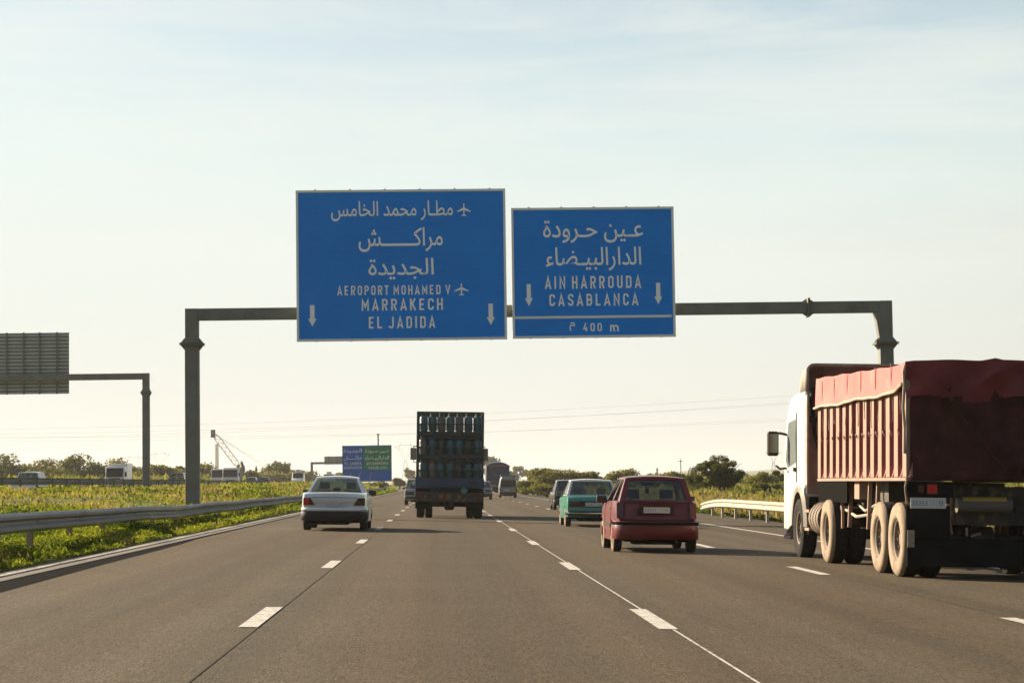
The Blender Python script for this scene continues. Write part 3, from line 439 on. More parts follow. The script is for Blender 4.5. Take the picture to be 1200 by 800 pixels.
  [2100, -138, 2083, -92, 2110, -83, 2134, -72, 2155, -60, 2173, -47, 2188, -34, 2201, -21, 2211, -7, 2219, 7, 2225, 22, 2229, 36, 2231, 50, 2232, 63, 2230, 83, 2226, 103, 2219, 122, 2210, 142, 2201, 161, 2191, 179, 2234, 201, 2241, 187, 2248, 174, 2254, 160, 2260, 147, 2265, 134, 2269, 122, 2274, 111, 2277, 100, 2280, 90, 2286, 74, 2294, 63, 2302, 55, 2312, 50, 2324, 47, 2338, 46, 2346, 45, 2352, 43, 2357, 39, 2360, 34, 2362, 29, 2361, 16, 2358, 11, 2354, 5, 2348, 1, 2341, -2, 2333, -3, 2316, -2, 2302, 1, 2290, 6, 2280, 13, 2272, 21, 2266, 31, 2261, 41, 2257, 51, 2254, 62, 2273, 52, 2271, 26, 2265, 2, 2256, -20, 2243, -40, 2228, -59, 2211, -76, 2193, -91, 2174, -104, 2154, -116, 2135, -125, 2117, -132],
  [2333, -3, 2338, 46, 2349, 46, 2358, 49, 2366, 53, 2374, 59, 2381, 66, 2388, 76, 2396, 89, 2403, 104, 2411, 121, 2423, 144, 2434, 163, 2445, 178, 2457, 190, 2468, 199, 2479, 205, 2490, 209, 2502, 211, 2513, 212, 2526, 211, 2538, 208, 2550, 202, 2561, 194, 2571, 185, 2580, 174, 2588, 162, 2595, 150, 2601, 137, 2605, 123, 2607, 109, 2608, 96, 2607, 74, 2603, 55, 2596, 39, 2587, 27, 2576, 17, 2564, 9, 2551, 4, 2538, 1, 2524, 0, 2511, 1, 2495, 3, 2477, 7, 2456, 14, 2432, 26, 2404, 43, 2427, 81, 2446, 70, 2464, 61, 2480, 55, 2495, 52, 2508, 49, 2519, 49, 2529, 49, 2538, 51, 2546, 54, 2552, 57, 2557, 62, 2561, 68, 2563, 75, 2565, 82, 2566, 90, 2565, 101, 2562, 112, 2557, 124, 2551, 135, 2544, 144, 2536, 152, 2527, 159, 2519, 162, 2509, 164, 2502, 163, 2495, 161, 2488, 158, 2482, 153, 2475, 145, 2468, 136, 2460, 124, 2452, 108, 2443, 90, 2434, 70, 2425, 53, 2416, 39, 2408, 27, 2399, 18, 2391, 11, 2382, 6, 2373, 2, 2364, 0, 2354, -2, 2344, -3],
 ],
 'jadida': [
  [120, 0, 101, 1, 84, 4, 68, 10, 53, 18, 41, 28, 31, 41, 24, 56, 19, 74, 18, 94, 20, 112, 26, 133, 37, 157, 54, 183, 76, 210, 106, 238, 117, 206, 76, 242, 107, 279, 127, 263, 146, 245, 164, 227, 180, 208, 194, 188, 206, 168, 215, 146, 221, 124, 222, 101, 222, 92, 220, 82, 218, 71, 214, 59, 208, 48, 202, 37, 193, 27, 183, 18, 170, 10, 156, 5, 139, 1],
  [120, 49, 132, 49, 144, 52, 153, 55, 161, 61, 168, 67, 173, 75, 177, 83, 179, 93, 180, 104, 180, 114, 178, 124, 175, 135, 171, 146, 164, 158, 155, 170, 143, 184, 128, 198, 109, 214, 135, 215, 121, 202, 109, 189, 97, 175, 87, 161, 79, 148, 73, 134, 68, 121, 66, 109, 65, 98, 66, 83, 72, 71, 80, 61, 92, 54, 105, 50],
  [165, 332, 157, 333, 150, 336, 144, 341, 139, 347, 136, 353, 135, 361, 136, 369, 139, 375, 144, 382, 150, 387, 157, 390, 165, 391, 172, 390, 179, 387, 185, 382, 190, 375, 193, 369, 194, 361, 193, 353, 190, 347, 185, 341, 179, 336, 172, 333],
  [84, 332, 76, 333, 69, 336, 63, 341, 58, 347, 55, 353, 54, 361, 55, 369, 58, 375, 63, 382, 69, 387, 76, 390, 84, 391, 91, 390, 98, 387, 104, 382, 109, 375, 112, 369, 113, 361, 112, 353, 109, 347, 104, 341, 98, 336, 91, 333],
  [368, 46, 386, 46, 402, 48, 415, 52, 425, 56, 434, 62, 440, 69, 445, 77, 447, 86, 448, 96, 447, 104, 445, 114, 442, 124, 437, 136, 432, 148, 425, 162, 418, 175, 409, 190, 400, 205, 391, 220, 381, 236, 370, 251, 411, 278, 426, 255, 440, 233, 452, 212, 463, 192, 472, 172, 481, 154, 488, 136, 494, 119, 500, 103, 505, 87, 512, 74, 518, 65, 525, 57, 533, 52, 540, 49, 547, 47, 554, 46, 561, 46, 568, 45, 574, 43, 579, 39, 582, 34, 584, 29, 585, 23, 584, 16, 581, 11, 577, 5, 571, 1, 564, -2, 555, -3, 542, -2, 530, 0, 517, 4, 505, 10, 495, 19, 485, 29, 477, 41, 470, 56, 466, 74, 490, 93, 489, 77, 485, 62, 480, 47, 471, 33, 459, 21, 443, 11, 423, 3, 398, -2, 368, -4, 353, -3, 340, -2, 326, 0, 313, 3, 301, 6, 290, 10, 279, 15, 270, 21, 261, 27, 285, 68, 293, 63, 305, 58, 318, 53, 333, 49, 349, 46],
  [555, -3, 561, 46, 583, 46, 601, 47, 616, 48, 628, 51, 637, 56, 644, 62, 648, 71, 651, 82, 652, 97, 652, 107, 650, 119, 647, 132, 644, 146, 640, 160, 635, 175, 630, 191, 624, 206, 618, 221, 666, 239, 671, 226, 676, 211, 681, 196, 685, 179, 689, 163, 692, 148, 695, 132, 697, 119, 697, 106, 696, 87, 694, 71, 689, 56, 683, 43, 674, 31, 664, 22, 651, 14, 637, 8, 620, 3, 601, 0, 579, -2],
  [665, -115, 657, -114, 650, -111, 644, -106, 639, -100, 636, -93, 635, -86, 636, -78, 639, -71, 644, -65, 650, -60, 657, -57, 665, -56, 673, -57, 679, -60, 686, -65, 690, -71, 693, -78, 694, -86, 693, -93, 690, -100, 686, -106, 679, -111, 673, -114],
  [584, -115, 576, -114, 569, -111, 563, -106, 558, -100, 555, -93, 554, -86, 555, -78, 558, -71, 563, -65, 569, -60, 576, -57, 584, -56, 591, -57, 598, -60, 604, -65, 609, -71, 612, -78, 613, -86, 612, -93, 609, -100, 604, -106, 598, -111, 591, -114],
  [860, 46, 879, 46, 894, 48, 907, 52, 918, 56, 926, 62, 933, 69, 937, 77, 940, 86, 941, 96, 940, 104, 938, 114, 934, 124, 930, 136, 924, 148, 918, 162, 910, 175, 902, 190, 893, 205, 883, 220, 874, 236, 863, 251, 904, 278, 919, 255, 932, 233, 944, 212, 955, 192, 965, 172, 973, 154, 981, 136, 987, 119, 992, 103, 998, 87, 1004, 74, 1011, 65, 1018, 57, 1025, 52, 1033, 49, 1040, 47, 1047, 46, 1061, 45, 1067, 43, 1072, 39, 1075, 34, 1077, 29, 1078, 23, 1077, 16, 1074, 11, 1069, 5, 1063, 1, 1056, -2, 1048, -3, 1035, -2, 1022, 0, 1010, 4, 998, 10, 987, 19, 977, 29, 969, 41, 963, 56, 959, 74, 982, 93, 981, 77, 978, 62, 972, 47, 964, 33, 951, 21, 936, 11, 916, 3, 890, -2, 860, -4, 846, -3, 832, -2, 819, 0, 806, 3, 794, 6, 782, 10, 772, 15, 762, 21, 753, 27, 777, 68, 786, 63, 797, 58, 810, 53, 825, 49, 842, 46],
  [1426, -3, 1409, -3, 1394, -2, 1380, 0, 1367, 3, 1354, 7, 1343, 12, 1332, 19, 1323, 28, 1315, 38, 1308, 51, 1302, 66, 1298, 83, 1333, 104, 1338, 89, 1344, 77, 1352, 68, 1360, 60, 1370, 54, 1382, 50, 1396, 48, 1413, 46, 1432, 46, 1439, 45, 1445, 43, 1450, 39, 1453, 34, 1455, 29, 1454, 16, 1452, 11, 1447, 5, 1441, 1, 1434, -2],
  [1048, -3, 1053, 46, 1074, 46, 1094, 48, 1114, 50, 1133, 54, 1153, 59, 1172, 64, 1191, 70, 1209, 78, 1227, 86, 1244, 95, 1261, 104, 1277, 115, 1266, 124, 1254, 132, 1241, 139, 1227, 145, 1213, 150, 1197, 154, 1181, 158, 1164, 159, 1146, 160, 1134, 160, 1123, 159, 1112, 157, 1106, 156, 1100, 155, 1093, 154, 1084, 199, 1094, 202, 1105, 204, 1116, 206, 1126, 207, 1136, 208, 1146, 209, 1166, 208, 1185, 205, 1202, 201, 1218, 196, 1233, 190, 1247, 183, 1261, 176, 1274, 169, 1286, 162, 1298, 155, 1310, 149, 1321, 144, 1333, 140, 1345, 137, 1357, 136, 1369, 136, 1373, 94, 1357, 93, 1341, 90, 1327, 87, 1312, 81, 1299, 75, 1285, 68, 1271, 61, 1257, 53, 1242, 45, 1226, 37, 1210, 30, 1192, 22, 1173, 15, 1152, 9, 1130, 4, 1105, 0, 1078, -2],
  [1203, -110, 1195, -109, 1188, -106, 1182, -102, 1177, -96, 1174, -89, 1173, -81, 1174, -74, 1177, -67, 1182, -60, 1188, -56, 1195, -53, 1203, -52, 1210, -53, 1217, -56, 1223, -60, 1228, -67, 1231, -74, 1232, -81, 1231, -89, 1228, -96, 1223, -102, 1217, -106, 1210, -109],
  [1426, -3, 1431, 46, 1451, 46, 1467, 49, 1478, 52, 1486, 58, 1491, 65, 1494, 75, 1495, 88, 1495, 103, 1495, 122, 1484, 423, 1532, 423, 1544, 127, 1544, 107, 1543, 88, 1541, 71, 1538, 56, 1533, 42, 1526, 30, 1517, 20, 1505, 12, 1490, 5, 1472, 1, 1451, -2],
  [1634, 0, 1622, 423, 1670, 423, 1682, 0],
 ],
 'harrouda': [
  [120, 0, 101, 1, 84, 4, 68, 10, 53, 18, 41, 28, 31, 41, 24, 56, 19, 74, 18, 94, 20, 112, 26, 133, 37, 157, 54, 183, 76, 210, 106, 238, 117, 206, 76, 242, 107, 279, 127, 263, 146, 245, 164, 227, 180, 208, 194, 188, 206, 168, 215, 146, 221, 124, 222, 101, 222, 92, 220, 82, 218, 71, 214, 59, 208, 48, 202, 37, 193, 27, 183, 18, 170, 10, 156, 5, 139, 1],
  [120, 49, 132, 49, 144, 52, 153, 55, 161, 61, 168, 67, 173, 75, 177, 83, 179, 93, 180, 104, 180, 114, 178, 124, 175, 135, 171, 146, 164, 158, 155, 170, 143, 184, 128, 198, 109, 214, 135, 215, 121, 202, 109, 189, 97, 175, 87, 161, 79, 148, 73, 134, 68, 121, 66, 109, 65, 98, 66, 83, 72, 71, 80, 61, 92, 54, 105, 50],
  [165, 332, 157, 333, 150, 336, 144, 341, 139, 347, 136, 353, 135, 361, 136, 369, 139, 375, 144, 382, 150, 387, 157, 390, 165, 391, 172, 390, 179, 387, 185, 382, 190, 375, 193, 369, 194, 361, 193, 353, 190, 347, 185, 341, 179, 336, 172, 333],
  [84, 332, 76, 333, 69, 336, 63, 341, 58, 347, 55, 353, 54, 361, 55, 369, 58, 375, 63, 382, 69, 387, 76, 390, 84, 391, 91, 390, 98, 387, 104, 382, 109, 375, 112, 369, 113, 361, 112, 353, 109, 347, 104, 341, 98, 336, 91, 333],
  [261, 27, 285, 68, 293, 63, 305, 58, 318, 53, 333, 49, 349, 46, 368, 46, 386, 46, 402, 48, 415, 52, 425, 56, 434, 62, 440, 69, 445, 77, 447, 86, 448, 96, 448, 105, 446, 114, 443, 125, 438, 138, 431, 154, 421, 173, 408, 195, 391, 221, 370, 251, 411, 278, 431, 250, 448, 224, 461, 200, 473, 177, 482, 157, 488, 138, 493, 122, 495, 107, 496, 93, 495, 77, 491, 62, 484, 47, 475, 33, 461, 21, 445, 11, 424, 3, 398, -2, 368, -4, 353, -3, 340, -2, 326, 0, 313, 3, 301, 6, 290, 10, 279, 15, 270, 21],
  [557, -136, 547, -88, 570, -84, 591, -80, 612, -74, 631, -68, 648, -60, 664, -50, 677, -38, 688, -24, 697, -8, 704, 11, 708, 33, 709, 57, 709, 70, 707, 81, 705, 93, 703, 104, 699, 114, 695, 123, 690, 131, 684, 138, 678, 143, 671, 148, 664, 150, 656, 151, 647, 150, 639, 147, 631, 141, 624, 133, 618, 124, 614, 114, 610, 104, 608, 93, 608, 82, 608, 74, 610, 67, 613, 61, 617, 55, 622, 50, 630, 47, 638, 44, 648, 43, 660, 42, 672, 42, 683, 44, 695, 46, 706, 48, 716, 51, 725, 55, 727, 14, 717, 8, 706, 3, 694, -1, 681, -3, 668, -4, 655, -5, 641, -4, 627, -3, 615, 0, 604, 4, 594, 8, 585, 14, 578, 21, 572, 28, 567, 37, 564, 47, 561, 58, 561, 71, 562, 86, 564, 101, 568, 116, 573, 131, 580, 145, 588, 158, 597, 169, 608, 180, 619, 188, 632, 195, 646, 198, 660, 200, 675, 198, 689, 194, 702, 188, 713, 179, 723, 168, 731, 155, 739, 140, 745, 125, 749, 108, 753, 90, 755, 72, 755, 54, 753, 19, 745, -13, 733, -41, 716, -66, 694, -87, 667, -105, 635, -119, 598, -129],
  [790, -138, 773, -92, 800, -83, 824, -72, 845, -60, 863, -47, 878, -34, 891, -21, 901, -7, 909, 7, 915, 22, 919, 36, 921, 50, 922, 63, 920, 83, 916, 103, 909, 122, 900, 142, 891, 161, 881, 179, 924, 201, 931, 187, 938, 174, 944, 160, 950, 147, 955, 134, 959, 122, 964, 111, 967, 100, 970, 90, 976, 74, 984, 63, 992, 55, 1002, 50, 1014, 47, 1028, 46, 1036, 45, 1042, 43, 1047, 39, 1050, 34, 1052, 29, 1051, 16, 1048, 11, 1044, 5, 1038, 1, 1031, -2, 1023, -3, 1006, -2, 992, 1, 980, 6, 970, 13, 962, 21, 956, 31, 951, 41, 947, 51, 944, 62, 963, 52, 961, 26, 955, 2, 946, -20, 933, -40, 918, -59, 901, -76, 883, -91, 864, -104, 844, -116, 825, -125, 807, -132],
  [1023, -3, 1028, 46, 1189, 46, 1196, 45, 1202, 43, 1207, 39, 1210, 34, 1212, 29, 1211, 16, 1209, 11, 1204, 5, 1198, 1, 1191, -2, 1183, -3],
  [1183, -3, 1188, 46, 1208, 46, 1228, 48, 1248, 50, 1268, 54, 1287, 59, 1306, 64, 1325, 70, 1343, 78, 1361, 86, 1379, 95, 1395, 104, 1411, 115, 1401, 124, 1389, 132, 1376, 139, 1362, 145, 1347, 150, 1332, 154, 1315, 158, 1298, 159, 1281, 160, 1269, 160, 1263, 159, 1252, 158, 1241, 156, 1234, 155, 1228, 154, 1218, 199, 1229, 202, 1239, 204, 1250, 206, 1261, 207, 1271, 208, 1281, 209, 1301, 208, 1319, 205, 1337, 201, 1353, 196, 1368, 190, 1382, 183, 1395, 176, 1408, 169, 1421, 162, 1433, 155, 1444, 149, 1456, 144, 1467, 140, 1479, 137, 1491, 136, 1504, 136, 1508, 94, 1491, 93, 1476, 90, 1461, 87, 1447, 81, 1433, 75, 1419, 68, 1406, 61, 1391, 53, 1376, 45, 1361, 37, 1344, 30, 1327, 22, 1308, 15, 1287, 9, 1264, 4, 1239, 0, 1212, -2],
  [1704, -1, 1704, 14, 1706, 30, 1710, 47, 1714, 65, 1721, 84, 1729, 104, 1771, 88, 1765, 72, 1761, 56, 1757, 42, 1754, 29, 1753, 16, 1752, 4, 1754, -17, 1759, -35, 1769, -49, 1781, -62, 1795, -72, 1812, -79, 1831, -85, 1852, -88, 1873, -89, 1899, -88, 1921, -85, 1941, -80, 1958, -74, 1972, -66, 1984, -57, 1994, -47, 2001, -35, 2007, -23, 2011, -11, 2013, 2, 2014, 15, 2013, 32, 2012, 49, 2010, 65, 2007, 80, 2004, 95, 2000, 110, 1995, 125, 1991, 140, 1986, 155, 2034, 168, 2038, 154, 2042, 142, 2044, 132, 2047, 123, 2049, 116, 2050, 110, 2051, 104, 2053, 99, 2059, 82, 2064, 71, 2071, 63, 2079, 56, 2087, 52, 2096, 49, 2105, 47, 2115, 46, 2124, 46, 2132, 45, 2138, 43, 2143, 39, 2146, 34, 2148, 29, 2147, 16, 2145, 11, 2140, 5, 2134, 1, 2127, -2, 2119, -3, 2103, -2, 2089, 1, 2077, 6, 2067, 12, 2058, 19, 2051, 27, 2046, 36, 2042, 45, 2039, 55, 2063, 24, 2061, 4, 2057, -15, 2052, -35, 2044, -53, 2034, -71, 2021, -87, 2005, -101, 1986, -114, 1963, -124, 1937, -131, 1906, -136, 1871, -138, 1849, -137, 1828, -134, 1807, -129, 1788, -123, 1770, -114, 1754, -104, 1739, -92, 1727, -78, 1717, -61, 1710, -43, 1705, -23],
  [1883, 236, 1875, 237, 1868, 240, 1862, 245, 1857, 251, 1854, 257, 1853, 265, 1854, 273, 1857, 279, 1862, 286, 1868, 291, 1875, 294, 1883, 295, 1890, 294, 1897, 291, 1903, 286, 1908, 279, 1911, 273, 1912, 265, 1911, 257, 1908, 251, 1903, 245, 1897, 240, 1890, 237],
  [2119, -3, 2124, 46, 2143, 46, 2158, 48, 2171, 50, 2181, 54, 2189, 60, 2196, 67, 2201, 77, 2206, 89, 2210, 104, 2214, 122, 2218, 143, 2223, 168, 2269, 159, 2267, 151, 2266, 144, 2264, 135, 2262, 126, 2260, 118, 2259, 109, 2258, 101, 2257, 94, 2257, 87, 2257, 76, 2259, 66, 2262, 61, 2267, 57, 2273, 54, 2282, 51, 2293, 49, 2307, 47, 2324, 46, 2346, 46, 2353, 45, 2359, 43, 2364, 39, 2367, 34, 2369, 29, 2368, 16, 2366, 11, 2361, 5, 2355, 1, 2348, -2, 2340, -3, 2317, -3, 2298, -1, 2282, 1, 2269, 4, 2258, 8, 2250, 12, 2243, 18, 2238, 24, 2234, 32, 2232, 40, 2229, 49, 2228, 59, 2245, 57, 2239, 46, 2232, 35, 2225, 27, 2217, 19, 2209, 13, 2200, 8, 2190, 4, 2178, 1, 2166, -1, 2152, -2, 2136, -3],
  [2268, -115, 2260, -114, 2253, -111, 2247, -106, 2242, -100, 2239, -93, 2238, -86, 2239, -78, 2242, -71, 2247, -65, 2253, -60, 2260, -57, 2268, -56, 2275, -57, 2282, -60, 2288, -65, 2293, -71, 2296, -78, 2297, -86, 2296, -93, 2293, -100, 2288, -106, 2282, -111, 2275, -114],
  [2187, -115, 2179, -114, 2172, -111, 2166, -106, 2161, -100, 2158, -93, 2157, -86, 2158, -78, 2161, -71, 2166, -65, 2172, -60, 2179, -57, 2187, -56, 2194, -57, 2201, -60, 2207, -65, 2212, -71, 2215, -78, 2216, -86, 2215, -93, 2212, -100, 2207, -106, 2201, -111, 2194, -114],
  [2340, -3, 2346, 46, 2506, 46, 2513, 45, 2519, 43, 2524, 39, 2527, 34, 2529, 29, 2528, 16, 2526, 11, 2521, 5, 2515, 1, 2508, -2, 2500, -3],
  [2500, -3, 2506, 46, 2529, 46, 2548, 46, 2563, 46, 2576, 47, 2586, 47, 2593, 48, 2603, 49, 2599, 53, 2591, 60, 2582, 67, 2572, 77, 2564, 87, 2557, 100, 2551, 114, 2547, 130, 2546, 147, 2548, 169, 2553, 188, 2562, 206, 2573, 222, 2588, 235, 2605, 246, 2624, 254, 2645, 259, 2668, 260, 2677, 260, 2687, 259, 2697, 258, 2707, 256, 2717, 254, 2727, 251, 2717, 205, 2709, 207, 2700, 209, 2692, 210, 2683, 211, 2675, 211, 2668, 212, 2654, 211, 2642, 208, 2630, 204, 2620, 198, 2611, 190, 2604, 181, 2599, 171, 2596, 160, 2595, 147, 2595, 137, 2597, 128, 2601, 119, 2606, 111, 2612, 103, 2618, 96, 2626, 90, 2634, 84, 2642, 79, 2651, 75, 2659, 72, 2668, 69, 2676, 67, 2684, 66, 2691, 66, 2700, 69, 2708, 72, 2717, 75, 2722, 77, 2728, 79, 2735, 82, 2743, 86, 2753, 90, 2763, 95, 2780, 52, 2753, 41, 2726, 32, 2699, 23, 2671, 15, 2641, 9, 2610, 4, 2576, 0, 2539, -2],
 ],
 'casablanca': [
  [98, 28, 90, 31, 82, 34, 74, 39, 67, 44, 60, 50, 54, 57, 48, 65, 43, 74, 39, 83, 36, 93, 34, 104, 34, 114, 35, 134, 40, 151, 48, 166, 58, 180, 70, 191, 84, 199, 100, 205, 117, 209, 135, 210, 149, 210, 156, 208, 164, 207, 172, 205, 179, 203, 171, 159, 165, 160, 159, 162, 152, 163, 146, 164, 135, 164, 123, 163, 113, 161, 105, 157, 97, 152, 91, 146, 87, 139, 83, 132, 81, 123, 81, 114, 82, 102, 86, 91, 92, 80, 100, 71, 109, 63, 119, 56, 130, 51, 140, 48, 150, 47],
  [24, -34, 10, 11, 27, 15, 46, 20, 67, 25, 89, 32, 112, 39, 136, 47, 160, 55, 183, 64, 205, 73, 223, 30, 210, 25, 196, 19, 180, 13, 162, 7, 144, 1, 125, -5, 106, -11, 88, -17, 70, -22, 53, -27, 38, -31],
  [416, -3, 387, -2, 363, 2, 344, 8, 328, 16, 317, 27, 309, 41, 303, 57, 300, 77, 298, 99, 286, 423, 335, 423, 347, 118, 348, 100, 350, 85, 352, 73, 357, 64, 363, 57, 373, 52, 385, 48, 402, 46, 422, 46, 430, 45, 436, 43, 440, 39, 443, 34, 445, 29, 446, 23, 445, 16, 442, 11, 437, 5, 431, 1, 424, -2],
  [979, -3, 967, -3, 955, -2, 940, 0, 924, 3, 908, 7, 892, 12, 877, 18, 864, 26, 852, 35, 900, 59, 914, 54, 929, 51, 943, 48, 958, 47, 972, 46, 985, 46, 992, 45, 998, 43, 1003, 39, 1006, 34, 1008, 29, 1007, 16, 1005, 11, 1000, 5, 994, 1, 987, -2],
  [703, -11, 670, -10, 641, -9, 616, -7, 594, -4, 574, 0, 558, 5, 545, 10, 534, 17, 525, 24, 518, 33, 513, 42, 510, 53, 523, 57, 513, 40, 503, 27, 491, 16, 480, 9, 468, 4, 456, 0, 443, -2, 430, -3, 416, -3, 422, 46, 435, 46, 446, 48, 456, 52, 464, 56, 472, 63, 478, 71, 484, 81, 489, 93, 493, 107, 498, 123, 502, 142, 507, 163, 551, 152, 548, 143, 546, 134, 544, 126, 542, 118, 541, 111, 540, 104, 539, 98, 538, 90, 539, 81, 541, 73, 545, 66, 550, 59, 559, 54, 570, 49, 584, 46, 601, 43, 623, 41, 648, 39, 679, 38, 714, 38, 739, 38, 762, 40, 784, 43, 803, 46, 820, 51, 836, 57, 848, 64, 859, 72, 868, 81, 874, 91, 878, 102, 879, 114, 878, 122, 876, 131, 873, 140, 867, 148, 861, 155, 852, 161, 842, 166, 830, 169, 816, 170, 797, 168, 778, 164, 760, 155, 741, 145, 723, 132, 706, 118, 690, 103, 675, 88, 662, 73, 649, 58, 639, 45, 630, 33, 579, 34, 592, 55, 607, 76, 624, 98, 642, 119, 661, 138, 682, 157, 703, 175, 726, 189, 749, 202, 772, 211, 796, 217, 820, 219, 841, 217, 859, 213, 876, 205, 890, 195, 902, 184, 912, 170, 919, 154, 923, 137, 925, 119, 922, 96, 916, 74, 904, 54, 888, 36, 864, 20, 835, 7, 799, -3, 755, -9],
  [803, 280, 795, 281, 788, 284, 782, 288, 777, 294, 774, 301, 773, 309, 774, 316, 777, 323, 782, 330, 788, 335, 795, 337, 803, 338, 810, 337, 817, 335, 823, 330, 828, 323, 831, 316, 832, 309, 831, 301, 828, 294, 823, 288, 817, 284, 810, 281],
  [979, -3, 985, 46, 1145, 46, 1152, 45, 1158, 43, 1163, 39, 1166, 34, 1168, 29, 1167, 16, 1165, 11, 1160, 5, 1154, 1, 1147, -2, 1139, -3],
  [1139, -3, 1145, 46, 1163, 46, 1178, 48, 1191, 50, 1201, 54, 1209, 60, 1216, 67, 1221, 77, 1226, 89, 1230, 104, 1234, 122, 1238, 143, 1243, 168, 1289, 159, 1288, 151, 1286, 144, 1284, 135, 1282, 126, 1280, 118, 1279, 109, 1278, 101, 1277, 94, 1277, 87, 1277, 76, 1280, 66, 1282, 61, 1287, 57, 1293, 54, 1302, 51, 1313, 49, 1327, 47, 1345, 46, 1366, 46, 1373, 45, 1379, 43, 1384, 39, 1387, 34, 1389, 29, 1389, 16, 1386, 11, 1381, 5, 1375, 1, 1368, -2, 1360, -3, 1337, -3, 1318, -1, 1302, 1, 1289, 4, 1278, 8, 1270, 12, 1263, 18, 1258, 24, 1255, 32, 1252, 40, 1250, 49, 1248, 59, 1266, 57, 1259, 46, 1252, 35, 1245, 27, 1237, 19, 1229, 13, 1220, 8, 1210, 4, 1198, 1, 1186, -1, 1172, -2, 1156, -3],
  [1288, -115, 1280, -114, 1273, -111, 1267, -106, 1262, -100, 1259, -93, 1258, -86, 1259, -78, 1262, -71, 1267, -65, 1273, -60, 1280, -57, 1288, -56, 1296, -57, 1302, -60, 1309, -65, 1313, -71, 1316, -78, 1317, -86, 1316, -93, 1313, -100, 1309, -106, 1302, -111, 1296, -114],
  [1207, -115, 1199, -114, 1192, -111, 1186, -106, 1181, -100, 1178, -93, 1177, -86, 1178, -78, 1181, -71, 1186, -65, 1192, -60, 1199, -57, 1207, -56, 1214, -57, 1221, -60, 1227, -65, 1232, -71, 1235, -78, 1236, -86, 1235, -93, 1232, -100, 1227, -106, 1221, -111, 1214, -114],
  [1360, -3, 1366, 46, 1381, 46, 1394, 48, 1405, 50, 1414, 54, 1421, 60, 1426, 67, 1431, 77, 1435, 89, 1439, 104, 1443, 122, 1447, 143, 1452, 168, 1499, 159, 1497, 151, 1495, 144, 1493, 135, 1491, 126, 1490, 118, 1488, 109, 1487, 101, 1486, 94, 1486, 87, 1487, 79, 1488, 72, 1491, 66, 1496, 60, 1504, 55, 1515, 51, 1528, 48, 1547, 46, 1569, 46, 1577, 45, 1583, 43, 1587, 39, 1590, 34, 1592, 29, 1593, 23, 1592, 16, 1589, 11, 1584, 5, 1578, 1, 1571, -2, 1563, -3, 1539, -2, 1519, 0, 1503, 4, 1489, 9, 1479, 16, 1471, 25, 1465, 35, 1460, 46, 1457, 59, 1475, 57, 1468, 46, 1462, 35, 1454, 27, 1447, 19, 1439, 13, 1430, 8, 1421, 4, 1411, 1, 1400, -1, 1388, -2, 1375, -3],
  [1461, -113, 1453, -112, 1446, -109, 1440, -105, 1435, -99, 1432, -92, 1431, -84, 1432, -77, 1435, -70, 1440, -63, 1446, -58, 1453, -56, 1461, -55, 1468, -56, 1475, -58, 1481, -63, 1486, -70, 1489, -77, 1490, -84, 1489, -92, 1486, -99, 1481, -105, 1475, -109, 1468, -112],
  [1563, -3, 1568, 46, 1589, 46, 1605, 49, 1616, 52, 1624, 58, 1629, 65, 1632, 75, 1633, 88, 1633, 103, 1632, 122, 1621, 423, 1669, 423, 1681, 127, 1681, 107, 1681, 88, 1679, 71, 1676, 56, 1671, 42, 1664, 30, 1654, 20, 1642, 12, 1627, 5, 1610, 1, 1588, -2],
  [1772, 0, 1760, 423, 1808, 423, 1820, 0],
  [1861, -136, 1844, -91, 1880, -78, 1911, -63, 1936, -46, 1955, -28, 1970, -10, 1980, 9, 1987, 28, 1991, 46, 1992, 63, 1992, 74, 1991, 85, 1989, 95, 1986, 106, 1982, 118, 1976, 130, 1970, 145, 1961, 161, 1951, 179, 1995, 201, 2008, 176, 2019, 151, 2027, 128, 2032, 106, 2036, 86, 2037, 68, 2035, 43, 2031, 21, 2025, 0, 2016, -19, 2005, -37, 1993, -54, 1979, -68, 1965, -82, 1949, -94, 1934, -104, 1918, -113, 1902, -121, 1887, -127, 1874, -133],
  [2130, 0, 2119, 423, 2167, 423, 2178, 0],
  [2344, 46, 2363, 46, 2379, 48, 2392, 52, 2402, 56, 2411, 62, 2417, 69, 2421, 77, 2424, 86, 2425, 96, 2424, 104, 2422, 114, 2419, 124, 2414, 136, 2409, 148, 2402, 162, 2394, 175, 2386, 190, 2377, 205, 2368, 220, 2358, 236, 2347, 251, 2388, 278, 2403, 255, 2416, 233, 2429, 212, 2439, 192, 2449, 172, 2458, 154, 2465, 136, 2471, 119, 2477, 103, 2482, 87, 2489, 74, 2495, 65, 2502, 57, 2509, 52, 2517, 49, 2524, 47, 2531, 46, 2538, 46, 2545, 45, 2551, 43, 2556, 39, 2559, 34, 2561, 29, 2562, 23, 2561, 16, 2558, 11, 2554, 5, 2548, 1, 2540, -2, 2532, -3, 2519, -2, 2507, 0, 2494, 4, 2482, 10, 2471, 19, 2462, 29, 2454, 41, 2447, 56, 2443, 74, 2467, 93, 2465, 77, 2462, 62, 2456, 47, 2448, 33, 2436, 21, 2420, 11, 2400, 3, 2375, -2, 2344, -4, 2330, -3, 2317, -2, 2303, 0, 2290, 3, 2278, 6, 2267, 10, 2256, 15, 2246, 21, 2238, 27, 2261, 68, 2270, 63, 2281, 58, 2295, 53, 2310, 49, 2326, 46],
  [2532, -3, 2538, 46, 2558, 46, 2574, 49, 2585, 52, 2593, 58, 2598, 65, 2601, 75, 2602, 88, 2602, 103, 2602, 122, 2590, 423, 2638, 423, 2650, 127, 2651, 107, 2650, 88, 2648, 71, 2645, 56, 2640, 42, 2633, 30, 2623, 20, 2611, 12, 2597, 5, 2579, 1, 2557, -2],
  [2741, 0, 2729, 423, 2777, 423, 2789, 0],
 ],
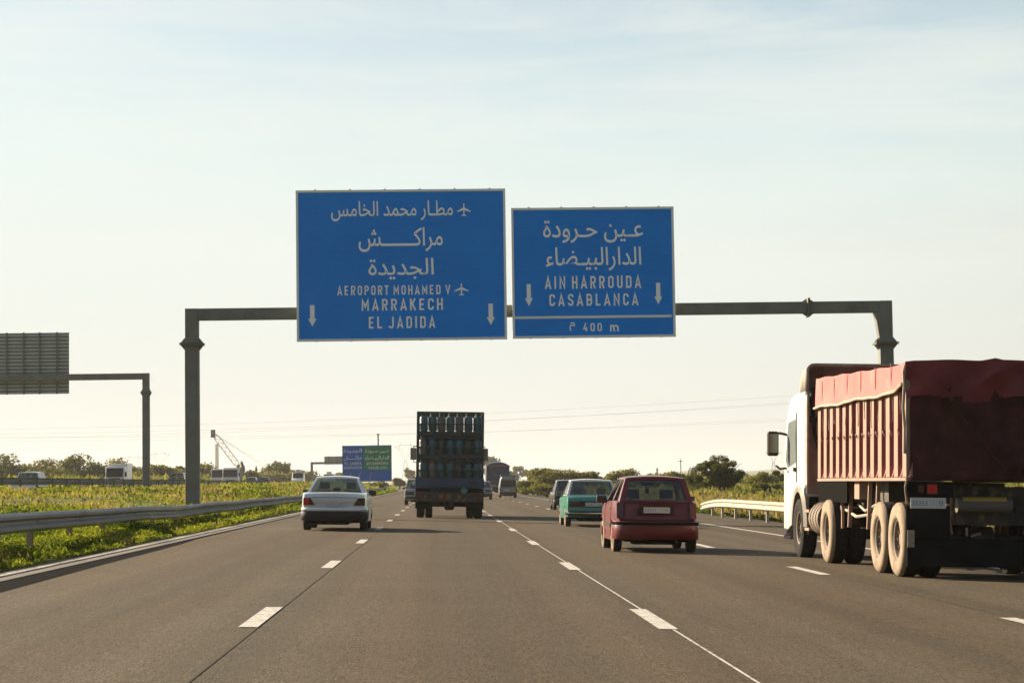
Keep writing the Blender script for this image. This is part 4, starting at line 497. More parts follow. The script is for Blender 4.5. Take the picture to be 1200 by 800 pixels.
 'metre': [
  [44, -233, 37, -207, 32, -182, 26, -156, 22, -132, 18, -109, 15, -88, 13, -68, 12, -51, 12, -36, 13, -13, 18, 7, 25, 24, 35, 39, 46, 51, 60, 61, 75, 69, 91, 75, 109, 79, 127, 82, 146, 83, 164, 83, 183, 81, 201, 79, 219, 75, 219, 89, 219, 101, 217, 114, 214, 126, 209, 137, 204, 147, 198, 156, 191, 164, 183, 170, 173, 175, 164, 178, 153, 178, 143, 178, 134, 176, 125, 172, 117, 167, 108, 160, 100, 152, 93, 142, 85, 131, 78, 119, 41, 139, 52, 159, 63, 176, 76, 190, 88, 202, 101, 211, 115, 218, 129, 223, 142, 225, 156, 226, 175, 225, 192, 221, 207, 214, 220, 204, 231, 193, 240, 180, 247, 167, 253, 152, 258, 137, 261, 121, 263, 106, 263, 92, 263, 82, 262, 72, 260, 62, 257, 53, 254, 44, 251, 36, 248, 28, 244, 22, 241, 17, 220, 23, 200, 27, 181, 31, 163, 33, 147, 34, 131, 33, 117, 32, 104, 28, 93, 24, 83, 17, 75, 9, 69, 0, 64, -11, 61, -24, 60, -39, 61, -55, 62, -72, 64, -91, 67, -112, 70, -133, 74, -155, 79, -177, 84, -199, 90, -221],
 ],
}
AR = {k: [list(zip(q[0::2], q[1::2])) for q in v] for k, v in AR_RAW.items()}
def arc(cx_, cy, r, a0, a1, n=4): return [(cx_ + r * math.cos(R(a0 + (a1 - a0) * i / n)), cy + r * math.sin(R(a0 + (a1 - a0) * i / n))) for i in range(n + 1)]
def glyphs():
    x0, x1, y0, y1, c = .085, .435, .085, .915, .15
    O = arc(x1 - c, y1 - c, c, 0, 90) + arc(x0 + c, y1 - c, c, 90, 180) + arc(x0 + c, y0 + c, c, 180, 270) + arc(x1 - c, y0 + c, c, 270, 360)
    bowl = [(x0, y1)] + arc(x1 - c, y1 - c, c, 90, 0) + arc(x1 - c, .48 + c, c, 0, -90) + [(x0, .48)]
    G = {}
    G['O'] = (.52, [(O, 1)]); G['0'] = G['O']
    G['A'] = (.56, [([(.06, 0), (.28, .93), (.50, 0)], 0), ([(.13, .26), (.43, .26)], 0)])
    G['E'] = (.48, [([(.42, y1), (x0, y1), (x0, y0), (.42, y0)], 0), ([(x0, .5), (.37, .5)], 0)])
    G['R'] = (.52, [([(x0, 0)] + bowl, 0), ([(.25, .48), (x1, 0)], 0)])
    G['P'] = (.51, [([(x0, 0)] + bowl, 0)])
    G['T'] = (.46, [([(.0, y1), (.46, y1)], 0), ([(.23, y1), (.23, 0)], 0)])
    G['M'] = (.64, [([(x0, 0), (x0, .90), (.32, .33), (.555, .90), (.555, 0)], 0)])
    G['H'] = (.52, [([(x0, 0), (x0, 1)], 0), ([(x1, 0), (x1, 1)], 0), ([(x0, .5), (x1, .5)], 0)])
    G['D'] = (.52, [([(x0, y0), (x0, y1)] + arc(x1 - c, y1 - c, c, 90, 0) + arc(x1 - c, y0 + c, c, 0, -90), 1)])
    G['V'] = (.54, [([(.05, 1), (.27, .09), (.49, 1)], 0)])
    G['K'] = (.53, [([(x0, 0), (x0, 1)], 0), ([(.46, 1), (.13, .46)], 0), ([(.20, .56), (.48, 0)], 0)])
    G['C'] = (.50, [([(x1, .68)] + arc(x1 - c, y1 - c, c, 0, 90) + arc(x0 + c, y1 - c, c, 90, 180) + arc(x0 + c, y0 + c, c, 180, 270) + arc(x1 - c, y0 + c, c, 270, 360) + [(x1, .32)], 0)])
    G['L'] = (.46, [([(x0, 1), (x0, y0), (.43, y0)], 0)])
    G['J'] = (.46, [([(.375, 1)] + arc(.375 - c, y0 + c, c, 0, -90) + arc(.03 + c, y0 + c, c, -90, -170), 0)])
    G['I'] = (.17, [([(x0, 0), (x0, 1)], 0)])
    G['N'] = (.54, [([(x0, 0), (x0, .92), (.455, .08), (.455, 1)], 0)])
    G['U'] = (.52, [([(x0, 1)] + arc(x0 + c, y0 + c, c, 180, 270) + arc(x1 - c, y0 + c, c, 270, 360) + [(x1, 1)], 0)])
    G['S'] = (.50, [([(x1, .72)] + arc(x1 - c, y1 - c, c, 0, 90) + arc(x0 + c, y1 - c, c, 90, 180) + [(x0, .66), (x0 + .07, .56), (x1 - .07, .44), (x1, .34)] + arc(x1 - c, y0 + c, c, 0, -90) + arc(x0 + c, y0 + c, c, 270, 180) + [(x0, .28)], 0)])
    G['B'] = (.52, [([(x0, y0), (x0, y1)] + arc(x1 - c - .01, y1 - c, c, 90, 0) + [(x1 - .01, .56), (x1 - .10, .51), (x1, .44)] + arc(x1 - c, y0 + c, c, 0, -90), 1), ([(x0, .51), (x1 - .1, .51)], 0)])
    G['4'] = (.52, [([(.30, 1), (.07, .28), (.48, .28)], 0), ([(.36, .55), (.36, 0)], 0)])
    G['m'] = (.80, [([(.085, 0), (.085, .72)], 0), ([(.085, .55)] + arc(.20, .55, .13, 130, 0) + [(.40, 0)], 0), ([(.40, .5)] + arc(.53, .55, .13, 150, 0) + [(.715, .5), (.715, 0)], 0)])
    return G
GLY = glyphs(); TH = .148
def ribbon(mb, pts, closed, th, z):
    n = len(pts); pts = [Vector(p) for p in pts]; Lf, Rt = [], []
    for i, p in enumerate(pts):
        a = pts[i - 1] if (i or closed) else None; b = pts[(i + 1) % n] if (i < n - 1 or closed) else None
        d0 = (p - a).normalized() if a is not None else None; d1 = (b - p).normalized() if b is not None else None
        if d0 is None: nn, k = Vector((-d1.y, d1.x)), 1
        elif d1 is None: nn, k = Vector((-d0.y, d0.x)), 1
        else:
            nn = (Vector((-d0.y, d0.x)) + Vector((-d1.y, d1.x))); nn = nn.normalized() if nn.length > 1e-6 else Vector((-d0.y, d0.x))
            k = 1 / max(.38, nn.dot(Vector((-d0.y, d0.x))))
        Lf.append(p + nn * k * th / 2); Rt.append(p - nn * k * th / 2)
    rows = [[(l.x, z, l.y), (r.x, z, r.y)] for l, r in zip(Lf, Rt)]
    if closed: rows.append(rows[0])
    mb.grid(rows)
def latin(txt, x0, x1, z0, z1, Y, parent, mt, origin, spacing=.26):
    """flat lettering facing the camera in the box x0..x1, z0..z1 of the plane y=Y"""
    mb = MB(); cur = 0; hh = .73 if txt == 'm' else 1
    for ch in txt:
        if ch == ' ': cur += .30; continue
        wd, strokes = GLY[ch]
        for i, (p, cl) in enumerate(strokes): ribbon(mb, [(a + cur, b) for a, b in p], cl, TH, -.0012 * i)
        cur += wd + spacing
    tot = cur - spacing
    mb.v = [(x0 + v[0] / tot * (x1 - x0) - origin[0], Y + v[1] - origin[1], z0 + v[2] / hh * (z1 - z0) - origin[2]) for v in mb.v]
    return mb.build('lettering', mt, parent)
def arabic(key, x0, x1, z0, z1, Y, parent, mt, origin):
    cu = bpy.data.curves.new('lettering', 'CURVE'); cu.dimensions = '2D'; cu.fill_mode = 'FRONT'
    P = AR[key]; X = [p[0] for s in P for p in s]; Z = [p[1] for s in P for p in s]
    a, b, c, d = min(X), max(X), min(Z), max(Z)
    def area(s): return sum(s[i - 1][0] * s[i][1] - s[i][0] * s[i - 1][1] for i in range(len(s)))
    def inside(pt, s):
        c = False
        for i in range(len(s)):
            (xi, yi), (xj, yj) = s[i], s[i - 1]
            if (yi > pt[1]) != (yj > pt[1]) and pt[0] < (xj - xi) * (pt[1] - yi) / (yj - yi) + xi: c = not c
        return c
    big = max(P, key=lambda s: abs(area(s))); sg = area(big) > 0
    outer = [s for s in P if (area(s) > 0) == sg]; holes = [s for s in P if (area(s) > 0) != sg]
    mb = MB()
    for k, s in enumerate(outer):
        # each outline is filled on its own, so that joined letters may overlap
        cu.splines.clear()
        for q in [s] + [h for h in holes if inside(h[0], s)]:
            sp = cu.splines.new('POLY'); sp.points.add(len(q) - 1); sp.use_cyclic_u = True
            for i, (u, v) in enumerate(q): sp.points[i].co = (u / 1000, v / 1000, 0, 1)
        cu.offset = .005
        t = bpy.data.objects.new('outline', cu); COL.objects.link(t); dg = bpy.context.evaluated_depsgraph_get(); dg.update()
        me = bpy.data.meshes.new_from_object(t.evaluated_get(dg)); bpy.data.objects.remove(t)
        mb.add([(x0 + (w_.co.x * 1000 - a) / (b - a) * (x1 - x0) - origin[0], Y - .0008 * (k % 3) - origin[1], z0 + (w_.co.y * 1000 - c) / (d - c) * (z1 - z0) - origin[2]) for w_ in me.vertices], [tuple(f.vertices) for f in me.polygons])
        bpy.data.meshes.remove(me)
    return mb.build('lettering', mt, parent)
def bbox_at(x0, x1, y0, y1, Y):
    ym, xm = (y0 + y1) / 2, (x0 + x1) / 2
    return at(x0, ym, Y).x, at(x1, ym, Y).x, at(xm, y1, Y).z, at(xm, y0, Y).z
def arrow(x0, x1, y0, y1, Y, parent, mt, org):
    a, b, c, d = bbox_at(x0, x1, y0, y1, Y); m_ = (a + b) / 2; s = (b - a) * .27; h = c + (d - c) * .36
    P = [(m_, c), (b, h), (m_ + s, h), (m_ + s, d), (m_ - s, d), (m_ - s, h), (a, h)]
    return MB().add([(p[0] - org[0], Y - org[1], p[1] - org[2]) for p in P], [(0, 1, 2, 5, 6), (2, 3, 4, 5)]).build('arrow', mt, parent)
def plane_mark(x0, x1, y0, y1, Y, parent, mt, org):
    a, b, c, d = bbox_at(x0, x1, y0, y1, Y)
    H = [(0, 1), (.035, .96), (.045, .86), (.045, .66), (.5, .40), (.5, .32), (.045, .46), (.038, .16), (.17, .05), (.17, 0), (0, .04)]
    P = H + [(-x, y) for x, y in H[::-1][1:-1]]
    P = [(x * 1.0 + .5, y) for x, y in P]
    mb = MB(); f = [(0, 1, 2, 3), (3, 4, 5, 6), (3, 6, 7, 8 - 1 + 0)]
    n = len(P)
    # right half as quads, mirrored for the left half
    def half(s):
        V = [(s * x + .5, y) for x, y in H]; C1, C2 = (.5, .66), (.5, .46); C3 = (.5, .16)
        V += [C1, C2, C3]
        mb.add([(a + v[0] * (b - a) - org[0], Y - org[1], c + v[1] * (d - c) - org[2]) for v in V],
               [(0, 1, 2, 3, 11), (11, 3, 6, 12), (3, 4, 5, 6), (12, 6, 7, 13), (13, 7, 8, 9, 10)])
    half(1); half(-1)
    return mb.build('aeroplane_symbol', mt, parent)

# ------------------------------------------------------------------ overhead gantry of our carriageway
GY = 78.2
g = empty('sign_gantry', (-8.94, GY, .2)); tag(g, 'tall grey steel portal gantry spanning the near carriageway and carrying both blue signs', 'gantry')
gx, gz = -8.94, .2
def flange(mb, x, z, wx, wy, horizontal=True, off=(0, 0)):
    if horizontal: mb.box(x - wx, x + wx, -wy, wy, z - .09, z - .01); mb.box(x - wx, x + wx, -wy, wy, z + .01, z + .09)
def ring(o, x, z, hor, r=.25, ext=.17):
    """bolted flange: two thin plates with raked gussets"""
    mb = MB()
    if hor:
        for s in (-1, 1):
            mb.box(x - r - ext, x + r + ext, -r - ext, r + ext, z + s * .012 - (.03 if s < 0 else 0), z + s * .012 + (.03 if s > 0 else 0))
        for sx in (-1, 1):
            for yy in (-.16, 0, .16):
                mb.prism([(x + sx * r, z + .04), (x + sx * (r + ext * .9), z + .043), (x + sx * r, z + .23)], 'y', yy - .01, yy + .01)
                mb.prism([(x + sx * r, z - .04), (x + sx * (r + ext * .9), z - .043), (x + sx * r, z - .23)], 'y', yy - .01, yy + .01)
    else:
        for s in (-1, 1):
            mb.box(x + s * .012 - (.03 if s < 0 else 0), x + s * .012 + (.03 if s > 0 else 0), -r - ext * .8, r + ext * .8, z - r - ext, z + r + ext)
        for sz in (-1, 1):
            for s in (-1, 1):
                mb.prism([(x + s * .043, z + sz * r), (x + s * .043, z + sz * (r + ext * .9)), (x + s * .23, z + sz * r)], 'y', -.01, .01)
    return mb.build('flange', M['gantry'], o)
zt, zb = 7.73 - gz, 7.30 - gz
W = 16.48 + 8.94
MB().box(-.25, .25, -.22, .22, -.3, 6.42 - gz).build('column', M['gantry'], g, bevel=.02)
MB().box(-.24, .24, -.21, .21, 6.46 - gz, zt).build('column_head', M['gantry'], g, bevel=.02)
ring(g, 0, 6.44 - gz, True)
MB().box(.243, W - 2.9, -.19, .19, zb, zt - .003).build('beam', M['gantry'], g, bevel=.02)
ring(g, W - 2.85, (zt + zb) / 2, False, .215, .13)
MB().box(W - 2.8, W - .243, -.19, .19, zb, zt - .003).build('beam', M['gantry'], g, bevel=.02)
MB().prism([(W - .24, 6.2 - gz), (W + .24, 6.2 - gz), (W + .24, zt), (W - .24, zt), (W - .24, zb - .002), (W - .42, zb - .003), (W - .36, zb - .25)], 'y', -.21, .21).build('column_head', M['gantry'], g, bevel=.015)
ring(g, W, 6.16 - gz, True)
MB().box(W - .25, W + .25, -.22, .22, -.8, 6.12 - gz).build('column', M['gantry'], g, bevel=.02)
MB().box(-.55, .55, -.55, .55, -.45, .02).build('footing', M['concrete'], g, bevel=.02)

def board(parent, w_, h_, mface, n, x0=0, ribd=.006, depth=.05, mback=None):
    """sign face of n interlocking horizontal aluminium planks with shallow grooves; origin at the lower left corner, face towards -y"""
    rows = []; ph = h_ / n; g_ = .012
    for i in range(n):
        a, b = i * ph, (i + 1) * ph
        rows += [[(x0, ribd, a), (x0 + w_, ribd, a)], [(x0, 0, a + g_), (x0 + w_, 0, a + g_)], [(x0, 0, b - g_), (x0 + w_, 0, b - g_)]]
    rows.append([(x0, ribd, h_), (x0 + w_, ribd, h_)])
    return MB().grid(rows).build('board', mface, parent)
def sign(name, label, x0, x1, z0, z1, Y, n, mface, fr=.085, cat='road sign', nst=6, group=None):
    o = empty(name, (x0, Y, z0)); tag(o, label, cat, group); w_, h_ = x1 - x0, z1 - z0
    b = board(o, w_ - 2 * fr + .02, h_ - 2 * fr + .02, mface, n, fr - .01); b.location = (0, 0, fr - .01)
    MB().box(fr, w_ - fr, .02, .05, fr, h_ - fr).build('back_plate', M['signback'], o)
    f = MB().box(0, w_, -.02, .06, 0, fr).box(0, w_, -.02, .06, h_ - fr, h_).box(0, fr, -.02, .06, fr, h_ - fr).box(w_ - fr, w_, -.02, .06, fr, h_ - fr)
    f.build('frame', M['frame'], o)
    pr = None
    for i in range(nst):
        x = w_ * (i + .55) / nst
        if pr is None: pr = MB().box(-.03, .03, .062, .14, -.01, h_ + .045).build('stiffener', M['steel'], o); pr.location = (x, 0, 0)
        else: dup_part(pr, (x, 0, 0))
    return o, (x0, Y, z0)
SY = 77.75
c0, c1 = at(347, 312, SY), at(593.3, 310, SY)
s1, o1 = sign('direction_sign', 'larger blue overhead sign reading MARRAKECH and EL JADIDA with two aeroplane symbols', at(347.2, 312, SY).x, at(593.2, 310, SY).x, at(470, 398.9, SY).z, at(470, 222.2, SY).z, SY, 38, M['blue'])
TY = SY - .006
for k_, b_ in (('airport', (388, 530.5, 235.6, 258.4)), ('marrakech', (420.4, 518.6, 266.8, 294.6)), ('jadida', (431.9, 508.1, 302.6, 327))):
    arabic(k_, *bbox_at(*b_, SY), TY, s1, M['letter'], o1)
for t_, b_ in (('AEROPORT MOHAMED V', (395.3, 527.6, 334.2, 345.4)), ('MARRAKECH', (423.6, 519.1, 349.8, 363.6)), ('EL JADIDA', (432.1, 510.1, 370.6, 384.6))):
    latin(t_, *bbox_at(*b_, SY), TY, s1, M['letter'], o1)
for b_ in ((361, 371, 357.4, 382.5), (570.3, 580, 355.7, 380.6)): arrow(*b_, TY, s1, M['letter'], o1)
for b_ in ((535.7, 551.5, 238, 253.4), (532.5, 549, 331.8, 346)): plane_mark(*b_, TY, s1, M['letter'], o1)
s2, o2 = sign('direction_sign', 'smaller blue overhead sign reading AIN HARROUDA and CASABLANCA with 400 m panel below', at(599.8, 320, SY).x, at(790.6, 318, SY).x, at(696, 395.6, SY).z, at(696, 243, SY).z, SY, 33, M['blue'], nst=5)
for k_, b_ in (('harrouda', (636.6, 753.4, 258.4, 284.3)), ('casablanca', (639.9, 751.2, 289.7, 317)), ('metre', (667.5, 673.8, 377.6, 387.5))):
    arabic(k_, *bbox_at(*b_, SY), TY, s2, M['letter'], o2)
for t_, b_ in (('AIN HARROUDA', (638.6, 751.2, 323.3, 338)), ('CASABLANCA', (643.6, 748, 344, 358.2)), ('400', (683.4, 705.5, 378.3, 388.2)), ('m', (714.7, 725.2, 380.6, 388.2))):
    latin(t_, *bbox_at(*b_, SY), TY, s2, M['letter'], o2, spacing=.28)
for b_ in ((615.2, 624.3, 332.8, 358.6), (766.8, 776, 331.3, 356.5)): arrow(*b_, TY, s2, M['letter'], o2)
zl = at(696, 371.2, SY).z - o2[2]
MB().box(.09, 190.8 * SY / FPX - .09, -.012, -.004, zl - .045, zl + .045).build('divider', M['frame'], s2)

# ------------------------------------------------------------------ gantry of the opposite carriageway, seen from behind
LY = 130.0
lg = empty('sign_gantry', (-17.65, LY, 1.05)); tag(lg, 'left grey gantry with its column standing in the grassy median', 'gantry')
MB().box(-.21, .21, -.2, .2, -.3, 5.9).build('column', M['gantry'], lg, bevel=.02)
MB().box(-.2, .2, -.19, .19, 5.94, 7.10).build('column_head', M['gantry'], lg, bevel=.02)
ring(lg, 0, 5.92, True, .2, .11)
MB().box(-19.5, -.203, -.17, .17, 6.72, 7.097).build('beam', M['gantry'], lg, bevel=.02)
MB().box(-19.9, -19.5, -.2, .2, -.3, 7.10).build('column', M['gantry'], lg, bevel=.02)
MB().box(-.75, .75, -.7, .7, -.4, .0).build('footing', M['concrete'], lg, bevel=.03)
MB().box(-.42, .42, -.4, .4, .0, .32).build('base_plate', M['gantry'], lg, bevel=.05)
def sign_back(label, x0, x1, z0, z1, Y, stiff, nslat, beamz=None):
    o = empty('direction_sign', (x0, Y, z0)); tag(o, label, 'road sign'); w_, h_ = x1 - x0, z1 - z0
    MB().box(0, w_, .05, .09, 0, h_).build('board', M['gantry'], o)
    MB().box(0, w_, .091, .10, 0, h_).build('face', M['blue'], o)
    ph = h_ / nslat; r = MB()
    sl_ = None
    for i in range(nslat):
        if sl_ is None: sl_ = MB().prism([(0, .01), (0, ph * .56), (.048, ph * .62), (.048, -.0)], 'x', 0, w_).build('plank_rib', M['signback'], o)
        else: dup_part(sl_, (0, 0, i * ph))
    s_ = None
    for x in stiff:
        if s_ is None: s_ = MB().box(-.05, .05, -.09, -.005, -.02, h_ + .03).build('stiffener', M['gantry'], o); s_.location = (x, 0, 0)
        else: dup_part(s_, (x, 0, 0))
    return o
sx1 = at(80.6, 425, LY + .3).x; sx0 = sx1 - 7.4
sign_back('back of the large overhead sign cut by the left edge, pale ribbed aluminium', sx0, sx1, 6.99, 10.69, LY + .32, [7.4 - (80.6 - x) * .0519 for x in (67, 47, 28.5, 9, -10, -30, -50)], 17)

# far gantry over the opposite carriageway
FY = 400.0
p0, p1 = at(365.5, 560, FY), at(365.5, 541.2, FY)
fg = empty('sign_gantry', (p0.x, FY, .9)); tag(fg, 'tiny distant gantry partly behind the blue and green roadside sign', 'gantry')
MB().box(-.22, .22, -.2, .2, 0, p1.z - .9).build('column', M['gantry'], fg); MB().box(.22, 12.6, -.17, .17, p1.z - 1.32, p1.z - .903).build('beam', M['gantry'], fg)
MB().box(12.6, 13.0, -.2, .2, 0, p1.z - .9).build('column', M['gantry'], fg)
a_, b_ = at(380, 544, FY), at(420, 534, FY)
sign_back('small distant sign back hanging on the tiny far gantry', a_.x, b_.x, a_.z, b_.z, FY + .3, [.8, 2.4, 4, 5.6], 6)

# blue and green roadside sign
BY = 250.0
xa, xb = at(401.2, 543, BY).x, at(459, 543, BY).x; za, zb_ = at(430, 564, BY).z, at(430, 522.2, BY).z
s3 = empty('roadside_sign', (xa, BY, za)); tag(s3, 'distant blue and green roadside sign on posts above the left verge', 'road sign'); o3 = (xa, BY, za); w3, h3 = xb - xa, zb_ - za
MB().box(0, w3, 0, .08, 0, h3).build('board', M['navy'], s3)
MB().box(w3 * .43, w3 - .1, -.012, -.004, h3 * .32, h3 - .1).build('green_field', M['green'], s3)
for q in (.22, .84): MB().box(w3 * q - .08, w3 * q + .08, .09, .25, -za + .3, h3 - .2).build('post', M['steel'], s3)
MB().box(-.05, w3 + .05, -.02, .09, h3, h3 + .06).build('top_edge', M['frame'], s3)
for kind, t_, q in (('a', 'jadida', (402.5, 424, 525.5, 531)), ('a', 'marrakech', (403, 424, 533.5, 539.5)), ('l', 'EL JADIDA', (404, 423.5, 541, 544.3)), ('l', 'MARRAKECH', (403, 424, 546, 549.3)),
                    ('a', 'harrouda', (428, 455.5, 526, 531)), ('a', 'casablanca', (428, 456, 533.5, 539.5)), ('l', 'AIN HARROUDA', (429.5, 455, 541, 544.2)), ('l', 'CASABLANCA', (432, 454, 546, 549.3))):
    fn = arabic if kind == 'a' else latin; fn(t_, *bbox_at(*q, BY), BY - .03, s3, M['letter'], o3)
# ------------------------------------------------------------------ vehicles
CROSS = math.atan(.025)
def wheel(parent, x, y, r, wd, side, name='wheel', rim='rim', rimr=.62, tyre='rubber', dust=None):
    """side -1: outer face towards -x"""
    s = side; hw = wd / 2
    prof = [(-hw * .75, r * rimr * .98), (-hw, r * .72), (-hw, r * .90), (-hw * .82, r * .985), (-hw * .5, r), (hw * .5, r), (hw * .82, r * .985), (hw, r * .90), (hw, r * .72), (hw * .75, r * rimr * .98)]
    o = MB().lathe(prof, 'x', (0, 0, 0), 30, False).build(name, M[tyre], parent, smooth=40); o.location = (x, y, r)
    rr = r * rimr
    pr = [(s * hw * .80, rr * 1.0), (s * hw * .86, rr * .97), (s * hw * .55, rr * .86), (s * hw * .45, rr * .5), (s * hw * .62, rr * .28), (s * hw * .66, rr * .12), (s * hw * .66, 0)]
    if rimr < .6: pr = [(s * hw * .80, rr), (s * hw * .72, rr * .93), (s * -hw * .15, rr * .80), (s * -hw * .25, rr * .52), (s * hw * .35, rr * .44), (s * hw * .50, rr * .36), (s * hw * .55, rr * .12), (s * hw * .55, 0)]
    mb = MB().lathe(pr, 'x', (0, 0, 0), 26, False)
    for k in range(5):
        a = 2 * math.pi * k / 5; mb.lathe([(s * hw * .46, rr * .06), (s * hw * .66, rr * .055), (s * hw * .66, 0)], 'x', (0, rr * .36 * math.cos(a), rr * .36 * math.sin(a)), 6)
    mb.build('rim', M[rim], o, smooth=40)
    if dust:
        MB().lathe([(s * (hw + .002), r * .60), (s * (hw + .012), r * .74), (s * (hw + .006), r * .93), (s * (hw * .84), r * .99)], 'x', (0, 0, 0), 36, False).build('sidewall', M[dust], o, smooth=60)
    return o
def resample(pts, n):
    P = [Vector(p) for p in pts]; d = [0]
    for i in range(1, len(P)): d.append(d[-1] + (P[i] - P[i - 1]).length)
    out = []; j = 0
    for k in range(n):
        t = d[-1] * k / (n - 1)
        while j < len(P) - 2 and d[j + 1] < t: j += 1
        u = (t - d[j]) / max(1e-9, d[j + 1] - d[j]); out.append(P[j].lerp(P[j + 1], min(1, max(0, u))))
    return out
class CarBody:
    """lower body swept from a side profile; y runs from 0 at the rear bumper forwards, x across"""
    def __init__(s, top, L, W, axles, rw, zb=.22, crown=.05, plan=.10):
        s.L, s.W, s.hw, s.zb, s.crown, s.planr = L, W, W / 2, zb, crown, plan
        N_ = 110; s.T = resample(top, N_)
        ya, yb = s.T[0].x, s.T[-1].x; s.B = []
        for p in s.T:
            # keep the lower contour below the upper one
            y = min(L - .12, max(.10, p.x)); z = zb + (.06 if y < .45 or y > L - .45 else 0)
            for a in axles:
                dd = rw * 1.17; q = dd * dd - (y - a) ** 2
                if q > 0: z = max(z, rw * .98 + math.sqrt(q) - .0)
            s.B.append(Vector((y, min(z, p.y - .002))))
    def plan(s, y):
        d = min(y, s.L - y); k = max(0, 1 - d / .55); return 1 - s.planr * k * k
    def side(s, z): return 1 - .22 * max(0, z - .62) ** 2 - .30 * max(0, .5 - z) ** 2
    def x(s, y, z): return s.hw * s.plan(y) * s.side(z)
    def rear_y(s, x, z):
        best = None
        for a, b in zip(s.T[:-1], s.T[1:]):
            if (a.y - z) * (b.y - z) <= 0 and a.x < s.L * .3: best = a.x + (b.x - a.x) * (a.y - z) / ((a.y - b.y) or 1)
        if best is None: best = 0
        return best - s.crown * (1 - (x / s.hw) ** 2)
    def build(s, mt, parent):
        mb = MB()
        for sg in (-1, 1):
            rows = []
            for t in (0, .12, .3, .5, .7, .88, 1):
                rows.append([(sg * (s.x(b.x + (a.x - b.x) * t, b.y + (a.y - b.y) * t) + (.006 if t == 0 else 0)), b.x + (a.x - b.x) * t, b.y + (a.y - b.y) * t) for a, b in zip(s.T, s.B)])
            rows.insert(0, [(sg * (abs(p[0]) - .05), p[1], p[2] + .004) for p in rows[0]])
            mb.grid(rows)
        rows = []
        for i, a in enumerate(s.T):
            t = (s.T[min(i + 1, len(s.T) - 1)] - s.T[max(i - 1, 0)]).normalized(); n = Vector((t.y, -t.x)) * -1
            if n.y < 0 and abs(n.y) > .9: n = -n
            xe = s.x(a.x, a.y); r = []
            for q in (-1, -.97, -.9, -.7, -.4, 0, .4, .7, .9, .97, 1):
                k = s.crown * (1 - q * q) * (1 if abs(n.x) > .6 else .45)
                r.append((q * xe, a.x + n.x * k, a.y + n.y * k))
            rows.append(r)
        mb.grid(rows)
        return mb.build('body', mt, parent, smooth=38)
    def patch(s, name, mt, parent, x0, x1, z0, z1, out=.012, nx=6, nz=3, poly=None, th=.02):
        """a panel that follows the rear face, standing slightly proud"""
        F, Bk = [], []
        for j in range(nz + 1):
            z = z0 + (z1 - z0) * j / nz; a, b = x0, x1
            if poly: a, b = poly(j / nz)
            F.append([(a + (b - a) * i / nx, s.rear_y(a + (b - a) * i / nx, z) - out, z) for i in range(nx + 1)])
            Bk.append([(p[0], p[1] + th, p[2]) for p in F[-1]])
        mb = MB().grid(F).grid(Bk)
        for rA, rB in ((F[0], Bk[0]), (F[-1], Bk[-1])): mb.grid([rA, rB])
        mb.grid([[r[0] for r in F], [r[0] for r in Bk]]); mb.grid([[r[-1] for r in F], [r[-1] for r in Bk]])
        return mb.build(name, mt, parent, smooth=40)
def lerp(a, b, t): return a + (b - a) * t
def quad_pt(c, u, v):
    """c: bl, br, tr, tl"""
    return lerp(lerp(c[0], c[1], u), lerp(c[3], c[2], u), v)
def framed(parent, c, ins, mbody, mglass, name='window', bulge=0.0, nrm=None, th=.03, gap=.012):
    """opaque surround with a pane set into it. c = four corners, ins = (left, right, bottom, top) insets as fractions"""
    c = [Vector(p) for p in c]; n = (c[1] - c[0]).cross(c[3] - c[0]).normalized()
    if nrm is not None and n.dot(Vector(nrm)) < 0: n = -n
    K = 6
    def P(u, v, off=0): return quad_pt(c, u, v) + n * (bulge * 4 * (u * (1 - u)) * .6 + bulge * .8 * 4 * v * (1 - v) * .4 + off)
    l, r, b, t = ins
    us = [0, l] + [l + (1 - l - r) * i / K for i in range(1, K)] + [1 - r, 1]
    mb = MB()
    def sheet(u0, u1, v0, v1, off):
        return [[tuple(P(u0 + (u1 - u0) * i / K, v0 + (v1 - v0) * j / 3, off)) for i in range(K + 1)] for j in range(4)]
    for (u0, u1, v0, v1) in ((0, l, 0, 1), (1 - r, 1, 0, 1), (l, 1 - r, 0, b), (l, 1 - r, 1 - t, 1)):
        if (u1 - u0) * (v1 - v0) < 1e-5: continue
        A, B = sheet(u0, u1, v0, v1, 0), sheet(u0, u1, v0, v1, -th)
        mb.grid(A).grid(B)
        for f in (lambda G: G[0], lambda G: G[-1], lambda G: [q[0] for q in G], lambda G: [q[-1] for q in G]): mb.grid([f(A), f(B)])
    fr = mb.build(name + '_surround', mbody, parent, smooth=35)
    e = .006
    MB().grid(sheet(l - e, 1 - r + e, b - e, 1 - t + e, -gap)).build(name, mglass, parent, smooth=60)
    return fr
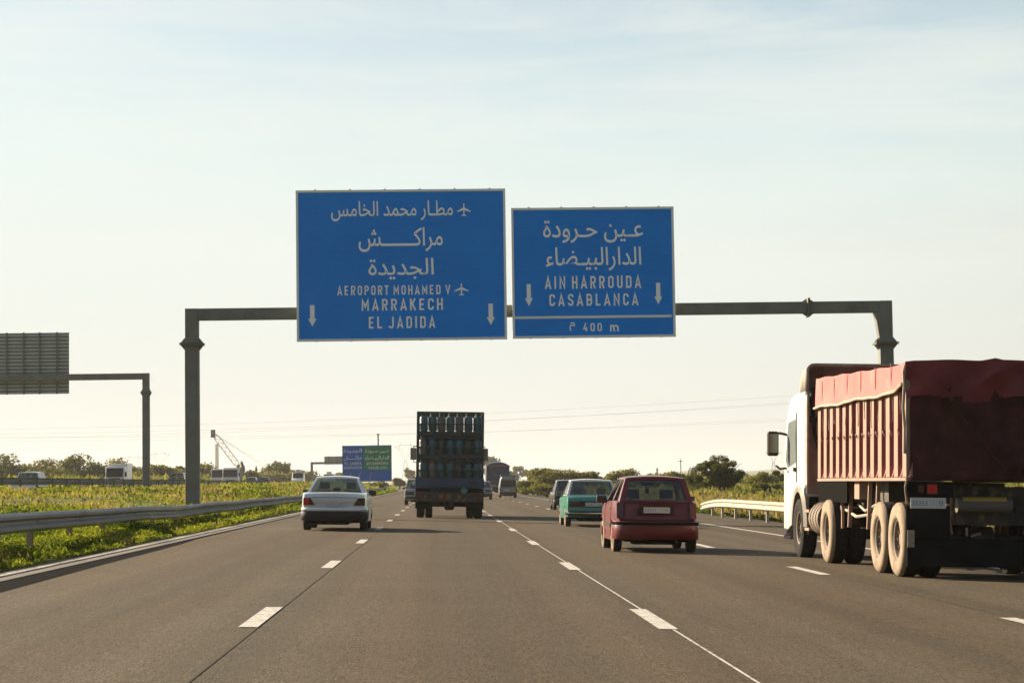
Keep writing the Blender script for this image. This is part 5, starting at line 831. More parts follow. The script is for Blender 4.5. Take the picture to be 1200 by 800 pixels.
def greenhouse(parent, body, yb0, yb1, yt0, yt1, zbelt, zroof, xt, mpaint, mglass, rear_ins, side_ins=(.05, .04, .04, .07), front_ins=(.05, .05, .05, .04), nside=2, roofc=.05, xin=.03, zr=None, mroof=None):
    """yb0/yb1 rear and front foot of the glass at belt height, yt0/yt1 rear and front edge of the roof"""
    xb0, xb1 = body.x(yb0, zbelt) - xin, body.x(yb1, zbelt) - xin; zr = zr or zroof; zb = zbelt
    RB = [Vector((-xb0, yb0, zb)), Vector((xb0, yb0, zb)), Vector((xt, yt0, zroof)), Vector((-xt, yt0, zroof))]
    framed(parent, RB, rear_ins, mpaint, mglass, 'rear_window', .03, (0, -1, .2))
    FB = [Vector((-xb1, yb1, zb - .0)), Vector((xb1, yb1, zb)), Vector((xt - .02, yt1, zr)), Vector((-xt + .02, yt1, zr))]
    framed(parent, FB, front_ins, mpaint, mglass, 'windscreen', .04, (0, 1, .2))
    for sg in (-1, 1):
        c = [Vector((sg * xb0, yb0, zb)), Vector((sg * xb1, yb1, zb)), Vector((sg * (xt - .02), yt1, zr)), Vector((sg * xt, yt0, zroof))]
        for k in range(nside):
            a, b = k / nside, (k + 1) / nside
            q = [quad_pt(c, a, 0), quad_pt(c, b, 0), quad_pt(c, b, 1), quad_pt(c, a, 1)]
            l = side_ins[0] * nside if k == 0 else .05; r_ = side_ins[1] * nside if k == nside - 1 else .05
            framed(parent, q, (l, r_, side_ins[2], side_ins[3]), mpaint, mglass, 'side_window', .012, (sg, 0, .2))
    rows = []
    for j in range(9):
        t = j / 8; y = yt0 + (yt1 - yt0) * t; xe = xt - .02 * t; z = zroof + (zr - zroof) * t + roofc * .6 * math.sin(math.pi * t) ** .8
        rows.append([(q * xe, y - (.03 * (1 - q * q) if j == 0 else 0), z + roofc * (1 - abs(q) ** 2.4) - (.0 if abs(q) < .99 else 0)) for q in (-1, -.985, -.94, -.85, -.6, -.3, 0, .3, .6, .85, .94, .985, 1)])
    low = [[(p[0], p[1], p[2] - .04) for p in r] for r in rows]
    mb = MB().grid(rows).grid(low); mb.grid([rows[0], low[0]]).grid([rows[-1], low[-1]]).grid([[r[0] for r in rows], [r[0] for r in low]]).grid([[r[-1] for r in rows], [r[-1] for r in low]])
    mb.build('roof', mroof or mpaint, parent, smooth=40)
def seat(parent, x, y, z, wd=.42, h=.62, head=True):
    mb = MB().box(x - wd / 2, x + wd / 2, y - .06, y + .08, z, z + h).box(x - .2, x + .2, y + .0, y + .5, z - .05, z + .12)
    o = mb.build('seat', M['seat'], parent, bevel=.05)
    if head: MB().box(x - .13, x + .13, y - .05, y + .05, z + h + .04, z + h + .22).box(x - .06, x - .045, y - .008, y + .008, z + h - .02, z + h + .05).box(x + .045, x + .06, y - .008, y + .008, z + h - .02, z + h + .05).build('headrest', M['seat'], o, bevel=.035)
def door_mirror(parent, x, y, z, sg, mt):
    mb = MB().box(-.10, .10, -.05, .05, -.07, .07); mb.v = [(v[0] + x + sg * .10, v[1] + y, v[2] + z) for v in mb.v]
    o = mb.build('door_mirror', mt, parent, bevel=.025)
    MB().box(x + sg * .10 - .08, x + sg * .10 + .08, y - .056, y - .052, z - .052, z + .052).build('mirror_glass', M['mirror'], o)
    MB().bar((x - sg * .08, y, z - .05), (x + sg * .03, y, z - .03), .05, .04).build('bracket', M['black'], o)
def bumper(parent, body, y, z0, z1, mt, name='rear_bumper', out=.05, front=False, ret=.55, strip_=None):
    """wrap-round bumper: outer face follows the plan shape of the body"""
    def path(off):
        P = [(-(body.hw * .985 + off * .45), ret), (-(body.hw * .975 + off * .45), .14), (-(body.hw * .93 + off * .2), .04 - off * .5)]
        P += [(x * body.hw * .8, -off - body.crown * (1 - x * x * .64) + .01) for x in (-1, -.6, -.2, .2, .6, 1)]
        P += [(-a, b) for a, b in P[:3][::-1]]
        return P
    A = path(out); rows = []
    zs = [(z0, -.03), (z0 + .02, -.005), ((z0 + z1) / 2, 0), (z1 - .02, -.004), (z1, -.03)]
    for z, d in zs:
        Q = path(out + d); rows.append([(a, (y + b) if not front else (y - b), z) for a, b in Q])
    I = path(-.03)
    rows.insert(0, [(a, (y + b) if not front else (y - b), z0) for a, b in I]); rows.append([(a, (y + b) if not front else (y - b), z1) for a, b in I])
    o = MB().grid(rows).build(name, mt, parent, smooth=50)
    if strip_:
        s0, s1, ms = strip_; Q = path(out + .012); Q2 = path(out - .02)
        r = [[(a, y + b, s0) for a, b in Q2], [(a, y + b, s0) for a, b in Q], [(a, y + b, s1) for a, b in Q], [(a, y + b, s1) for a, b in Q2]]
        MB().grid(r).build('rubbing_strip', ms, o, smooth=30)
    return o
def plate_on(parent, x, y, z, w_=.52, h=.11, tilt=0, marks=True, mt='plate'):
    o = MB().box(-w_ / 2, w_ / 2, -.008, .0, -h / 2, h / 2).build('number_plate', M[mt], parent); o.location = (x, y, z); o.rotation_euler = (tilt, 0, 0)
    if marks:
        mb = MB(); a = -w_ * .44
        for k, wd in enumerate((.030, .028, .032, .026, .030)):     # worn, unreadable figures
            mb.box(a, a + wd * w_ * 1.6, -.0105, -.0085, -h * .26, h * (.22 + .04 * (k % 2))); a += w_ * .092
        mb.box(w_ * .07, w_ * .08, -.0105, -.0085, -h * .42, h * .42).box(w_ * .15, w_ * .165, -.0105, -.0085, -h * .25, h * .25)
        mb.box(w_ * .235, w_ * .245, -.0105, -.0085, -h * .42, h * .42).box(w_ * .30, w_ * .345, -.0105, -.0085, -h * .26, h * .26).box(w_ * .37, w_ * .42, -.0105, -.0085, -h * .26, h * .26)
        mb.build('figures', mat('faded_figures', (.30, .31, .30), .6), o)
    return o
def car_root(name, x, y, label, group=None, rot=0, cat='car', flat=False, z=None):
    o = empty(name, (x, y, rz(x) if z is None else z), (0, 0 if flat else CROSS, rot)); tag(o, label, cat, group); return o
def underside(parent, body, L, W, z0=.17, z1=.42):
    mb = MB().box(-W / 2 + .18, W / 2 - .18, .12, L - .2, z0 + .04, z1).box(-W * .28, W * .22, .14, .7, z0 - .01, z0 + .10)
    mb.build('underbody', M['under'], parent, bevel=.03)
    MB().tube([(W * .24, .9, .22), (W * .24, .02, .21)], .028, 8).build('exhaust_pipe', M['chassis'], parent)
def gap_line(parent, pts, mt=None, wd=.010):
    mb = MB()
    for a, b in zip(pts[:-1], pts[1:]): mb.bar(a, b, wd, wd)
    return mb.build('panel_gap', mt or M['black'], parent)

# --- silver saloon (left lane)
def saloon(label, x, y, paint, z=None, rot=0, detail=True, name='saloon_car', flat=False):
    L_, W_ = 4.62, 1.72; o = car_root(name, x, y, label, rot=rot, z=z, flat=flat)
    top = [(4.58, .30), (4.60, .50), (4.55, .68), (4.30, .80), (3.30, .93), (2.9, .95), (1.2, .97), (1.05, .985), (.80, .985), (.16, .965), (.06, .935), (.05, .80), (.07, .60), (.02, .56), (.02, .40), (.10, .27)]
    b = CarBody(top, L_, W_, (1.02, 3.82), .315, .23, .055, .10); b.build(M[paint], o)
    greenhouse(o, b, .98, 3.28, 1.50, 2.65, .965, 1.375, .565, M[paint], M['glasspale'], (.055, .055, .03, .06), side_ins=(.10, .03, .03, .07), xin=.06, roofc=.04)
    for sx, yy in ((-1, 1.02), (1, 1.02), (-1, 3.82), (1, 3.82)): wheel(o, sx * (W_ / 2 - .115), yy, .315, .20, sx)
    underside(o, b, L_, W_)
    bumper(o, b, .02, .27, .50, M['black'], out=.06); bumper(o, b, L_ - .03, .27, .52, M[paint], 'front_bumper', front=True)
    bumper(o, b, .02, .503, .60, M[paint], 'bumper_cover', out=.05)
    for sx in (-1, 1):
        def tri(t, sx=sx): e = .80; i = .47 + .13 * t; return (sx * e, sx * i) if sx > 0 else (-e, -i)
        p = b.patch('tail_lamp', M['red_l'] if sx < 0 else M['dark_l'], o, 0, 0, .665, .855, poly=lambda t, sx=sx: (sx * .80, sx * (.50 + .12 * t)), out=.014)
        b.patch('lamp_cover', M['dark_l'], o, 0, 0, .668, .852, poly=lambda t, sx=sx: (sx * (.64 + .02 * t), sx * (.505 + .115 * t)), out=.019)
        door_mirror(o, sx * .80, 2.92, .98, sx, M['black'])
        MB().bar((sx * (W_ / 2 + .003), .95, .60), (sx * (W_ / 2 + .003), 3.9, .60), .02, .10).build('side_moulding', M[paint], o, bevel=.006)
    b.patch('lid_moulding', M['chrome'], o, -.45, .45, .742, .752, out=.016, nx=8, nz=1)
    gap_line(o, [(q * .60, b.rear_y(q * .60, .865) - .001, .865) for q in (-1, -.6, -.2, .2, .6, 1)])
    plate_on(o, 0, b.rear_y(0, .70) - .012, .70, .50, .10)
    for sx in (-.36, .36): seat(o, sx, 2.15, .42, .44, .62)
    seat(o, 0, 1.30, .50, 1.1, .38, False); MB().box(-.10, .10, 1.32, 1.40, .92, 1.12).build('headrest', M['seat'], o, bevel=.05)
    return o
saloon('silver blue saloon with one bright tail lamp in the left lane', -2.76, 55.9, 'silver')

# --- dark red hatchback
def hatch(label, x, y):
    L_, W_ = 3.70, 1.60; o = car_root('hatchback_car', x, y, label)
    top = [(3.66, .28), (3.68, .50), (3.60, .66), (3.40, .76), (2.80, .90), (2.5, .93), (.6, .97), (.30, .96), (.165, .94), (.13, .80), (.10, .64), (.02, .60), (.0, .40), (.08, .25)]
    b = CarBody(top, L_, W_, (.62, 3.02), .285, .21, .06, .13); b.build(M['redcar'], o)
    greenhouse(o, b, .175, 2.70, .42, 2.02, .94, 1.40, .565, M['redcar'], M['glasspale'], (.075, .075, .03, .08), side_ins=(.11, .03, .03, .06), xin=.035, roofc=.035, zr=1.41)
    for sx, yy in ((-1, .62), (1, .62), (-1, 3.02), (1, 3.02)): wheel(o, sx * (W_ / 2 - .09), yy, .285, .165, sx, dust='dusty' if sx < 0 else None)
    underside(o, b, L_, W_, .16, .40)
    bumper(o, b, 0, .25, .585, M['redcar'], out=.055, strip_=(.52, .575, M['under'])); bumper(o, b, L_ - .02, .25, .52, M['redcar'], 'front_bumper', front=True)
    gap_line(o, [(q * .70, b.rear_y(q * .70, .605) - .004, .605) for q in (-1, -.6, -.2, .2, .6, 1)], wd=.022)
    for sx in (-1, 1):
        b.patch('tail_lamp', M['dark_l'], o, sx * .755, sx * .64, .64, .93, out=.012, nx=3)
        gap_line(o, [(sx * .60, b.rear_y(sx * .60, z) - .002, z) for z in (.62, .75, .85, .95)])
        gap_line(o, [(sx * (b.x(q[0], q[1]) + .003), q[0], q[1]) for q in ((1.02, .30), (1.0, .62), (1.0, .93))]); gap_line(o, [(sx * (b.x(q[0], q[1]) + .003), q[0], q[1]) for q in ((2.35, .30), (2.38, .62), (2.38, .92))])
        MB().bar((sx * (W_ / 2 + .002), 1.0, .50), (sx * (W_ / 2 + .002), 2.72, .50), .02, .05).build('side_moulding', M['black'], o)
        MB().box(sx * .785, sx * .80, 1.08, 1.22, .80, .825).build('door_handle', M['black'], o)
    door_mirror(o, -.78, 2.30, .985, -1, M['black']); door_mirror(o, .78, 2.30, .985, 1, M['black'])
    # recess for the plate
    b.patch('plate_recess', M['black'], o, -.33, .33, .735, .875, out=.006, nx=6, nz=2)
    plate_on(o, 0, b.rear_y(0, .80) - .016, .80, .50, .11)
    MB().box(-.35, -.335, .05, .06, .60, .62).build('lock', M['chrome'], o)
    MB().bar((-.02, b.rear_y(0, .95) + .02, .965), (.16, b.rear_y(.16, .95) + .03, 1.02), .012, .012).build('wiper', M['black'], o)
    for sx in (-.33, .33): seat(o, sx, 1.55, .45, .42, .52)
    seat(o, 0, .95, .45, 1.05, .42, False)
    MB().box(-.12, .12, 2.05, 2.08, 1.26, 1.32).build('rear_view_mirror', M['black'], o, bevel=.01)
    MB().box(-.04, .04, 1.98, 2.0, 1.10, 1.22).build('hanging_ornament', M['black'], o, bevel=.02)
    return o
hatch('dark red hatchback with pale number plate ahead of the lorry', 4.08, 40.45)

# --- teal saloon, older and boxy, pale roof
def boxy(label, x, y, paint, roofm, name='saloon_car', z=None, rot=0, hatchy=False, W_=1.66, zroof=1.39, gl='glass', L_=4.2, flat=False):
    o = car_root(name, x, y, label, z=z, rot=rot, flat=flat)
    k = .35 if hatchy else 1
    top = [(L_ - .04, .30), (L_ - .02, .55), (L_ - .06, .72), (L_ - .35, .80), (L_ - 1.15, .90), (1.1 * k, .93), (.9 * k, .94), (.12, .90), (.03, .86), (.01, .70), (.03, .55), (.0, .5), (.0, .40), (.10, .28)]
    b = CarBody(top, L_, W_, (.85, L_ - .75), .30, .24, .03, .06); b.build(M[paint], o)
    greenhouse(o, b, .42 if hatchy else .72, L_ - 1.25, .55 if hatchy else 1.08, L_ - 1.8, .925, zroof, W_ / 2 - .20, M[roofm], M[gl], (.05, .05, .04, .07), side_ins=(.08, .03, .04, .07), xin=.04, roofc=.035)
    for sx, yy in ((-1, .85), (1, .85), (-1, L_ - .75), (1, L_ - .75)): wheel(o, sx * (W_ / 2 - .10), yy, .30, .175, sx, dust='dusty' if sx < 0 and paint == 'teal' else None)
    underside(o, b, L_, W_, .19, .42)
    bumper(o, b, 0, .35, .48, M['black'], out=.06, strip_=(.40, .43, M['chrome']) if paint == 'teal' else None); bumper(o, b, L_ - .02, .34, .46, M['black'], 'front_bumper', front=True)
    b.patch('lamp_panel', M['black'], o, -W_ * .44, W_ * .44, .60, .775, out=.008, nx=8)
    for sx in (-1, 1): b.patch('tail_lamp', M['dark_l'], o, sx * W_ * .44, sx * W_ * .26, .61, .765, out=.016, nx=3)
    plate_on(o, 0, b.rear_y(0, .68) - .02, .68, .52, .11)
    for sx in (-1, 1): door_mirror(o, sx * W_ / 2 * .94, L_ - 1.4, .95, sx, M['black'])
    for sx in (-.36, .36): seat(o, sx, L_ * .46, .42, .44, .52)
    return o
boxy('teal old saloon with white roof and dusty wheels left of the red hatchback', 4.61, 64.4, 'teal', 'whitep')
boxy('dark car with pale roof edge in front of the teal saloon', 6.52, 107.0, 'darkcar', 'greycar', 'estate_car', hatchy=True, W_=1.70, zroof=1.46)
o_ = boxy('grey car half hidden behind the left side of the bottle truck', -1.20, 122.4, 'greycar', 'greycar', 'hatchback_car', hatchy=True, W_=1.66, zroof=1.44)
boxy('grey car half hidden behind the right side of the bottle truck', 3.42, 174.0, 'greycar', 'greycar', 'hatchback_car', hatchy=True, W_=1.70, zroof=1.43)

# --- minibus and tarpaulined tipper far ahead
def minibus(label, x, y):
    o = car_root('minibus', x, y, label, cat='van'); W_, H_, L_ = 1.62, 1.93, 4.2; hw = W_ / 2
    rows = []
    for yy, s, dz in ((0, .97, -.02), (.05, 1, 0), (L_ - .8, 1, 0), (L_ - .25, .97, -.45), (L_, .93, -1.0)):
        zt_ = H_ + dz; rows.append([(p[0] * s, yy, p[1] if p[1] < .9 else .9 + (p[1] - .9) * (zt_ - .9) / (H_ - .9)) for p in ((-hw + .02, .30), (-hw, .55), (-hw, .98), (-hw + .10, 1.72), (-hw + .18, 1.88), (-hw + .30, H_), (hw - .30, H_), (hw - .18, 1.88), (hw - .10, 1.72), (hw, .98), (hw, .55), (hw - .02, .30))])
    mb = MB().grid(rows, closed=True); mb.f += [tuple(range(12)), tuple(range(48, 60))]
    mb.build('body', M['greycar'], o, smooth=35)
    MB().box(-hw + .13, hw - .13, -.03, .015, 1.00, 1.62).build('rear_window', M['glassdark'], o, bevel=.01)
    MB().box(-hw + .12, hw - .12, .02, .05, .99, 1.66).build('window_recess', M['black'], o)
    MB().box(-hw + .1, hw - .1, .2, 2.7, H_ + .005, H_ + .11).build('roof_load', M['truckblue'], o, bevel=.04)
    for sx in (-1, 1):
        MB().box(min(sx * (hw - .12), sx * (hw - .01)), max(sx * (hw - .12), sx * (hw - .01)), -.025, .01, .62, .92).build('tail_lamp', M['dark_l'], o)
        for yy in (.75, 3.3): wheel(o, sx * (hw - .11), yy, .29, .18, sx)
    MB().box(-hw, hw, -.06, .03, .34, .50).build('rear_bumper', M['black'], o, bevel=.02); plate_on(o, -.1, -.03, .72, .45, .11)
    underside(o, None, L_, W_, .18, .40); return o
minibus('small grey minibus with loaded roof behind the blue tarpaulined lorry', 6.30, 197.5)
def truck_chassis(o, L_, W_, axles, r, duals, rimm='rim'):
    fr = MB()
    for sx in (-.42, .42): fr.box(sx - .05, sx + .05, .3, L_ - .4, r * 1.45, r * 1.45 + .24)
    for k in range(int(L_ / 1.3)): fr.box(-.37, .37, .6 + k * 1.3, .72 + k * 1.3, r * 1.5, r * 1.5 + .16)
    fr.build('chassis_frame', M['chassis'], o)
    for yy, du in zip(axles, duals):
        MB().tube([(-W_ / 2 + .3, yy, r), (W_ / 2 - .3, yy, r)], .08, 10).lathe([(-.22, .05), (-.14, .2), (.14, .2), (.22, .05)], 'x', (0, yy, r), 14).build('axle', M['chassis'], o)
        for sx in (-1, 1):
            wheel(o, sx * (W_ / 2 - .15), yy, r, .28, sx, rim='dustyrim', rimr=.56)
            if du: wheel(o, sx * (W_ / 2 - .47), yy, r, .26, -sx, rim='dustyrim', rimr=.56)
def far_tipper(label, x, y):
    o = car_root('tipper_lorry', x, y, label, cat='lorry'); W_ = 2.5
    truck_chassis(o, 9, W_, (1.3, 2.6, 7.6), .5, (1, 1, 0))
    mb = MB().box(-1.25, 1.25, .3, 6.4, 1.15, 3.25); mb.build('tipper_body', M['truckblue'], o)
    MB().box(-1.29, 1.29, .22, .297, 3.18, 3.30).box(-1.29, -1.251, .3, 6.4, 3.17, 3.30).box(1.251, 1.29, .3, 6.4, 3.17, 3.30).build('top_rail', M['rib'], o)
    for sx in (-1, 1): MB().bar((sx * .80, .27, 3.15), (sx * .12, .27, 2.1), .08, .05).build('brace', M['rib'], o)
    for sx in (-1, 1): MB().box(min(sx * 1.26, sx * 1.20), max(sx * 1.26, sx * 1.20), .24, .296, 1.15, 3.17).build('corner_post', M['truckblue'], o)
    rows = [[(q * 1.22, .25 + 6.1 * j / 8, 3.28 + .38 * max(0, 1 - abs(q) ** 2.6) * (.88 + .12 * math.sin(j * 1.7)) * (.9 if j in (0, 8) else 1)) for q in (-1, -.9, -.7, -.45, -.2, 0, .2, .45, .7, .9, 1)] for j in range(9)]
    t = MB().grid(rows); t.f += [tuple(range(11)), tuple(range(88, 99))]; t.build('tarpaulin', M['tarpblue'], o, smooth=50)
    MB().box(-1.15, 1.15, 6.7, 8.6, .9, 3.0).build('cab', M['whitep'], o, bevel=.1)
    MB().box(-1.2, 1.2, .1, .22, .55, .80).build('rear_underrun_bar', M['chassis'], o)
    for sx in (-1, 1): MB().box(min(sx * .95, sx * 1.2), max(sx * .95, sx * 1.2), .07, .098, .85, 1.0).build('tail_lamp', M['dark_l'], o)
    return o
far_tipper('distant blue tipper lorry with humped tarpaulin ahead of the minibus', 6.30, 233)

# --- bottle truck, centre lane
BX, BYY = .34, 77.9
o = car_root('bottle_truck', BX, BYY, 'dark flatbed truck carrying three tiers of gas bottles in the middle lane', cat='truck'); bt = o
truck_chassis(o, 8.2, 2.44, (1.3, 5.9), .48, (1, 0))
MB().box(-1.25, 1.25, .0, 5.6, 1.10, 1.16).box(-1.25, 1.25, -.02, .05, 1.163, 1.44).box(-1.25, -1.20, .053, 5.6, 1.163, 1.44).box(1.20, 1.25, .053, 5.6, 1.163, 1.44).build('flatbed', M['truckblue'], o, bevel=.008)
MB().box(-1.2, 1.2, .1, 5.5, 1.163, 1.478).build('bed_load_base', M['chassis'], o)
rx0, rx1 = -1.19, 1.19; NC, PIT = 7, .328
post = None
for xx in (rx0, rx1):
    for yy in (.06, 1.4, 2.75, 4.1, 5.4):
        if post is None: post = MB().box(-.035, .035, -.035, .035, 0, 2.47).build('rack_post', M['rack'], o)
        else: post = dup_part(post, (0, 0, 0))
        post.location = (xx, yy, 1.363)
for t in range(3):
    zt_ = 1.48 + .835 * t
    if t: MB().box(rx0 + .04, rx1 - .04, .03, 5.4, zt_ - .17, zt_ - .005).build('tier_shelf', M['rack'], o)
    for dz in (.26, .60):
        MB().box(rx0 + .036, rx1 - .036, .032, .055, zt_ + dz - .018, zt_ + dz + .018).build('rack_rail', M['rack'], o)
        for xx in (rx0, rx1): MB().box(xx - .015, xx + .015, .10, 5.36, zt_ + dz - .018, zt_ + dz + .018).build('rack_rail', M['rack'], o)
    for c in range(NC + 1):
        MB().box(rx0 + .06 + c * PIT - .010, rx0 + .06 + c * PIT + .010, .012, .030, zt_, zt_ + .64).build('rack_bar', M['rack'], o)
MB().box(rx0 - .03, rx1 + .03, .0, .09, 3.80, 3.86).box(rx0 - .03, rx0 + .04, .093, 5.43, 3.80, 3.86).box(rx1 - .04, rx1 + .03, .093, 5.43, 3.80, 3.86).build('top_frame', M['rack'], o)
for k in range(4): MB().box(rx0 + .045, rx1 - .045, 1.3 + k * 1.35, 1.36 + k * 1.35, 3.805, 3.85).build('cross_bar', M['rack'], o)
MB().box(-1.16, 1.16, 5.38, 5.42, 1.40, 3.05).build('headboard', M['rack'], o)
MB().bar((.45, .0, 1.5), (.85, .0, 3.2), .02, .02).build('loose_strap', M['chassis'], o)
# cab
MB().prism([(5.75, .9), (8.0, .9), (8.05, 1.7), (7.75, 2.75), (7.4, 2.85), (5.75, 2.85)], 'x', -1.18, 1.18).build('cab', M['truckblue'], o, bevel=.05)
MB().box(-1.0, 1.0, 5.73, 5.745, 1.9, 2.6).build('cab_rear_window', M['glassdark'], o)
for sx in (-1, 1):
    a_ = MB().bar((sx * 1.15, 7.6, 2.75), (sx * 1.42, 7.6, 2.72), .03, .03).bar((sx * 1.15, 7.6, 2.05), (sx * 1.40, 7.6, 2.10), .03, .03).bar((sx * 1.42, 7.6, 2.74), (sx * 1.42, 7.6, 2.08), .025, .025).build('mirror_arm', M['black'], o)
    MB().box(sx * 1.43 - .12, sx * 1.43 + .12, 7.52, 7.60, 2.18, 2.66).build('mirror_head', M['cabback'], a_, bevel=.03)
    MB().box(min(sx * 1.24, sx * .70), max(sx * 1.24, sx * .70), .35, .37, .34, 1.09).build('mudflap', M['flap'], o)
    MB().box(min(sx * 1.22, sx * .92), max(sx * 1.22, sx * .92), -.02, .05, .72, .90).build('tail_lamp', M['dark_l'], o)
MB().box(-1.22, 1.22, .055, .15, .60, .95).build('rear_panel', M['chassis'], o, bevel=.01)
for xx, mm in ((-.32, 'orange_l'), (-.18, 'red_l'), (-.04, 'orange_l'), (.36, 'yellow')): MB().box(xx - .07, xx + .07, .03, .053, .70, .86).build('reflector', mat('dull_' + mm, (.16, .09, .02) if mm != 'red_l' else (.13, .02, .01), .6), o)
MB().prism([(.52, .86), (.66, 1.0), (.52, 1.14), (.38, 1.0)], 'y', -.03, -.022).build('hazard_diamond', M['hazard'], o)
plate_on(o, .85, -.025, 1.27, .30, .09, mt='chassis', marks=False)
# the bottles: rear rows as single things
proto = {}
def bottle(kind):
    R_ = .148; mb = MB().lathe([(0, R_ * .82), (.03, R_ * .86), (.05, R_), (.24, R_), (.25, R_ * 1.03), (.265, R_ * 1.03), (.275, R_), (.46, R_), (.52, R_ * .86), (.555, R_ * .5), (.565, .03), (.60, .028), (.60, 0)], 'z', n=18)
    o = mb.build('gas_bottle', M[kind], None, smooth=50)
    c = MB().lathe([(.535, .088), (.64, .092), (.645, .085), (.54, .080)], 'z', n=14).build('collar', M[kind], o, smooth=50)
    return o
tiers = ['bottom', 'middle', 'top']; cols = ['leftmost', 'second from the left', 'third from the left', 'fourth from the left', 'third from the right', 'second from the right', 'rightmost']
Mx = Matrix.Translation((BX, BYY, rz(BX))) @ Euler((0, CROSS, 0)).to_matrix().to_4x4()
kinds = [['gasteal', 'gasgrey', 'gasteal', 'gasteal', 'gasdark', 'gasteal', 'gasteal'], ['gasgrey', 'gasteal', 'gasdark', 'gasteal', 'gasteal', 'gasdark', 'gasteal'], ['gasteal', 'gasteal', 'gasgrey', 'gasteal', 'gasgrey', 'gasteal', 'gasteal']]
word = dict(gasteal='teal', gasgrey='grey', gasdark='dark')
for row in range(4):
    for t in range(3):
        for c in range(NC):
            kd = kinds[t][c] if row == 0 else random.choice(['gasteal', 'gasdark', 'gasteal', 'gasgrey'])
            if kd not in proto: proto[kd] = b_ = bottle(kd)
            else: b_ = copy_tree(proto[kd])
            p = Mx @ Vector((rx0 + .06 + (c + .5) * PIT - .0, .215 + row * .33, 1.483 + .835 * t))
            b_.location = p; b_.rotation_euler = (0, CROSS, random.uniform(0, 6))
            lab = f"{word[kd]} gas bottle in the rear row of the {tiers[t]} tier, {cols[c]}" if row == 0 else f"{(0, 'second', 'third', 'fourth')[row]} row gas bottle of the {tiers[t]} tier, behind the {cols[c]} one of the rear row"
            tag(b_, lab, 'gas bottle', 'gas bottles racked on the truck')
# ------------------------------------------------------------------ lorry on the right: tractor and tipping trailer
TX = 7.77
tr = empty('tipper_trailer', (TX, 29.9, rz(TX)), (0, CROSS, 0)); tag(tr, 'dusty tipping trailer with pink ribbed sides under a red tarpaulin', 'trailer')
LT = 7.15; hwT = 1.25; ZB, ZT = 1.40, 2.94
truck_chassis(tr, 6.6, 2.5, (.80, 2.10), .53, (1, 1))
for o_ in list(tr.children):
    if o_.name.startswith('wheel') and abs(o_.location.x) > 1.0:
        s_ = -1 if o_.location.x < 0 else 1; hw_ = .14; r = .53
        MB().lathe([(s_ * (hw_ * .80), r * .565), (s_ * (hw_ + .001), r * .60), (s_ * (hw_ + .008), r * .68), (s_ * (hw_ + .010), r * .84), (s_ * (hw_ + .004), r * .93), (s_ * hw_ * .80, r * .992), (s_ * hw_ * .5, r * 1.003)], 'x', n=40, cap=False).build('sidewall', M['dusty'], o_, smooth=60)
# body shell
MB().box(-hwT + .072, -hwT + .11, .10, LT - .05, ZB + .02, ZT).build('side_panel', M['trailer'], tr)
MB().box(hwT - .11, hwT - .072, .10, LT - .05, ZB + .02, ZT).build('side_panel', M['trailer'], tr)
MB().box(-hwT + .143, hwT - .143, .10, LT - .05, ZB + .02, ZB + .10).build('floor', M['chassis'], tr)
MB().box(-hwT + .05, hwT - .05, LT - .048, LT, ZB, ZT + .02).build('front_wall', M['trailer'], tr)
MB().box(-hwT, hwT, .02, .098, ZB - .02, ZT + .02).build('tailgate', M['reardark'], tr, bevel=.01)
for sx in (-1, 1):
    MB().box(min(sx * hwT, sx * (hwT - .143)), max(sx * hwT, sx * (hwT - .143)), .102, LT, ZB - .03, ZB + .015).build('side_rail', M['rib'], tr)
    MB().box(min(sx * hwT, sx * (hwT - .143)), max(sx * hwT, sx * (hwT - .143)), .102, LT, ZT, ZT + .08).build('side_rail', M['rib'], tr)
rib = None
for sx in (-1, 1):
    for k in range(13):
        y = .16 + k * (LT - .36) / 12
        if rib is None:
            rb = MB().box(-.0, .099, -.045, .045, 0, ZT - ZB - .02).prism([(0, 0), (.099, 0), (.099, -.001)], 'y', -.05, .05)
            rb = MB(); rb.grid([[(.071, -.16, 0), (.01, -.13, 0), (.01, .13, 0), (.071, .16, 0)], [(.071, -.16, ZT - ZB - .02), (.01, -.13, ZT - ZB - .02), (.01, .13, ZT - ZB - .02), (.071, .16, ZT - ZB - .02)]])
            rb.prism([(.012, 0), (.0715, 0), (.0715, .20), (.03, .02)], 'y', -.20, .20)
            rib = rb.build('rib', M['trailer'], tr); MB().box(-.003, .0085, -.128, .128, .005, ZT - ZB - .03).build('worn_face', M['rib'], rib); q = rib
        else: q = copy_tree(rib, tr)
        q.location = (sx * -hwT if sx > 0 else hwT, y, ZB + .018)
        q.rotation_euler = (0, 0, math.pi if sx < 0 else 0)
# ties hanging from the hem
for k in range(13):
    y = .42 + k * (LT - .5) / 13; z0 = 2.62; pts = [(-hwT - .008, y + .03 * math.sin(j * 1.3 + k) * (j / 5), z0 - j * (.06 + .05 * ((k * 7) % 5) / 5)) for j in range(6)]
    MB().tube(pts, .007, 5).build('tie_rope', M['rope'], tr)
    hk = MB().tube([(-hwT - .012, y + .05, 2.06), (-hwT - .04, y + .03, 2.10), (-hwT - .045, y, 2.07), (-hwT - .02, y - .02, 2.03)], .008, 5).build('hook', M['rib'], tr)
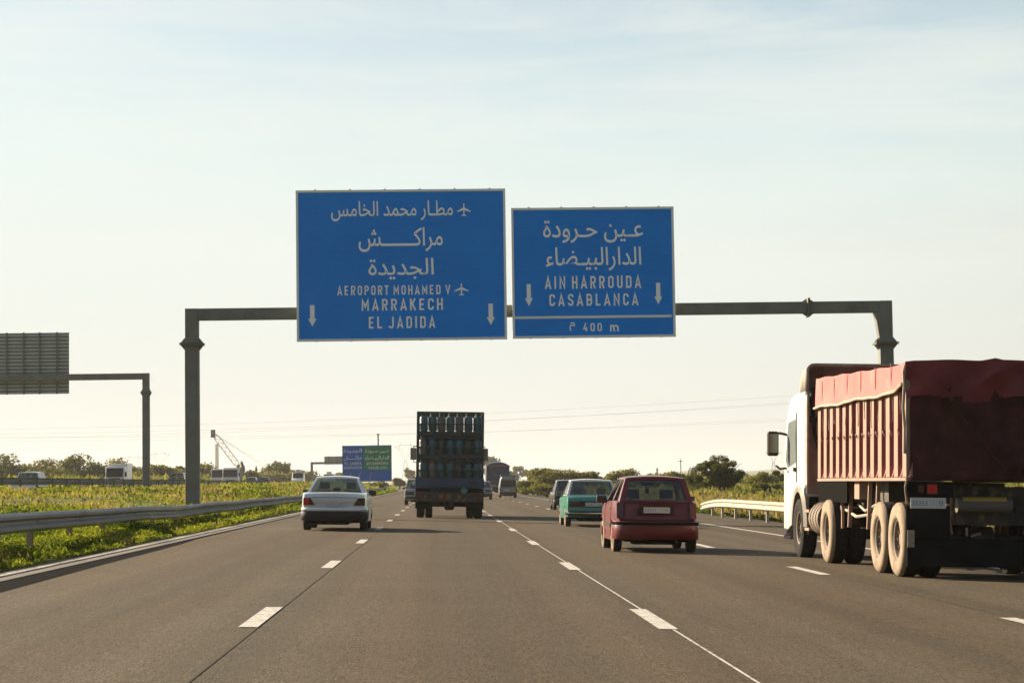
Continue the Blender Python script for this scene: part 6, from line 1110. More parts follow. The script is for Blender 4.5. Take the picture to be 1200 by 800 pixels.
# tarpaulin: side flap with vertical creases, top with sag and peaks, rear drape
def hem(y): return 2.63 + .014 * math.sin(y * 2.1 + .7) + .005 * math.sin(y * 6.1) + .10 * max(0, 1 - y / .5)
def topz(y): return 3.0 + .021 * y + .04 * max(0, 1 - y / .45) + .008 * math.sin(y * 4.3)
for sx in (-1, 1):
    rows = []
    n = 60
    for i in range(n + 1):
        y = .02 + (LT - .0) * i / n; cre = abs(((y + .3) % 1.12) - .56) / .56; cr_ = 0
        a, b = topz(y), hem(y); rows.append([(sx * (hwT + .02 + cr_ * t + .02 * t + .002 * math.sin(y * 7 + t * 4)), y, a + (b - a) * t) for t in (0, .2, .4, .6, .8, 1)])
    MB().grid(rows).build('tarpaulin_flap', M['tarpred'], tr, smooth=60)
    MB().tube([(sx * (hwT + .062), .05 + (LT - .05) * i / 50, hem(.05 + (LT - .05) * i / 50)) for i in range(51)], .022, 6).build('hem_rope', M['rope'], tr)
cr3 = [MB().box(-.004, .003, -.012, .012, -.33, .0).build('tarpaulin_seam', mat('seam_dark_red', (.20, .05, .05), .8), tr)]
cr3[0].location = (-hwT - .036, .9, 3.07)
for k in range(1, 6): dup_part(cr3[0], (-hwT - .036, .9 + k * 1.12, 3.07), tr)
rows = []
for i in range(41):
    y = -.02 + (LT + .04) * i / 40; r_ = []
    for j in range(25):
        q = -1 + 2 * j / 24; e = 1 - q * q
        z = topz(y) + .03 * (e ** .4) * math.exp(-y * .9) + .035 * math.exp(-((q + .02) / .07) ** 2) * math.exp(-y * 1.5) + .008 * math.sin(q * 9 + y) * e - .14 * e * min(1, y / 1.2)
        r_.append((q * (hwT + .02), y, z))
    rows.append(r_)
top = MB().grid(rows); edge = rows[0]
top.build('tarpaulin_top', M['tarpred'], tr, smooth=60)
rows = []
for k in range(22):
    t = k / 21
    r_ = []
    for j, p in enumerate(edge):
        q = -1 + 2 * j / 24
        fold = .045 * math.sin(q * 11 + t * 5) * (.3 + t) + .02 * math.sin(q * 27 - t * 9) + .08 * math.exp(-((q + .03 - .25 * t) / .06) ** 2) + .08 * math.exp(-((q - .30 + .9 * t) / .05) ** 2) + .035 * math.exp(-((q + .80 - .65 * t) / .045) ** 2)
        r_.append((p[0] * (1 - .0 * t), -.03 - fold * min(1, t * 3), p[2] + (2.52 + .05 * math.sin(q * 6) - p[2]) * t))
    rows.append(r_)
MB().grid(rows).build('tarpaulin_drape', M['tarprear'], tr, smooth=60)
rows = []
for k in range(16):
    t = k / 15; rows.append([(-1 * hwT * .97 + 2 * hwT * .97 * j / 30, .004 - .03 * math.sin(j * .9 + t * 3) ** 2 - .07 * math.exp(-((j / 30 - .28 - .42 * t) / .025) ** 2) - .06 * math.exp(-((j / 30 - .85 + .5 * t) / .03) ** 2), 2.56 + (1.43 + .04 * math.sin(j * .35) - 2.56) * t) for j in range(31)])
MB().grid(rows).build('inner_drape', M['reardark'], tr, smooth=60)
MB().tube([(-hwT - .02, .01, 2.99), (-hwT - .045, .0, 2.9), (-hwT - .03, .03, 2.7), (-hwT - .05, .02, 2.4), (-hwT - .02, .05, 2.1), (-hwT - .03, .03, 1.75)], .022, 6).build('corner_rope', M['rope'], tr)
MB().bar((-.72, -.11, 2.55), (.10, -.13, 1.50), .13, .02).bar((.95, -.10, 2.5), (.35, -.13, 1.5), .09, .02).build('strap', mat('brown_strap', (.055, .03, .018), .95, 0, 0), tr)
MB().box(-hwT - .012, -hwT + .06, -.0, .018, ZB - .02, 2.93).build('corner_post', M['rib'], tr)
# under the front of the body
MB().box(-hwT + .02, -hwT + .06, 4.55, LT - .02, 1.02, ZB - .035).build('side_skirt', M['under'], tr)
MB().box(-hwT + .10, -hwT + .30, 3.95, 4.35, 1.08, ZB - .04).build('bracket', M['rib'], tr, bevel=.01)
MB().box(-.9, .9, 2.9, 6.6, 1.02, ZB - .04).build('subframe', M['chassis'], tr)
for y in (2.72, 3.35, 4.9, 5.6): MB().bar((-1.12, y, .62), (-1.08, y + .05, ZB - .04), .06, .05).build('strut', M['rib'], tr)
MB().tube([(-1.1, 2.9, .98), (-.9, 3.8, .86), (-1.1, 4.4, .80), (-1.05, 5.6, .9)], .025, 6).tube([(-1.0, 3.0, 1.05), (-1.12, 3.6, .9), (-1.0, 4.8, 1.0)], .02, 6).build('air_hose', M['rope'], tr)
MB().tube([(-.7, 3.3, .85), (.7, 3.3, .85)], .17, 14).build('air_tank', M['chassis'], tr, smooth=50)
for sx in (-1, 1):
    MB().box(min(sx * .60, sx * 1.24), max(sx * .60, sx * 1.24), -.02, .03, 1.14, 1.36).build('lamp_cluster', M['flap'], tr)
    MB().box(min(sx * .83, sx * .97), max(sx * .83, sx * .97), -.035, -.022, 1.19, 1.32).build('tail_lamp', M['red_l'] if sx < 0 else M['dark_l'], tr, bevel=.005)
    MB().box(min(sx * 1.02, sx * 1.10), max(sx * 1.02, sx * 1.10), -.034, -.022, 1.20, 1.31).build('tail_lamp', M['dark_l'], tr, bevel=.005)
    MB().box(min(sx * .62, sx * 1.24), max(sx * .62, sx * 1.24), .10, .12, .17, 1.02).build('mudflap', M['flap'], tr)
    MB().tube([(sx * (hwT - .005), .04, 1.38), (sx * (hwT + .02), .02, 1.28), (sx * (hwT - .01), .05, 1.05)], .018, 6).build('edge_bar', M['rib'], tr)
plate_on(tr, -.96, -.03, 1.06, .50, .15)
MB().box(-1.24, 1.24, .04, .098, .17, .56).build('rear_guard', M['flap'], tr, bevel=.008)
MB().box(-1.24, -1.14, .03, .038, .44, .68).build('side_marker', mat('old_reflective_tape', (.30, .25, .17), .7, noise=(20, .3)), tr)
MB().tube([(-.50, .22, 1.03), (.28, .22, 1.03)], .105, 18).build('rolled_cover', mat('grey_rolled_cover', (.10, .09, .07), .7), tr, smooth=50)
MB().tube([(-.42, .19, 1.10), (.20, .19, 1.10)], .055, 12).build('yellow_roll', mat('yellow_tarp_roll', (.34, .22, .03), .7), tr, smooth=50)
MB().bar((-.63, .16, 1.05), (-.63, .16, .86), .07, .05).bar((-.64, .16, .86), (-.68, .15, .62), .04, .03).bar((-.62, .16, .86), (-.58, .15, .62), .03, .03).build('jack_leg', M['rib'], tr)
MB().bar((-.36, .2, .72), (-.36, .2, .60), .03, .03).bar((-.30, .2, .60), (-.16, .2, .64), .03, .03).build('tie_hook', M['rib'], tr)
MB().box(-.55, .55, .35, .40, .75, 1.3).build('cross_member', M['chassis'], tr)

# tractor
ta = empty('tractor_unit', (7.70, 34.4, rz(7.7)), (0, CROSS, 0)); tag(ta, 'white lorry tractor unit with tall roof deflector pulling the ribbed trailer', 'lorry')
truck_chassis(ta, 6.1, 2.5, (1.5, 4.35), .53, (1, 0))
for o_ in list(ta.children):
    if o_.name.startswith('wheel') and abs(o_.location.x) > 1.0:
        s_ = -1 if o_.location.x < 0 else 1; hw_ = .14; r = .53; fr_ = o_.location.y > 3
        MB().lathe([(s_ * (hw_ * .80), r * .565), (s_ * (hw_ + .001), r * .60), (s_ * (hw_ + .008), r * .68), (s_ * (hw_ + .010), r * .84), (s_ * (hw_ + .004), r * .93), (s_ * hw_ * .80, r * .992), (s_ * hw_ * .5, r * 1.003)], 'x', n=40, cap=False).build('sidewall', M['dusty'] if not fr_ else M['dustyrim'], o_, smooth=60) if not fr_ else None
CY0, CY1 = 3.70, 6.0; cw = 1.22
prof = [(CY0, 1.25), (CY0 + .12, 1.25), (CY0 + .16, 1.05)] + [(4.35 + .66 * math.cos(R(a)), .56 + .66 * math.sin(R(a))) for a in (140, 120, 100, 80, 60, 40, 20, 5)] + [(CY1 - .25, .42), (CY1, .45), (CY1 + .02, 1.3), (CY1 - .05, 1.9), (CY1 - .20, 2.35), (CY1 - .42, 2.66), (CY1 - .72, 2.86), (CY1 - 1.15, 2.96), (CY0, 2.98)]
MB().prism(prof, 'x', -cw, cw).build('cab', M['whitep'], ta, bevel=.06)
MB().box(-cw + .03, cw - .03, CY0 - .03, CY0 - .004, 1.15, 2.95).build('cab_back_panel', M['cabback'], ta, bevel=.01)
for xx in (-.8, -.4, 0, .4, .8): MB().box(xx - .03, xx + .03, CY0 - .06, CY0 - .033, 1.2, 2.9).build('back_rib', M['cabback'], ta)
# side window, door lines
for sx in (-1, 1):
    MB().prism([(4.62, 1.72), (5.55, 1.62), (5.78, 1.75), (5.48, 2.46), (4.70, 2.50)], 'x', sx * (cw + .002), sx * (cw + .008)).build('side_window', M['glassdark'] if sx > 0 else mat('cab_side_glass', (.20, .23, .22), .08, 0, .8), ta)
    MB().bar((sx * (cw + .006), 4.55, 1.35), (sx * (cw + .006), 4.58, 2.62), .015, .02).build('panel_gap', M['black'], ta)
    MB().box(min(sx * cw, sx * (cw + .04)), max(sx * cw, sx * (cw + .04)), 4.64, 4.78, 1.55, 1.62).build('door_handle', M['black'], ta)
    # wheel arch flare and side steps
    arc_ = [(4.35 + rr_ * math.cos(R(a)), .56 + rr_ * math.sin(R(a))) for rr_, seq in ((.70, range(0, 181, 15)), (.60, range(180, -1, -15))) for a in seq]
    mbf = MB()
    A_ = [[(sx * x_, 4.35 + rr_ * math.cos(R(a)), .56 + rr_ * math.sin(R(a))) for x_, rr_ in ((cw - .25, .62), (cw + .02, .62), (cw + .035, .70), (cw - .02, .76))] for a in range(0, 181, 12)]
    mbf.grid(A_, closed=False).build('wheel_arch', M['cabback'], ta, smooth=40)
    MB().box(min(sx * 1.15, sx * 1.24), max(sx * 1.15, sx * 1.24), 5.15, 5.9, .30, .36).build('step', M['rib'], ta)
    MB().box(min(sx * .95, sx * 1.20), max(sx * .95, sx * 1.20), 3.40, 3.62, .42, 1.10).build('toolbox', M['flap'], ta, bevel=.02)
    MB().box(min(sx * 1.0, sx * 1.23), max(sx * 1.0, sx * 1.23), 3.22, 3.66, .50, .55).box(min(sx * 1.0, sx * 1.23), max(sx * 1.0, sx * 1.23), 3.22, 3.66, .82, .87).build('side_step', M['rib'], ta)
    MB().tube([(sx * .95, 2.25, .72), (sx * .95, 3.15, .72)], .30, 22).build('fuel_tank', M['dustyrim'], ta, smooth=50)
    for yy in (2.45, 2.72, 2.98): MB().lathe([(-.025, .312), (.025, .312)], 'y', (sx * .95, yy, .72), 22).build('tank_band', M['dusty'], ta, smooth=50)
    # quarter fender over the drive wheels
    MB().grid([[(sx * 1.22, 1.5 + .60 * math.cos(R(a)), .53 + .62 * math.sin(R(a))), (sx * .62, 1.5 + .60 * math.cos(R(a)), .53 + .62 * math.sin(R(a)))] for a in range(20, 161, 10)]).build('mudguard', M['flap'], ta, smooth=60) if sx > 0 else None
    # side deflector
    MB().box(min(sx * (cw - .04), sx * (cw)), max(sx * (cw - .04), sx * (cw)), CY0 - .22, CY0 - .031, 1.3, 2.9).build('side_deflector', M['cabback'], ta)
    # mirrors
    arm = MB().tube([(sx * 1.20, 5.72, 2.24), (sx * 1.36, 5.66, 2.27), (sx * 1.50, 5.58, 2.24)], .025, 8).tube([(sx * 1.20, 5.74, 1.62), (sx * 1.35, 5.66, 1.60), (sx * 1.44, 5.60, 1.66)], .022, 8).build('mirror_arm', M['black'], ta)
    MB().box(sx * 1.50 - .105, sx * 1.50 + .105, 5.52, 5.66, 1.84, 2.30).build('mirror_head', M['black'], arm, bevel=.04)
    MB().box(sx * 1.50 - .085, sx * 1.50 + .085, 5.512, 5.518, 1.90, 2.25).build('mirror_glass', M['mirror'], arm)
MB().prism([(CY1 - .02, 1.75), (CY1 + .015, 1.75), (CY1 - .40, 2.60), (CY1 - .44, 2.58)], 'x', -1.1, 1.1).build('windscreen', M['glassdark'], ta)
# tall roof deflector: a curved shell open at the back
rows = []
outl = [(CY0 + .62, 2.96), (CY0 + .58, 3.15), (CY0 + .45, 3.34), (CY0 + .25, 3.43), (CY0 + .05, 3.46), (CY0 - .15, 3.47)]
for y, z in outl: rows.append([(-cw, y, 2.97 if z > 2.97 else 2.94)] + [(q * cw * (1 - .0), y, z - (.10 * max(0, (abs(q) - .90) / .10) ** 2)) for q in (-1, -.97, -.93, -.86, -.5, 0, .5, .86, .93, .97, 1)] + [(cw, y, 2.97 if z > 2.97 else 2.94)])
sh = MB().grid(rows).build('roof_deflector', M['cabback'], ta, smooth=50)
so_ = sh.modifiers.new('thickness', 'SOLIDIFY'); so_.thickness = .05; so_.offset = -1
MB().bar((-.9, CY0 + .05, 3.0), (-.9, CY0 + .1, 3.38), .04, .04).bar((.9, CY0 + .05, 3.0), (.9, CY0 + .1, 3.38), .04, .04).build('deflector_strut', M['chassis'], ta)
MB().tube([(-1.08, CY0 - .12, 3.05), (-1.10, CY0 - .14, 2.7), (-1.06, CY0 - .12, 2.2), (-.98, CY0 - .14, 1.9)], .035, 8).build('air_intake_hose', M['black'], ta)
MB().box(-1.17, -.94, CY0 - .17, CY0 - .07, 2.42, 2.52).box(-1.15, -1.02, CY0 - .19, CY0 - .07, 2.72, 3.0).build('intake_bracket', M['black'], ta, bevel=.02)
# frame tail with lamps, between the drive wheel and the trailer wheels
MB().box(-1.15, 1.15, .55, .60, .92, .96).box(-1.15, -1.11, .55, .60, .60, .92).box(-.82, -.50, .56, .62, .60, .90).build('rear_crossbar', M['rib'], ta)
MB().box(-1.02, -.86, .535, .548, .66, .82).build('tail_lamp', M['dark_l'], ta)
MB().box(-1.05, -.5, .55, .60, .62, .88).build('lamp_housing', M['flap'], ta)
MB().lathe([(1.02, .45), (1.08, .50), (1.12, .48)], 'z', (0, 1.3, 0), 20).build('fifth_wheel', M['chassis'], ta)
MB().box(-1.2, 1.2, 5.95, 6.08, .35, .80).build('front_bumper', M['whitep'], ta, bevel=.03)

# ------------------------------------------------------------------ oncoming traffic on the other carriageway
def oncoming_lorry(label, px, Y, w_px, h=3.0, body=None, box_h=None, name='lorry', cat='lorry', cabm='whitep', L_=7):
    p = at(px, 560, Y); o = empty(name, (p.x, Y, 1.04)); tag(o, label, cat, 'oncoming lorries on the opposite carriageway'); hw = w_px * Y / FPX / 2
    MB().prism([(0, .45), (2.0, .45), (2.0, h), (.5, h), (.12, h * .62), (0, h * .5)], 'x', -hw, hw).build('cab', M[cabm], o, bevel=.08)
    MB().prism([(.085, h * .58), (.47, h * .93), (.40, h * .93), (.01, h * .56)], 'x', -hw * .86, hw * .86).build('windscreen', M['black'], o)
    MB().box(-hw * .6, hw * .6, -.02, -.002, .8, 1.15).build('grille', M['black'], o)
    for sx in (-1, 1):
        MB().box(min(sx * hw * .65, sx * hw * .92), max(sx * hw * .65, sx * hw * .92), -.03, -.002, .62, .80).build('headlight', M['plate'], o)
        MB().box(min(sx * (hw + .04), sx * (hw + .2)), max(sx * (hw + .04), sx * (hw + .2)), .3, .4, h * .55, h * .78).build('wing_mirror', M['black'], o)
        for yy in (1.1, L_ - 1.2): wheel(o, sx * (hw - .15), yy, .45, .28, sx)
    MB().box(-hw, hw, 2.15, L_, .95, box_h or h * 1.05).build('load_body', M[body or 'whitep'], o, bevel=.03)
    MB().box(-hw * .8, hw * .8, .2, L_ - .1, .55, .93).build('chassis_frame', M['chassis'], o)
    return o
oncoming_lorry('white oncoming truck cab seen through the far rail, left of the median gantry column', 134, 205, 22, 2.25, 'whitep', 2.55, 'pickup_truck', 'truck', L_=5.5)
oncoming_lorry('left of two white oncoming lorries running side by side right of the column', 254.5, 330, 15, 2.9, 'greycar', 2.8)
oncoming_lorry('right of two white oncoming lorries side by side, below the crane', 269.8, 318, 18.5, 2.85, 'cabback', 2.95)
def oncoming_car(label, px, Y, paint, roofm, hatchy=True, zr=1.42, name='oncoming_car'):
    p = at(px, 562, Y); return boxy(label, p.x, Y, paint, roofm, name, z=.82 if Y < 150 else 1.04, rot=math.pi, hatchy=hatchy, flat=True, zroof=zr)
oncoming_car('small white car behind the far rail at the left edge', 42, 140, 'whitep', 'whitep', zr=1.5)
oncoming_car('dark car partly hidden behind the tall gantry column', 211, 215, 'darkcar', 'darkcar', zr=1.6)
oncoming_car('dark oncoming car just right of the two white lorries', 296, 300, 'darkcar', 'greycar', zr=1.4)
oncoming_car('dark oncoming car nearer the white vans, second right of the two white lorries', 311, 320, 'darkcar', 'darkcar', zr=1.45)
def oncoming_van(label, px, Y, w_px):
    p = at(px, 560, Y); o = empty('van', (p.x, Y, 1.04)); tag(o, label, 'van', 'white oncoming vans'); hw = w_px * Y / FPX / 2
    MB().prism([(0, .4), (4.6, .4), (4.6, 2.15), (1.5, 2.2), (.75, 1.3), (.05, 1.05)], 'x', -hw, hw).build('body', M['whitep'], o, bevel=.1)
    MB().prism([(.82, 1.36), (1.40, 2.05), (1.34, 2.1), (.76, 1.40)], 'x', -hw * .82, hw * .82).build('windscreen', M['black'], o)
    MB().box(-hw * .45, hw * .45, 1.6, 3.2, 2.22, 2.62).build('roof_load', M['whitep'], o, bevel=.06)
    MB().box(-hw * .6, hw * .6, -.01, .04, .55, .8).build('grille', M['black'], o)
    for sx in (-1, 1):
        MB().box(min(sx * hw * .66, sx * hw * .93), max(sx * hw * .66, sx * hw * .93), -.01, .05, .72, .92).build('headlight', M['plate'], o)
        for yy in (.9, 3.7): wheel(o, sx * (hw - .1), yy, .32, .2, sx)
    return o
oncoming_van('white oncoming van with roof load, left of the far gantry column', 348.5, 330, 13.5)
oncoming_van('white oncoming van seen under the far gantry beside the blue and green sign', 385, 390, 13)

# ------------------------------------------------------------------ far structures
def pylon(px, top, Y, label, h=None, base=.8):
    p = at(px, top, Y); H_ = p.z - base; o = empty('pylon', (p.x, Y, base)); tag(o, label, 'pylon', 'far lattice pylons'); s = H_ / 30; t = .16 * max(.7, Y / 1300)
    mb = MB()
    for sx in (-1, 1):
        for sy in (-1, 1): mb.bar((sx * 3 * s, sy * 3 * s, 0), (sx * .8 * s, sy * .8 * s, 18 * s), t, t)
        for z0, z1 in ((0, 6), (6, 11), (11, 15), (15, 18)):
            a, b = 3 - 2.2 * z0 / 18, 3 - 2.2 * z1 / 18
            mb.bar((-sx * a * s, -a * s, z0 * s), (sx * b * s, -b * s, z1 * s), t * .7, t * .7)
    mb.build('tower_legs', M['lattice'], o)
    c = MB()
    for sx in (-1, 1): c.bar((sx * .8 * s, 0, 18 * s), (sx * 4.6 * s, 0, 25.5 * s), t, t).bar((sx * 4.6 * s, 0, 25.5 * s), (sx * 3.6 * s, 0, 30 * s), t, t).bar((sx * .3 * s, 0, 19 * s), (sx * 3.0 * s, 0, 27 * s), t * .7, t * .7).bar((sx * 4.6 * s, 0, 25.5 * s), (sx * 8 * s, 0, 27.5 * s), t, t).bar((sx * 8 * s, 0, 27.5 * s), (sx * 3.8 * s, 0, 28.6 * s), t, t)
    c.bar((-4 * s, 0, 28.5 * s), (4 * s, 0, 28.5 * s), t, t); c.build('cross_arms', M['lattice'], o)
    return o
pylon(475, 519, 1350, 'faint lattice pylon between the blue and green sign and the bottle truck')
pylon(188, 529, 1350, 'faint lattice pylon top over the trees right of the median gantry column')
pylon(157, 533, 1450, 'faint lattice pylon top over the trees just left of the median gantry column')
pylon(906, 527, 1400, 'faint lattice pylon below the mirror of the white lorry')
# power cables: spans between masts standing beyond both sides of the view
mastz = []
def cable_mast(x, Y, zs, label):
    o = empty('cable_mast', (x, Y, .5)); tag(o, label, 'pylon')
    MB().tube([(0, 0, 0), (0, 0, max(zs) + 1)], [.35, .18], 8).build('mast', M['lattice'], o)
    for z in zs: MB().box(-.08, .08, -1.6, 1.6, z - .1, z + .05).build('cross_arm', M['lattice'], o)
CL = [((0, 511), (1200, 447)), ((0, 505.5), (1200, 451)), ((0, 500), (1200, 440)), ((0, 514), (1200, 470)), ((0, 509), (1200, 475))]
Yc = 520
XL, XR = at(-160, 500, Yc).x, at(1360, 450, Yc).x; zl_, zr_ = [], []
CW = ('fourth from the top', 'second from the top', 'topmost', 'lowest', 'middle')
for i, (a, b) in enumerate(CL):
    A, B = at(a[0], a[1], Yc), at(b[0], b[1], Yc); yy = Yc + i * .7
    dz = (B.z - A.z) / (B.x - A.x); zL = A.z + dz * (XL - A.x) + .6; zR = B.z + dz * (XR - B.x) + .6; zl_.append(zL - .5); zr_.append(zR - .5)
    pts = [(XL + (XR - XL) * k / 30, yy, zL + (zR - zL) * k / 30 - 3.2 * 4 * (k / 30) * (1 - k / 30)) for k in range(31)]
    o = MB().tube(pts, .015, 4, False).build('power_cable', M['cable']); tag(o, f'thin power cable crossing the sky, {CW[i]} of five at the left edge', 'cable', 'power cables crossing the road')
for x_, z_, n_ in ((XL, zl_, 'cable mast beyond the left edge of the view'), (XR, zr_, 'cable mast beyond the right edge of the view')): cable_mast(x_, Yc + 1.4, z_, n_)
# crawler crane
CRY = 620
b0, b1 = at(281, 548, CRY), at(250.5, 508, CRY)
cr_ = empty('crane', (b0.x + 1, CRY, 1.0)); tag(cr_, 'lattice boom crane rising behind the white oncoming lorries', 'crane')
A = Vector((-1, 0, b0.z - 1.0)); B = Vector((b1.x - b0.x - 1, 0, b1.z - 1.0)); d = (B - A).normalized(); nn = Vector((d.z, 0, -d.x)); sd = Vector((0, 1, 0))
mb = MB(); K = 16
def bp(t, i, j): wv = .75 * min(1, t * 6 + .2, (1 - t) * 6 + .35); return A + (B - A) * t + nn * wv * i + sd * wv * j
for i in (-1, 1):
    for j in (-1, 1):
        for k in range(K): mb.bar(bp(k / K, i, j), bp((k + 1) / K, i, j), .10, .10)
for k in range(K):
    s = 1 if k % 2 else -1; mb.bar(bp(k / K, s, -1), bp((k + 1) / K, -s, -1), .10, .10)
mb.build('boom', M['craney'], cr_)
MB().box(-.6, .6, -.6, .6, 0, 2.2).build('boom_head', M['chassis'], cr_, loc=tuple(B - Vector((.2, 0, 1.1))))
MB().bar(tuple(B), (9, 0, 3.5), .07, .07).bar(tuple(B), (6.5, 0, 6.0), .07, .07).bar((6.5, 0, 6.0), (9, 0, 3.2), .1, .1).bar((6.5, 0, 6.0), (1, 0, 3.2), .1, .1).build('stay_cable', M['cable'], cr_)
MB().box(-2.5, 8.5, -2, 2, 1.6, 4.2).box(-1, 7, -2.4, -1.5, .2, 1.4).box(-1, 7, 1.5, 2.4, .2, 1.4).build('machine_house', M['craney'], cr_, bevel=.1)
tw = at(254, 520, 2200); o = empty('tower', (tw.x, 2200, .8)); tag(o, 'pale slim silo tower seen faintly behind the crane boom', 'tower')
MB().lathe([(0, 2.2), (tw.z - 6, 1.9), (tw.z - .8, 1.9)], 'z', n=16).build('shaft', M['gantry'], o, smooth=50)
# slim mast above the roadside sign, pole on the right horizon
p = at(443, 509, 420); o = empty('lighting_mast', (p.x, 420, .6)); tag(o, 'slim pale mast top rising above the blue and green sign', 'lamp post'); MB().tube([(0, 0, 0), (0, 0, p.z - .6)], [.22, .16], 8).build('pole', M['concrete'], o)
MB().box(-.3, .3, -.3, .3, p.z - .62, p.z - .45).build('head', M['steel'], o)
p = at(797.5, 537.5, 420); o = empty('utility_pole', (p.x, 420, 0)); tag(o, 'thin pale pole above the bushes left of the lone tree', 'pole'); MB().tube([(0, 0, 0), (0, 0, p.z)], [.14, .09], 8).build('pole', M['concrete'], o)
MB().box(-.5, .5, -.05, .05, p.z - .5, p.z - .4).build('cross_arm', M['concrete'], o)
p = at(770, 551, 420); o = empty('utility_pole', (p.x, 420, 0)); tag(o, 'short pale post top above the bushes behind the red hatchback', 'pole'); MB().tube([(0, 0, 0), (0, 0, p.z + .3)], [.22, .18], 8).build('pole', M['concrete'], o)
MB().box(-.25, .25, -.25, .25, p.z + .3, p.z + .42).build('cap', M['concrete'], o)
mk = None
for i, (px_, top_) in enumerate(((410, 553.5), (421, 553), (433.5, 553))):
    p = at(px_, top_, 205); nm = ('leftmost', 'middle', 'rightmost')[i]; h_ = p.z - .5
    o = empty('marker_post', (p.x, 205, .5)); tag(o, f'{nm} of three slim pale bent posts before the blue and green sign', 'post', 'pale bent posts')
    MB().tube([(0, 0, -.3), (0, 0, h_ * .75), (.05, 0, h_ * .9), (.16, 0, h_)], .045, 6).build('post', M['rail_pale'], o)
    MB().tube([(.16, 0, h_), (.26, 0, h_ + .03)], .07, 6).build('head', M['steel'], o)
# roadside building block of pale walls far left of the sign
p = at(476, 560, 600)

# ------------------------------------------------------------------ vegetation
def leaves(name, P, size, mt, parent=None, up=0.0, aspect=1.6):
    """one mesh of small leaf faces at the points P (n,3) with random turns; up>0 makes them stand"""
    n = len(P); P = np.asarray(P, float); S = np.broadcast_to(np.asarray(size, float).reshape(-1, 1) if np.ndim(size) else np.full((n, 1), size), (n, 1)) * rng.uniform(.65, 1.35, (n, 1))
    a = rng.normal(size=(n, 3)); a[:, 2] = a[:, 2] * (1 - up) + up * 2.2; a /= np.linalg.norm(a, axis=1, keepdims=True)
    b = rng.normal(size=(n, 3)); b -= a * (a * b).sum(1, keepdims=True); b /= np.linalg.norm(b, axis=1, keepdims=True)
    ln, wd = S * aspect / 2, S / 2
    if up > 0: base = P; V = np.stack([base - b * wd * .5, base + a * ln * 1.1 + b * wd, base + a * ln * 2.1 + rng.normal(size=(n, 3)) * S * .2, base + a * ln * 1.0 - b * wd], 1)
    else: V = np.stack([P - a * ln, P + b * wd, P + a * ln, P - b * wd], 1)
    me = bpy.data.meshes.new(name); me.vertices.add(4 * n); me.vertices.foreach_set('co', V.reshape(-1).astype(np.float32)); me.loops.add(4 * n); me.loops.foreach_set('vertex_index', np.arange(4 * n, dtype=np.int32))
    me.polygons.add(n); me.polygons.foreach_set('loop_start', np.arange(0, 4 * n, 4, dtype=np.int32)); me.update(calc_edges=True); me.materials.append(mt)
    o = bpy.data.objects.new(name, me); COL.objects.link(o); o.parent = parent; return o
def nz(x, y, f, s):
    return (np.sin(x * f + s + 1.7 * np.sin(y * f * .6 + s * 2)) + np.sin(y * f * .45 - s + 1.3 * np.sin(x * f * 1.3 + s)) + np.sin((x + y) * f * .8 + s * 3)) / 3
hv = np.vectorize(hgt); cxv = np.vectorize(cx)
def scatter(name, label, n, x0, x1, y0, y1, mt, size, hmin, hmax, thr=-9, seed=0., ypow=1.0, up=.6, freq=.9, stems=4, aspect=1.6, soft=.35, path=True, bare=None):
    """leafy ground cover: points fill the height of each clump"""
    Y = y0 + (y1 - y0) * rng.random(n) ** ypow; X = x0 + (x1 - x0) * rng.random(n); c = nz(X, Y, freq, seed) + .45 * nz(X, Y, freq * 3.1, seed + 5)
    k = c > thr
    if bare is not None: k &= (((X - bare[0]) / bare[2]) ** 2 + ((Y - bare[1]) / bare[3]) ** 2 + .5 * nz(X, Y, 1.2, 3.) > 1) | (rng.random(n) < .14)
    X, Y, c = X[k], Y[k], c[k]; Z = hv(X + (cxv(Y) if path else 0), Y)
    H = hmin + (hmax - hmin) * np.clip((c - thr) / (soft * 4) if thr > -5 else (c + 1.3) / 2.6, 0, 1) * rng.uniform(.6, 1.15, len(c))
    z = Z + .04 + H * rng.random(len(c)) ** .75 * .85
    s = size * (1 + (Y - y0) / 90)
    o = leaves(name, np.stack([X + (cxv(Y) if path else 0), Y, z], 1), s, mt, up=up, aspect=aspect); tag(o, label, name.replace('_', ' '), kind='stuff'); return o
# verge between kerb and rail, and just behind the rail
scatter('verge_weeds', 'lush yellow green weeds spilling between the kerb and the guard rail', 90000, -7.9, -5.80, 22, 62, GR['grass'], .020, .03, .28, thr=-.55, seed=1.0, ypow=1.25, freq=1.4, up=.45)
scatter('verge_weeds', 'weeds continuing along the kerb beyond the tall gantry column', 50000, -8.6, -5.85, 60, 330, GR['grass'], .042, .06, .32, seed=2.0, ypow=1.7, freq=1.1, up=.45)
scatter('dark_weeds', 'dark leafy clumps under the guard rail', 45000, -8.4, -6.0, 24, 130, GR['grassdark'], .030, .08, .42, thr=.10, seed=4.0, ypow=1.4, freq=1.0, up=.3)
scatter('median_weeds', 'bright weeds covering the raised median', 130000, -18.6, -7.6, 34, 120, GR['grass'], .038, .04, .55, thr=-.22, bare=(-12.5, 88, 4.2, 26), seed=7.0, ypow=1.2, freq=.6, up=.5)
scatter('median_weeds', 'bright weeds covering the far median', 80000, -18.6, -7.8, 118, 420, GR['grass'], .085, .05, .50, thr=-.30, bare=(-16.5, 128, 3.0, 16), seed=8.0, ypow=1.5, freq=.45, up=.5)
scatter('dark_median_weeds', 'dark green tufts scattered over the median', 60000, -18.6, -7.6, 34, 330, GR['grassdark'], .050, .10, .48, thr=.24, bare=(-12.5, 88, 3.6, 24), seed=9.0, ypow=1.4, freq=.7, up=.3)
